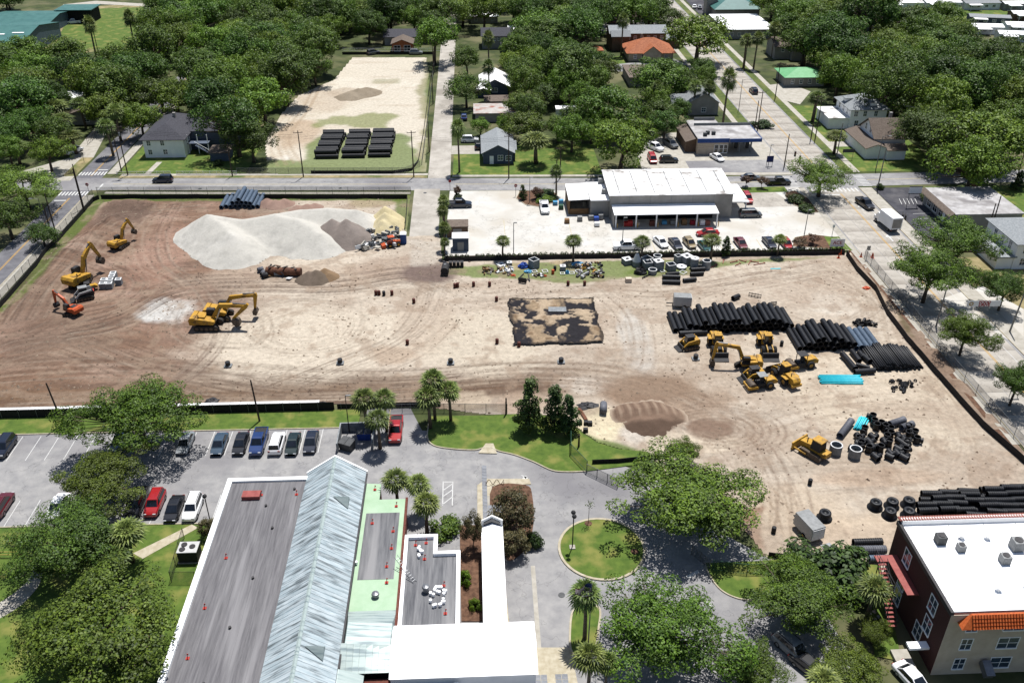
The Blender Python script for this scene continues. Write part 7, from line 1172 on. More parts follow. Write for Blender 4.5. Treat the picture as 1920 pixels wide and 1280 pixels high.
def scrap(name, label, c, n, sx, sy, mats, smax, seed, zmax=.8):
    r = random.Random(seed); p0 = D(*c); b = {m: MB() for m in mats}; o = tag(thing(name, label, 'scrap', p0), None, None, None, 'stuff')
    for k in range(n):
        m = r.choice(mats); x, y = r.uniform(-sx, sx), r.uniform(-sy, sy); d = (r.uniform(.2, smax), r.uniform(.15, smax*.6), r.uniform(.1, smax*.5)); b[m].boxc((x, y, d[2]/2+r.uniform(0, zmax)*r.random()), d, r.uniform(0, 6), r.uniform(-.4, .4), r.uniform(-.4, .4))
    for m in mats:
        if b[m].v: b[m].build('scrap_pieces', m, o)
    return o
scrap('scrap_heap', 'heap of mixed white and dark scrap on the grass before the hedge', Z3(1690, 350), 90, 2.6, 3.2, ['precast_top', 'steel_worn', 'machine_dark', 'wood', 'paint_yellow', 'precast_top'], .9, 3)
scrap('scrap_heap', 'scattered timber and scrap at left end of the grass strip', Z3(120, 370), 40, 3.0, 1.6, ['wood', 'precast_top', 'steel_worn'], 1.0, 4, .3); scrap('scrap_heap', 'grey scrap beside the fork frame on the grass edge', Z3(820, 440), 14, 1.2, .5, ['steel_worn', 'precast_top'], .8, 5, .3)
scrap('rubble', 'heap of grey broken concrete slabs between stone mound and tractor', (712, 450), 110, 4.0, 5.0, ['precast', 'precast_top', 'precast', 'concrete'], 1.7, 6, 1.0); scrap('scrap_heap', 'black machine parts and hoses on sand beside the silt fence', (1618, 607), 30, 1.8, 1.0, ['machine_dark', 'liner_black', 'machine_dark'], 1.1, 7, .5); scrap('rubble', 'broken pieces along brick building ramp', (1642, 1160), 14, .8, 1.2, ['precast', 'tan_wall'], .7, 8, .2)
# red bracing pieces near the end of the grass strip
for i, (a, hd, L) in enumerate([((1375, 492), 20, 1.6), ((1392, 490), -40, 1.4), ((1383, 497), 35, 1.4), ((1405, 494), 60, 1.8), ((1414, 492), -20, 1.6), ((1423, 496), 15, 2.4), ((1356, 492), 70, 1.6), ((1338, 500), 40, 1.8)]):
    p = D(*a); o = MB().boxc((0, 0, .1), (L, .14, .14)).boxc((L/2, 0, .2), (.12, .5, .12)).build('steel_brace', 'tile_red', None, False, p, R(hd)); tag(o, 'red steel brace lying on sand at end of the grass strip', 'steel brace', 'red braces on the sand')
# rusty tank with debris beside the soil mound
o = thing('scrap_tank', 'long rusty scrap tank with bent plates on the haul road', 'tank', D(533, 516), R(-6)); MB().cyl((-3.4, 0, .8), (3.4, 0, .8), .8, n=18).build('shell', 'rust', o)
for k in range(9): MB().boxc((rnd.uniform(-3, 3), rnd.uniform(-.4, .4), 1.6+rnd.uniform(-.1, .3)), (rnd.uniform(.5, 1.4), .3, .15), rnd.uniform(0, 3), rnd.uniform(-.4, .4)).build('bent_plate', rnd.choice(['rust', 'steel_worn', 'machine_dark']), o)
for i, (px, py, m, hd) in enumerate([(489, 510, 'pipe_grey', 30), (494, 517, 'pipe_grey', 80), (520, 517, 'precast', 10), (530, 517, 'pipe_blue', 70), (550, 516, 'precast', 20), (497, 521, 'liner_black', 40)]): p = D(px, py); pipe(p.x, p.y, p.z+.5, hd, 1.1, 1.0, m, ['grey pipe stub left of rusty tank', 'second grey stub left of rusty tank', 'concrete stub before rusty tank', 'blue grey stub before rusty tank', 'concrete stub at right of rusty tank', 'black stub before rusty tank'][i], None)
for i, (px, py, hd) in enumerate([(508, 518, 30), (543, 523, 70)]): p = D(px, py); tag(MB().boxc((0, 0, .2), (1.6, .9, .12), 0, .25).build('plywood_sheet', 'wood' if not i else 'precast_top', None, False, p, R(hd)), ['tan plywood sheet before the rusty tank', 'white board leaning by grey brown mound'][i], 'board')
# black tank trailer near the drive end, pallets and frames
o = thing('water_tank', 'black water tank on a skid beside the drive end', 'tank', D(835, 512), R(85)); MB().cyl((-1.3, 0, .95), (1.3, 0, .95), .75, n=18).build('shell', 'machine_dark', o); MB().box(-1.4, 1.4, -.6, .6, .05, .3).build('skid', 'steel_worn', o); MB().cyl((0, 0, 1.6), (0, 0, 1.85), .25, n=12).build('hatch', 'steel', o)
o = thing('stacked_drums', 'cluster of dark crates behind the black water tank', 'crates', D(855, 500)); 
for k in range(4): MB().box(-1.4+k*.75, -.75+k*.75, -.5, .5, 0, 1.1).build('crate', 'machine_dark', o)
tag(MB().box(-.6, .6, -.45, .45, 0, .8, .05).build('crate', 'tan_wall', None, False, D(*Z4(270, 560))), 'pinkish cardboard crate before the precast group', 'crate')
o = thing('fork_frame', 'black fork attachment frame standing on sand before the grass', 'attachment', D(*Z3(545, 560)), R(-20)); MB().boxc((0, 0, .6), (1.6, .12, 1.0)).build('back_plate', 'machine_dark', o)
for x in (-.5, .5): MB().boxc((x, .9, .1), (.16, 1.8, .1)).build('fork', 'machine_dark', o)
for x in (-.5, .5): MB().boxc((x*1.6, 1.6, .5), (.2, 1.6, .2), x, 0, .4).build('arm', 'machine_dark', o)
for i, (px, py, rz, lb) in enumerate([(1415, 557, -25, 'black steel rack behind the big pipe stack'), (1450, 573, 5, 'small black rack right of the big pipe stack'), (1213, 519, 40, 'dark ladder frame before low concrete ring')]):
    o = thing('steel_rack', lb, 'rack', D(px, py), R(rz)); L = (2.2, 1.0, 2.6)[i]
    for z in ((.15, .6) if i != 2 else (.12, .3)): MB().box(-L/2, L/2, -.05, .05, z, z+.1).build('rail', 'machine_dark', o)
    for k in range(5): MB().box(-L/2+k*L/4-.04, -L/2+k*L/4+.04, -.07, .07, 0, .8 if i != 2 else .4).build('upright', 'machine_dark', o)
# pond liner half covered with sand
f = Field(5.2, 21.8, 129.4, 146.4, .16, (52, 50, 54)); f.brk = np.ones(f.X.shape); n1 = fbm(f.X, f.Y, 1.9, 91, 5); n2 = fbm(f.X*1.3, f.Y*.7, 3.2, 95, 4)
f.blend(np.clip((n1-.505)*16, 0, 1)*.95, (206, 184, 156)); f.blend(np.clip((n2-.58)*9, 0, 1)*.8, (186, 162, 132)); f.blend(np.clip((n1-.56)*9, 0, 1)*np.clip((n2-.45)*6, 0, 1)*.8, (132, 108, 84))
ex = np.minimum(np.minimum(f.X-5.6, 21.4-f.X), np.minimum(f.Y-129.8, 146-f.Y))+(fbm(f.X, f.Y, 2.5, 99)-.5)*1.4; f.blend(np.clip((.9-ex)*3, 0, 1)*.8, (40, 38, 42)); f.h = .12+.18*n2+.25*np.clip((n1-.5)*4, 0, 1)+.12*fbm(f.X, f.Y, .8, 97, 2); msk = ex > .1; f.X -= 13.5; f.Y -= 138
o = f.build('pond_liner', msk, 'earth', 0); o.location = (13.5, 138, .06); tag(o, 'square black pond liner half covered with sand', 'liner')
tag(MB().boxc((0, 0, .03), (3.2, 1.7, .05), -.05).build('white_sheet', 'precast', None, False, G(1045, 580, .5)), 'white sheet lying on upper edge of the pond liner', 'sheet')
tag(MB().boxc((0, 0, .03), (2.0, .25, .06)).build('marker_board', 'pipe_teal', None, False, D(1454, 504)), 'thin pale blue board lying on the sand', 'board')
tag(MB().cyl((0, -1, .55), (0, 1, .55), .55, n=16).build('culvert_pipe', 'pipe_grey', None, True, D(1131, 772), R(-8)), 'short grey culvert pipe on cream sand beside magnolias', 'pipe')
for i, (px, py) in enumerate([(1099, 796), (1106, 797), (1098, 809), (1087, 795)]): tag(MB().box(-.35, .35, -.3, .3, 0, .6, .03).build('crate', 'plastic_black', None, False, D(px, py)), 'small black crate %s on cream sand' % ['left of the pair', 'right of the pair', 'below the pair', 'at the magnolia shade edge'][i], 'crate')
tag(MB().boxc((0, 0, .15), (.5, 3, .2), .25).build('timber', 'rust', None, False, D(1092, 778)), 'rust brown timber beside crumpled black sheet', 'timber')
tag(MB().boxc((0, 0, .05), (1.4, 1.2, .1), .3).build('steel_plate', 'steel', None, False, D(1552, 1027)), 'grey steel plate on sand beside the white trailer', 'plate')
o = thing('pallet_rack', 'white slatted pallet beside wide dark hedge', 'pallet', D(1548, 1040), R(2)); 
for k in range(12): MB().box(-1.2+k*.21, -1.05+k*.21, -.4, .4, .1, .16).build('slat', 'precast_top', o)
# ================================================================ fences, hedge, poles, signs and small things
mat('silt_black', S(30, 29, 32), S(48, 46, 48), 2, .8); mat('post_grey', S(120, 122, 124), S(150, 152, 154), 3, .6, 0, .4); mat('pole_wood', S(74, 62, 54), S(104, 90, 80), 2, .9, .2, stretch=(1, 1, .1)); mat('pole_concrete', S(150, 146, 140), S(178, 174, 168), 2, .9); mat('fence_green', S(48, 92, 70), S(62, 110, 84), 3, .6); mat('fence_yellow', S(196, 176, 84), S(214, 198, 110), 3, .8); mat('cone_orange', S(226, 84, 34), S(240, 104, 52), 3, .6); mat('sign_white', (.66, .66, .66), (.72, .72, .72), 3, .5); mat('sign_red', S(186, 28, 34), S(204, 40, 46), 3, .5); mat('flag_red', S(178, 34, 50), S(190, 46, 60), 3, .8); mat('flag_blue', S(40, 52, 110), S(52, 66, 126), 3, .8); mat('lamp_globe', (.5, .5, .5), (.55, .55, .55), 3, .3)
for nm, c in (('chain_link', S(120, 122, 124)), ('chain_green', S(60, 100, 78))):
    m = mat(nm, c, None, 3, .6, metal=.3); n = m.node_tree.nodes; L = m.node_tree.links; tr = n.new('ShaderNodeBsdfTransparent'); mx = n.new('ShaderNodeMixShader'); mx.inputs[0].default_value = .22
    L.new(tr.outputs[0], mx.inputs[1]); L.new(n['Principled BSDF'].outputs[0], mx.inputs[2]); L.new(mx.outputs[0], n['Material Output'].inputs[0])
def wallstrip(pts, h, z0=0.0, th=.05):
    b = MB(); r = []
    for i, p in enumerate(pts):
        a = Vector(pts[max(0, i-1)][:2]); c = Vector(pts[min(len(pts)-1, i+1)][:2]); d = (c-a).normalized(); nn = Vector((-d.y, d.x))*th/2; z = z0+(gz(p[0], p[1]) if z0 == 0 else 0)
        r.append([(p[0]-nn.x, p[1]-nn.y, z), (p[0]+nn.x, p[1]+nn.y, z), (p[0]+nn.x, p[1]+nn.y, z+h), (p[0]-nn.x, p[1]-nn.y, z+h)])
    return b.ring(r)
def dense(pts, d):
    out = []
    for a, b in zip(pts, pts[1:]):
        n = max(1, int(math.hypot(b[0]-a[0], b[1]-a[1])/d)); out += [(a[0]+(b[0]-a[0])*k/n, a[1]+(b[1]-a[1])*k/n) for k in range(n)]
    return out+[tuple(pts[-1])]
def fence(name, label, pts, h, gap, mesh='chain_link', pm='post_grey', rails=(1.,), cat='fence', pr=.04):
    o = thing(name, label, cat, (*pts[0], 0)); ox, oy = pts[0]; q = [(x-ox, y-oy) for x, y in pts]; d = dense(q, gap); pmsh = MB().cyl((0, 0, 0), (0, 0, h+.05), pr, n=6).mesh('post', pm)
    for x, y in d: put('post', pmsh, o, (x, y, gz(x+ox, y+oy)))
    for f in rails: MB().tubeline([(x, y, h*f) for x, y in d], pr*.7, 5).build('rail', pm, o)
    if mesh: b = MB(); r = [[(x-.01, y, .05), (x+.01, y+.01, .05), (x+.01, y+.01, h), (x-.01, y, h)] for x, y in d]; b.ring(r).build('wire_mesh', mesh, o)
    return o
fence('chain_link_fence', 'chain link fence along the street beside bare brown earth', [(-86.9, 113), (-87.3, 150), (-87.9, 199.6)], 1.8, 3.2); fence('chain_link_fence', 'chain link fence along the cross street behind gravel mound', [(-87.4, 200.9), (-62, 200), (-15, 197.9)], 1.8, 3.4)
fence('chain_link_fence', 'chain link fence between silt fence and main street', [(77, 98), (76.6, 120), (77.2, 140), (77.4, 160.5)], 1.8, 3.2); fence('chain_link_fence', 'chain link fence at end of the lawn strip behind palms', [(-18, 111.4), (-8.6, 111.6), (4, 110.8)], 1.6, 2.6)
fence('rail_fence', 'pale rail fence at far edge of the sandy lot', [(-46, 331.5), (-11, 330)], 1.6, 2.5, None, 'trim_white', (1., .5)); fence('chain_link_fence', 'chain link fence along the sandy lot beside cross street', [(-58, 212.8), (-17, 211.4), (-13.6, 216)], 1.5, 3); fence('chain_link_fence', 'chain link fence between sandy lot and side road', [(-13.2, 217), (-13, 260), (-13, 328)], 1.5, 4)
fence('picket_fence', 'low pale fence in front of the white house', [(-87, 213.2), (-74, 212.9)], .9, 1.6, 'chain_link', 'trim_white', (1., .4)); fence('picket_fence', 'low pale fence beside the porch path', [(-72.5, 212.8), (-58, 212.3)], .9, 1.6, 'chain_link', 'trim_white', (1., .4))
gp = GP([(1070, 812), (1070, 852), (1100, 884), (1140, 907), (1158, 914)]); fence('green_fence', 'green chain link gate fence between lawn and drive', gp[:3], 1.9, 2.2, 'chain_green', 'fence_green', (1., .05), 'fence', .06); fence('drive_gate', 'grey swing gate across the drive beside spreading oak', GP([(1100, 886), (1158, 914)]), 1.5, 1.6, 'chain_link', 'post_grey', (1., .1), 'gate', .05); fence('drive_gate', 'grey gate between shade bed and the lower lawn', GP([(1296, 1040), (1330, 1066)]), 1.5, 1.4, 'chain_link', 'post_grey', (1., .1), 'gate', .05)
fence('green_fence', 'green chain link fence behind the lower lawn', GP([(1336, 1068), (1400, 1076), (1488, 1072)]), 1.6, 2.2, 'chain_green', 'fence_green', (1., .05), 'fence', .05); fence('unit_fence', 'black wire fence round the cooling unit', GP([(346, 1010), (322, 1092), (368, 1092)]), 1.8, 2.2, 'chain_link', 'machine_dark'); fence('wooden_rail_fence', 'yellow wooden rail fence on the park lawn', GP([(0, 1045), (70, 1045)]), 1.0, 2., None, 'fence_yellow', (.95, .5), 'fence', .08)
fence('wooden_fence', 'dark wooden fence beside fan palms and the driveway', GP([(165, 272), (195, 245)]), 1.7, 1., None, 'pole_wood', (1., .5)); 
def silt(label, pts, h=.85): o = wallstrip(dense(pts, 1.5), h).build('silt_fence', 'silt_black'); return tag(o, label, 'silt fence')
silt('black silt fence along the street edge of bare earth', [(-86.0, 116), (-86.3, 150), (-86.9, 196.6), (-86, 198)], 1.0); silt('black silt fence running behind the gravel mound', [(-85.6, 198.1), (-62, 197.3), (-15.6, 195.2), (-15.3, 186), (-15.2, 178)], 1.0); silt('long curved black silt fence along main street side', [(74.2, 161.9), (73.8, 155), (74.3, 146.8), (72.9, 138), (72.6, 128.6), (73.0, 115.6), (73.6, 104.4), (75.3, 95.6), (76.2, 88)], 1.1); silt('black silt fence at foot of the warehouse hedge', [(-6.4, 162.5), (20, 162.6), (40, 162.4), (74, 162.1)], .8); silt('short black silt fence behind the civic lawn', GP([(1110, 870), (1160, 868), (1215, 862), (1250, 858)]), .8); silt('black silt fence at far end of the sandy lot', [(-46, 329), (-30, 328.4), (-13.6, 328)], .9); silt('black silt fence at corner of sandy lot and side road', [(-40, 212.2), (-20, 211.4), (-15.5, 213), (-14.2, 219), (-13.8, 240), (-13.7, 300)], .8); silt('black silt fence between sand and the lower lawn', GP([(1440, 1044), (1465, 1047), (1500, 1050)]), .8)
o = thing('screen_fence', 'long black screened fence behind the lawn strip', 'fence', (-60, 112.7, 0)); wallstrip([(-32, 0), (38, 0)], 1.45, .02, .04).build('screen', 'silt_black', o)
for x in np.arange(-32, 38.1, 2.6): MB().cyl((x, -.08, 0), (x, -.08, 1.6), .05, n=6).build('post', 'post_grey', o)
o = thing('screen_fence', 'lower black screened fence behind the red pickup', 'fence', (-12, 112.9, 0)); wallstrip([(-9.6, 0), (6, .1)], .9, .02, .04).build('screen', 'silt_black', o)
for x in np.arange(-9, 6, 2.6): MB().cyl((x, -.08, 0), (x, -.08, 1.1), .05, n=6).build('post', 'post_grey', o)
o = thing('retaining_kerb', 'white concrete retaining strip behind the black screened fence', 'kerb', (-60, 113.9, 0))
for k in range(45): MB().box(-32+k*1.5, -30.53+k*1.5, 0, 1.05, 0, .35).build('concrete_block', 'precast_top', o)
# hedge along the warehouse car park
rs = np.random.RandomState(5); Q = []
for x in np.arange(-6.2, 74.6, 1.05):
    if rs.rand() < .03: continue
    n = 150; d = rs.normal(size=(n, 3)); d /= np.linalg.norm(d, axis=1, keepdims=True); hh = rs.uniform(.95, 1.25)
    Q.append(quads(np.array([x+rs.uniform(-.12, .12), 163.45, hh*.55])+d*np.array([.5, .48, hh*.5])*rs.uniform(.7, 1.05, n)[:, None], d+np.array([0, 0, .4])+rs.normal(size=(n, 3))*.4, .24, rs))
q = np.concatenate(Q); q[..., 0] -= 34; q[..., 1] -= 163.45; o = thing('hedge', 'long dark clipped hedge between the white car park and grass strip', 'hedge', (34, 163.45, 0)); put('foliage', leafmesh('foliage', q, 'leaf_hedge'), o); MB().box(-40.2, 40.4, -.12, .12, 0, .7).build('stems', 'bark', o)
# utility poles, street lamps and wires
PT = {}
def pole(px, py, h, label, arm=1, m='pole_wood', lean=0.0, lamp=None, r=.16):
    p = G(px, py); o = thing('utility_pole' if not lamp else 'street_lamp', label, 'utility pole' if not lamp else 'street lamp', (p.x, p.y, gz(p.x, p.y))); o.rotation_euler = (0, R(lean), 0)
    MB().cyl((0, 0, -.2), (0, 0, h), r, r*.65, 8).build('shaft', m, o)
    for k in range(arm): MB().boxc((0, 0, h-.5-k*.9), (2.2, .12, .12), R(12)).build('crossarm', m, o); 
    if arm:
        for x in (-.95, 0, .95): MB().cyl((x, 0, h-.44), (x, 0, h-.22), .05, n=6).build('insulator', 'steel', o)
        MB().cyl((.3, -.25, h-2.6), (.3, -.25, h-1.7), .22, n=10).build('transformer', 'ac_grey', o) if arm > 1 else None
    if lamp: MB().tubeline([(0, 0, h-.3), (lamp*.5, 0, h+.05), (lamp, 0, h)], .045, 5).build('arm', 'post_grey', o); MB().boxc((lamp*1.12, 0, h), (.7, .25, .12)).build('lamp_head', 'ac_grey', o)
    return o
for a in [(119, 798, 7.6, 'dark leaning pole at left on the lawn strip', 0, 'pole_wood', -4), (487, 790, 7.4, 'dark leaning pole on the lawn strip beside blue pickup', 0, 'pole_wood', -2), (159, 397, 11, 'taller dark pole at the crossing corner', 0), (156, 392, 9.5, 'shorter dark pole paired at the crossing corner', 0), (109, 452, 10.5, 'taller of two dark poles beside the street fence', 0), (102, 458, 8.5, 'shorter of two dark poles beside the street fence', 0), (569, 332, 11.5, 'utility pole on verge before the sandy lot', 1), (776, 332, 11.5, 'utility pole at corner of sandy lot and side road', 1), (436, 331, 8, 'short pole before the white house porch', 0), (240, 329, 12.5, 'tall utility pole near the zebra crossing', 2), (228, 322, 11, 'utility pole left of the tall crossing pole', 1), (954, 335, 11, 'utility pole before the slate blue cottage', 1), (1050, 335, 8, 'utility pole behind the white warehouse shed', 1), (1043, 340, 5.5, 'short pole behind the white warehouse shed', 0), (1470, 314, 8.5, 'dark signal pole at filling station corner', 0), (1520, 262, 12, 'utility pole pair left one before the white hip roofed house', 1), (1528, 262, 11, 'utility pole pair right one before the white hip roofed house', 1), (1568, 296, 9, 'grey concrete pole before the gabled house', 0, 'pole_concrete'), (1645, 355, 10, 'thick concrete signal pole at store corner', 0, 'pole_concrete'), (1903, 346, 8, 'leaning pole at right edge beyond the store lawn', 0), (1755, 612, 7, 'grey pole between the loose street trees', 0, 'pole_concrete'), (1893, 622, 9.5, 'grey pole holding the food drive banner', 0, 'pole_concrete', 3), (1420, 245, 11, 'utility pole at upper filling station corner', 1), (1415, 243, 8, 'short pole beside upper filling station corner pole', 0), (1453, 186, 11, 'utility pole before the green roofed house', 1), (1395, 132, 11, 'utility pole on far main street verge', 1), (1850, 440, 7, 'left of two poles at store rear corner', 0), (1856, 438, 8.5, 'right of two poles at store rear corner', 0), (805, 285, 8, 'dark pole at sandy lot edge nearest cross street', 0), (812, 195, 9, 'dark pole at sandy lot edge midway', 0), (813, 140, 9, 'dark pole at sandy lot edge far end', 0), (184, 98, 10, 'thin pole behind single palm at far field', 0), (949, 777, 3, 'dark post with box on fence behind lawn', 0), (1085, 838, 2.2, 'thin sign post on cream sand', 0)]: pole(*a)
for a in [(1385, 207, 9, 'street lamp on main street verge', 0, 'post_grey', 0, 2.2, .1), (1642, 318, 8.5, 'street lamp at cross street before big dark oak', 0, 'pole_concrete', 0, 1.6, .12), (963, 474, 6.6, 'lot lamp post before the hedge at small palm', 0, 'post_grey', 0, .3, .09), (1166, 466, 6.8, 'lot lamp post beside the white sideways pickup', 0, 'post_grey', 0, .3, .09), (1508, 440, 5.6, 'lot lamp post above the reddish shrubs', 0, 'post_grey', 0, .3, .1), (655, 810, 6.5, 'black lamp post on lawn strip beside bin store', 0, 'machine_dark', 0, .4, .08), (88, 430, 7, 'curved street lamp beside the street fence poles', 0, 'post_grey', 0, -1.4, .09), (993, 380, 6, 'lot lamp post at stop sign bed', 0, 'post_grey', 0, .3, .08), (1440, 312, 5.5, 'lamp post beside the filling station sign', 0, 'post_grey', 0, .3, .08)]: pole(*a)
for px, py, h, lb in ((1073, 1027, 5.2, 'twin globe lamp post on round grass island'), (396, 985, 4.6, 'globe lamp post at end of the lower stall row')):
    p = G(px, py); o = thing('globe_lamp', lb, 'street lamp', (p.x, p.y, .1)); MB().cyl((0, 0, 0), (0, 0, h), .07, n=8).build('shaft', 'machine_dark', o); MB().box(-.35, .35, -.35, .35, 0, .14).build('base', 'concrete', o)
    for s in ((-.02, .35), (.02, -.35)) if px > 1000 else ((0, 0),): MB().lathe([(.05, -.28), (.24, -.16), (.3, 0), (.24, .16), (.05, .27)], 12).build('globe', 'machine_dark', o, True, (s[0], s[1], h+.2))
    if px > 1000: MB().cyl((0, -.36, h+.05), (0, .36, h+.05), .04, n=6).build('crossbar', 'machine_dark', o)
def wire(a, b, label, sag=.7, r=.022):
    a, b = Vector(a), Vector(b); o = MB().tubeline([a.lerp(b, t)-a-Vector((0, 0, sag*4*t*(1-t))) for t in np.linspace(0, 1, 9)], r, 4).build('power_line', 'machine_dark', None, False, a); tag(o, label, 'power line', 'power lines along the cross street')
xs = [(-84.1, 212.7, 12), (-41.6, 209.9, 11), (-14.8, 208.7, 11), (8, 207, 10.6), (20.4, 206.4, 8), (64, 207, 9)]
for i, (a, b) in enumerate(zip(xs, xs[1:])):
    for k, d in enumerate((-.9, 0, .9)): wire((a[0], a[1]+d*.3, a[2]-.3-.5*k), (b[0], b[1]+d*.3, b[2]-.3-.5*k), '%s power line span %s' % (['upper', 'middle', 'lower'][k], ['before the white house', 'before the sandy lot', 'over the side road mouth', 'before the slate blue cottage', 'behind the warehouse'][i]))
# signs
def sign(px, py, h, w_, sh, m, label, name='road_sign', txt=None, tm='machine_dark', octo=False, posts=1, ts=.3):
    p = G(px, py); o = thing(name, label, 'sign', (p.x, p.y, gz(p.x, p.y)))
    for k in range(posts): x = 0 if posts == 1 else (-w_*.42 if k == 0 else w_*.42); MB().cyl((x, .05, 0), (x, .05, h), .05, n=6).build('post', 'post_grey', o)
    if octo: MB().cyl((0, -.04, h), (0, .0, h), w_/2, n=8).build('panel', m, o)
    else: MB().box(-w_/2, w_/2, -.06, 0, h-sh/2, h+sh/2).build('panel', m, o)
    if txt: lettering(o, txt, ts, (0, -.07, h), (R(90), 0, 0), tm, .012)
    return o
sign(168, 366, 2.6, .8, .8, 'sign_red', 'red stop sign at the left crossing', octo=True, txt='STOP', tm='sign_white', ts=.26); sign(967, 368, 2.6, .8, .8, 'sign_red', 'red stop sign at white car park bed', octo=True, txt='STOP', tm='sign_white', ts=.26); sign(844, 358, 2.4, .7, .7, 'sign_red', 'red sign beside the red leaved shrub', octo=True)
o = sign(1567, 472, 2.0, 2.9, 1.7, 'sign_white', 'white sign with red lettering in the shrub bed', 'shop_sign', 'ACE', 'sign_red', posts=2, ts=1.0)
o = sign(1709, 388, 4.0, 2.8, 1.5, 'sign_white', 'white pylon sign with dark frame before the flat roofed store', 'pylon_sign', None, posts=2); 
for q in ((-1.5, 1.5, 4.75, 4.9), (-1.5, 1.5, 3.1, 3.25)): MB().box(q[0], q[1], -.08, .02, q[2], q[3]).build('frame', 'machine_dark', o)
sign(1442, 312, 1.9, 1.7, 1.6, 'flag_blue', 'dark blue price sign at filling station corner', 'price_sign', posts=2); sign(1624, 487, 2.6, .7, .9, 'steel', 'grey road sign seen from behind at site corner'); sign(1588, 300, 2.4, 3.0, .9, 'ac_dark', 'dark green yard sign before the gabled house', 'yard_sign', posts=2); sign(1238, 40, 3, 2.4, 1, 'sign_white', 'far white sign beside main street', 'yard_sign', posts=2); sign(1560, 442, 2.2, .5, .7, 'sign_white', 'small white sign at lot exit'); sign(1871, 350, 2.2, .5, .7, 'steel', 'small road sign before store lawn'); sign(158, 305, 2.4, .7, .7, 'steel', 'round road sign on driveway island', octo=True); sign(1900, 745, 1.6, 1.6, .9, 'ac_dark', 'dark board sign at mulch edge by main street', 'site_sign', posts=2)
o = thing('banner', 'white banner with red food drive lettering hung over main street', 'banner', G(1845, 569, 5.6)); MB().box(-2.9, 2.9, -.02, .02, -.55, .55).build('cloth', 'sign_white', o); lettering(o, 'FOOD', .72, (.1, -.03, .26), (R(90), 0, 0), 'sign_red', .03); lettering(o, 'DRIVE', .72, (.1, -.03, -.28), (R(90), 0, 0), 'sign_red', .03); em = MB().lathe([(.38, 0), (.38, .01), (.2, .01), (.2, 0)], 16, True).build('emblem', 'paint_yellow', o, False, (-2.2, -.03, 0)); em.rotation_euler = (R(90), 0, 0)
MB().tubeline([(-6, 0, .7), (0, 0, .58), (5.4, 0, 1.0)], .02, 4).build('cable', 'machine_dark', o)
# flagpole with two flags
p = G(1103, 1205); o = thing('flagpole', 'tall grey flagpole with striped flag on the small grass island', 'flagpole', (p.x, p.y, .12)); MB().cyl((0, 0, 0), (0, 0, 9.0), .07, .045, 8).build('pole', 'post_grey', o)
def wave(x, z): return (-x*.9, .25*math.sin(x*3.1)+.15*x, z-.42*x+.06*math.sin(x*4))
fl_ = MB()
for k in range(13): 
    b = MB(); z0 = 8.9-k*.085; z1 = z0-.085; xs_ = np.linspace(.05, 1.9, 8); b.add([wave(x, z0) for x in xs_]+[wave(x, z1) for x in xs_], [(i, i+1, i+9, i+8) for i in range(7)]); b.build('stripe', 'flag_red' if k % 2 == 0 else 'sign_white', o)
xs_ = np.linspace(.05, .8, 5); b = MB().add([(lambda v: (v[0], v[1]-.02, v[2]+.01))(wave(x, 8.91)) for x in xs_]+[(lambda v: (v[0], v[1]-.02, v[2]))(wave(x, 8.3)) for x in xs_], [(i, i+1, i+6, i+5) for i in range(4)]).build('canton', 'flag_blue', o)
xs_ = np.linspace(.05, 1.4, 6); MB().add([wave(x, 7.2) for x in xs_]+[wave(x, 6.5) for x in xs_], [(i, i+1, i+7, i+6) for i in range(5)]).build('second_flag', 'sign_white', o); MB().add([(lambda v: (v[0], v[1]-.02, v[2]))(wave(x, 7.0)) for x in xs_]+[(lambda v: (v[0], v[1]-.02, v[2]))(wave(x, 6.75)) for x in xs_], [(i, i+1, i+7, i+6) for i in range(5)]).build('flag_band', 'flag_red', o)
# traffic signals, cones, boxes
for px, py, z, lb in ((1491, 289, 5.2, 'left hanging traffic signal over the junction'), (1500, 297, 5.2, 'right hanging traffic signal over the junction')):
    p = G(px, py, z); o = thing('traffic_signal', lb, 'traffic signal', p); MB().box(-.2, .2, -.15, .15, -.6, .6).build('housing', 'machine_dark', o); MB().cyl((0, 0, .6), (0, 0, 1.2), .03, n=5).build('hanger', 'machine_dark', o)
    for k in range(3): MB().cyl((0, -.2, .36-k*.36), (0, -.15, .36-k*.36), .11, n=10).build('lens', ('lamp_red', 'paint_yellow', 'fence_green')[k], o)
tag(MB().tubeline([G(1472, 262, 8.2), G(1491, 285, 6.6), G(1500, 292, 6.5), G(1642, 300, 9.5)], .025, 4).build('span_wire', 'machine_dark'), 'signal span wire over the junction', 'wire')
cone = MB().box(-.2, .2, -.2, .2, 0, .05).lathe([(.15, .05), (.04, .72), (.01, .72)], 10).mesh('traffic_cone', 'cone_orange')
for i, (px, py) in enumerate([(1572, 484), (1576, 478), (1591, 478), (1614, 482), (1635, 482), (1636, 484)]): 
    o = put('traffic_cone', cone, None, D(px, py)); o.scale = (1.4,)*3; tag(o, 'orange traffic cone %s' % ['in front of the pair at silt fence corner', 'behind of the pair at silt fence corner', 'beside the sign bed', 'at the grey road sign', 'nearest main street left', 'nearest main street right'][i], 'traffic cone', 'orange cones at the site corner')
tag(blobmesh('tarp', .5, .4, .4, 'cone_orange', 88) and put('barrier_mesh', blobmesh('barrier_mesh', .7, .5, .4, 'cone_orange', 88), None, D(1624, 541)), 'crumpled orange barrier mesh by silt fence', 'barrier mesh')
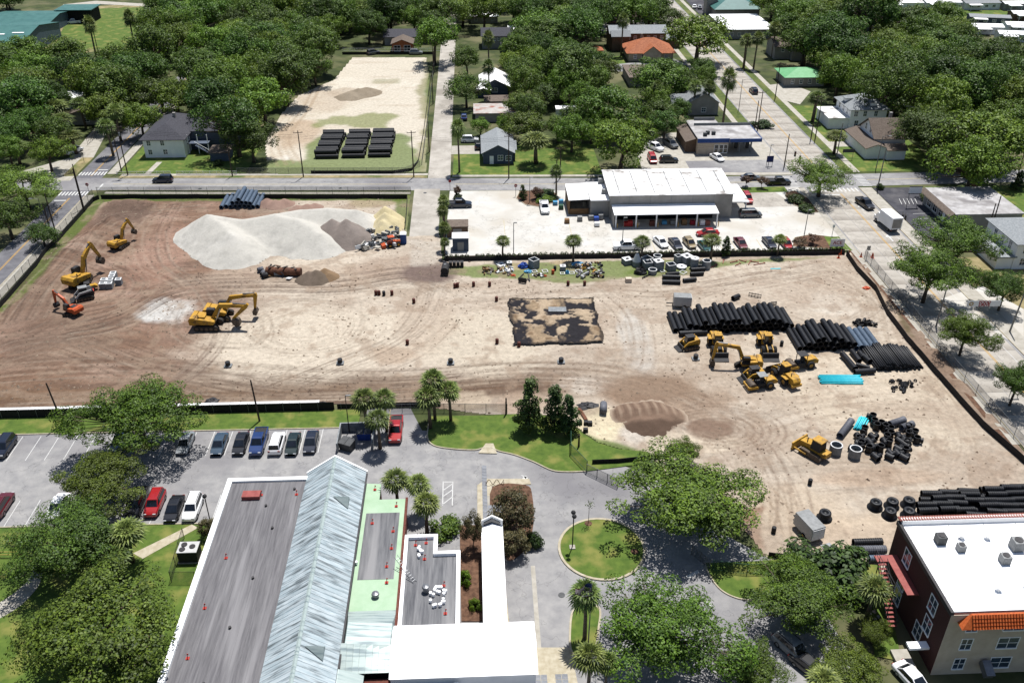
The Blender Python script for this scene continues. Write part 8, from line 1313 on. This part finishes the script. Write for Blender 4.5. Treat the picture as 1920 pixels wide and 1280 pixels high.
# cooling unit beside the long flat roof
p = G(360, 1050); o = thing('cooling_unit', 'white topped cooling unit with three fans beside the long flat roof', 'air conditioner', (p.x-.2, p.y+.3, .1)); MB().box(-1.3, 1.3, -1.0, 1.0, 0, .15).build('pad', 'concrete', o); MB().box(-1.15, 1.15, -.9, .9, .15, 1.7).build('body', 'machine_dark', o); MB().box(-1.2, 1.2, -.95, .95, 1.7, 1.82).build('top', 'machine_white', o)
for x, y in ((-.55, .4), (-.6, -.4), (.5, .05)): MB().lathe([(.36, 0), (.36, .1), (.1, .08)], 16).build('fan', 'machine_dark', o).location = (x, y, 1.82)
# bin store
p = G(667, 845); o = thing('bin_store', 'grey walled bin store beside palms', 'enclosure', (-17.8, 102.3, 0)); MB().box(-2.6, -2.4, 0, 5, 0, 1.6).build('side_wall', 'precast', o); MB().box(2.3, 2.5, 0, 5, 0, 1.6).build('side_wall', 'precast', o); MB().box(-2.4, 2.3, 4.8, 5, 0, 1.6).build('back_wall', 'precast', o)
for i, (x, y, rz, m, lb) in enumerate([(-19.0, 103.2, -.45, 'ac_dark', 'dark grey skip turned in the bin store mouth'), (-16.8, 105.6, 0, 'tarp_blue', 'blue skip at back of the bin store')]):
    o = thing('skip', lb, 'skip', (x, y, .01), rz); MB().hexa([(-.9, -.6, 0), (.9, -.6, 0), (.9, .6, 0), (-.9, .6, 0)], [(-1.0, -.75, 1.2), (1.0, -.75, 1.2), (1.0, .8, 1.4), (-1.0, .8, 1.4)]).build('body', m, o)
    for s in (-1, 1): MB().hexa([(s*.52-.48, -.78, 1.21), (s*.52+.48, -.78, 1.21), (s*.52+.48, .82, 1.41), (s*.52-.48, .82, 1.41)], [(s*.52-.48, -.78, 1.27), (s*.52+.48, -.78, 1.27), (s*.52+.48, .82, 1.47), (s*.52-.48, .82, 1.47)]).build('lid', 'ac_dark', o)
# sheds and goods on the warehouse car park
for px, py, L, W_, H_, m, rf, lb, nm in [(858, 446, 4.4, 3.6, 2.4, 'brown_wall', 'shingle_brown', 'brown flat container by the column of palms', 'container'), (864, 471, 3.2, 2.6, 2.8, 'blue_wall', 'roof_pure', 'white topped kiosk beside the hedge end', 'kiosk')]:
    o = thing(nm, lb, nm, (*G(px, py)[:2], .02)); MB().box(-L/2, L/2, 0, W_, 0, H_).build('wall', m, o); MB().box(-L/2-.1, L/2+.1, -.1, W_+.1, H_, H_+.15).build('roof', rf, o); MB().box(-L*.2, L*.2, -.05, 0, .1, 2).build('door', 'grey_wall', o)
rg = random.Random(8)
for i, (px, py, m, lb) in enumerate([(1173, 424, 'sign_red', 'first red wrapped pallet in the leftmost bay'), (1181, 424, 'sign_red', 'second red wrapped pallet in the leftmost bay'), (1194, 423, 'tan_wall', 'tan pallet in second bay'), (1222, 423, 'red_wall', 'brick coloured pallet in second bay'), (1245, 421, 'tarp_light', 'green blue pallet in third bay'), (1261, 421, 'ac_grey', 'grey pallet in third bay'), (1282, 421, 'wood', 'timber pallet in fourth bay'), (1298, 421, 'flag_red', 'red pallet in fourth bay'), (1316, 422, 'sign_white', 'white pallet in fifth bay'), (1326, 422, 'tile_red', 'reddish pallet in fifth bay'), (1087, 414, 'ac_grey', 'grey bagged pallet at wooden fence'), (1108, 412, 'ac_grey', 'silver pallet before the white office'), (1118, 414, 'tarp_blue', 'dark blue pallet before the white office'), (1126, 411, 'ac_grey', 'pale pallet at warehouse corner'), (1119, 424, 'sign_white', 'white pallet standing forward of the office'), (1063, 418, 'wood', 'tan pallet left of the wooden fence'), (1041, 384, 'tarp_light', 'light blue pallet beside white pickup'), (1052, 382, 'tarp_light', 'bright blue pallet beside shed'), (1052, 392, 'fence_green', 'greenish pallet before bright blue one')]):
    p = G(px, py); o = thing('goods_pallet', lb, 'pallet', (p.x, p.y, .025)); MB().box(-.55, .55, -.5, .5, 0, .14).build('pallet_base', 'wood', o); h = rg.uniform(.7, 1.15)
    for z in range(2): MB().box(-.52+.02*z, .52-.02*z, -.47, .47, .14+z*h/2, .14+(z+1)*h/2-.02).build('goods', m, o)
# kerbs and planting beds around the warehouse, bike rack, bench, manhole covers
for pts in ([(968, 372), (985, 384), (1010, 388), (1040, 380), (1045, 365), (1030, 358), (975, 358)], [(1472, 362), (1488, 384), (1520, 400), (1535, 398), (1515, 372), (1490, 358)], [(1486, 462), (1490, 446), (1520, 440), (1570, 446), (1592, 470)]): sheet('planting_bed', GP(pts), .06, 'mulch'); kerb('bed_kerb', GP(pts), closed=True, h=.12)
sheet('sign_bed_lawn', GP([(1545, 444), (1572, 444), (1598, 470), (1560, 470)]), .08, 'lawn'); sheet('warehouse_verge', GP([(1385, 352), (1470, 350), (1478, 360), (1390, 362)]), .05, 'lawn')
p = G(928, 909); o = thing('bike_rack', 'brown wavy bike rack on the entrance walk', 'bike rack', (p.x, p.y, .11)); MB().tubeline([(x, 0, .45+.4*math.sin(x*6)) for x in np.linspace(-1.2, 1.2, 30)], .04, 5).build('loop', 'rust', o)
for x in (-1.2, 1.2): MB().cyl((x, 0, 0), (x, 0, .5), .04, n=5).build('leg', 'rust', o)
for px, py, lb in ((375, 354, 'beside the cross street verge'), (638, 353, 'on the cross street before sandy heap'), (797, 362, 'at the site drive mouth'), (1053, 1115, 'on the drive beside the flagpole island'), (138, 855, 'in the left stall lane'), (1629, 468, 'on main street near the site corner')): p = G(px, py); tag(MB().cyl((0, 0, 0), (0, 0, .03), .4, n=16).build('manhole_cover', 'ac_dark', None, False, (p.x, p.y, .01)), 'round iron manhole cover '+lb, 'manhole cover')
for px, py, wd, lb in ((950, 1290, 0, ''),): pass
for i, (px, py, h) in enumerate([(1103, 982, 3.2), (1190, 1035, 1.4)]): p = G(px, py); o = thing('sapling', ['thin staked sapling at top of round island', 'small staked sapling at right of round island'][i], 'sapling', (p.x, p.y, .12)); MB().cyl((0, 0, 0), (0, 0, h), .04, .02, 6).build('trunk', 'bark', o); MB().lathe([(.5, 0), (.4, .06), (.1, .08)], 12).build('mulch_ring', 'mulch', o); rs_ = np.random.RandomState(i); q = quads(np.array([0, 0, h])+rs_.normal(size=(60, 3))*.28, rs_.normal(size=(60, 3)), .2, rs_); put('crown', leafmesh('crown', q, 'leaf_dark'), o)
for px, py, lb in ((965, 690, ''),): pass
p = G(1850, 348); tag(MB().box(-.5, .5, -.4, .4, 0, .9).build('utility_box', 'tile_red', None, False, (p.x-3, p.y, .02)), 'red brown low box on store lawn edge', 'box'); tag(MB().box(-.7, .7, -.5, .5, 0, 1.1, .05).build('utility_box', 'fence_green', None, False, (*G(1900, 351)[:2], .02)), 'dark green utility cabinet at right edge', 'cabinet')
for i, (px, py) in enumerate([(1692, 408), (1697, 410)]): p = G(px, py); o = thing('motorcycle', ['dark motorbike parked behind box truck', 'second dark motorbike by the store car park'][i], 'motorcycle', (p.x, p.y, .05), R(70)); MB().side([(-.7, .5), (.5, .55), (.6, .85), (.1, .8), (-.6, .85)], -.15, .15).build('body', 'machine_dark', o); wheels(o, [(-.75, 0), (.75, 0)], .32, .14); MB().cyl((.55, -.35, 1.05), (.55, .35, 1.05), .03, n=5).build('handlebar', 'steel', o)
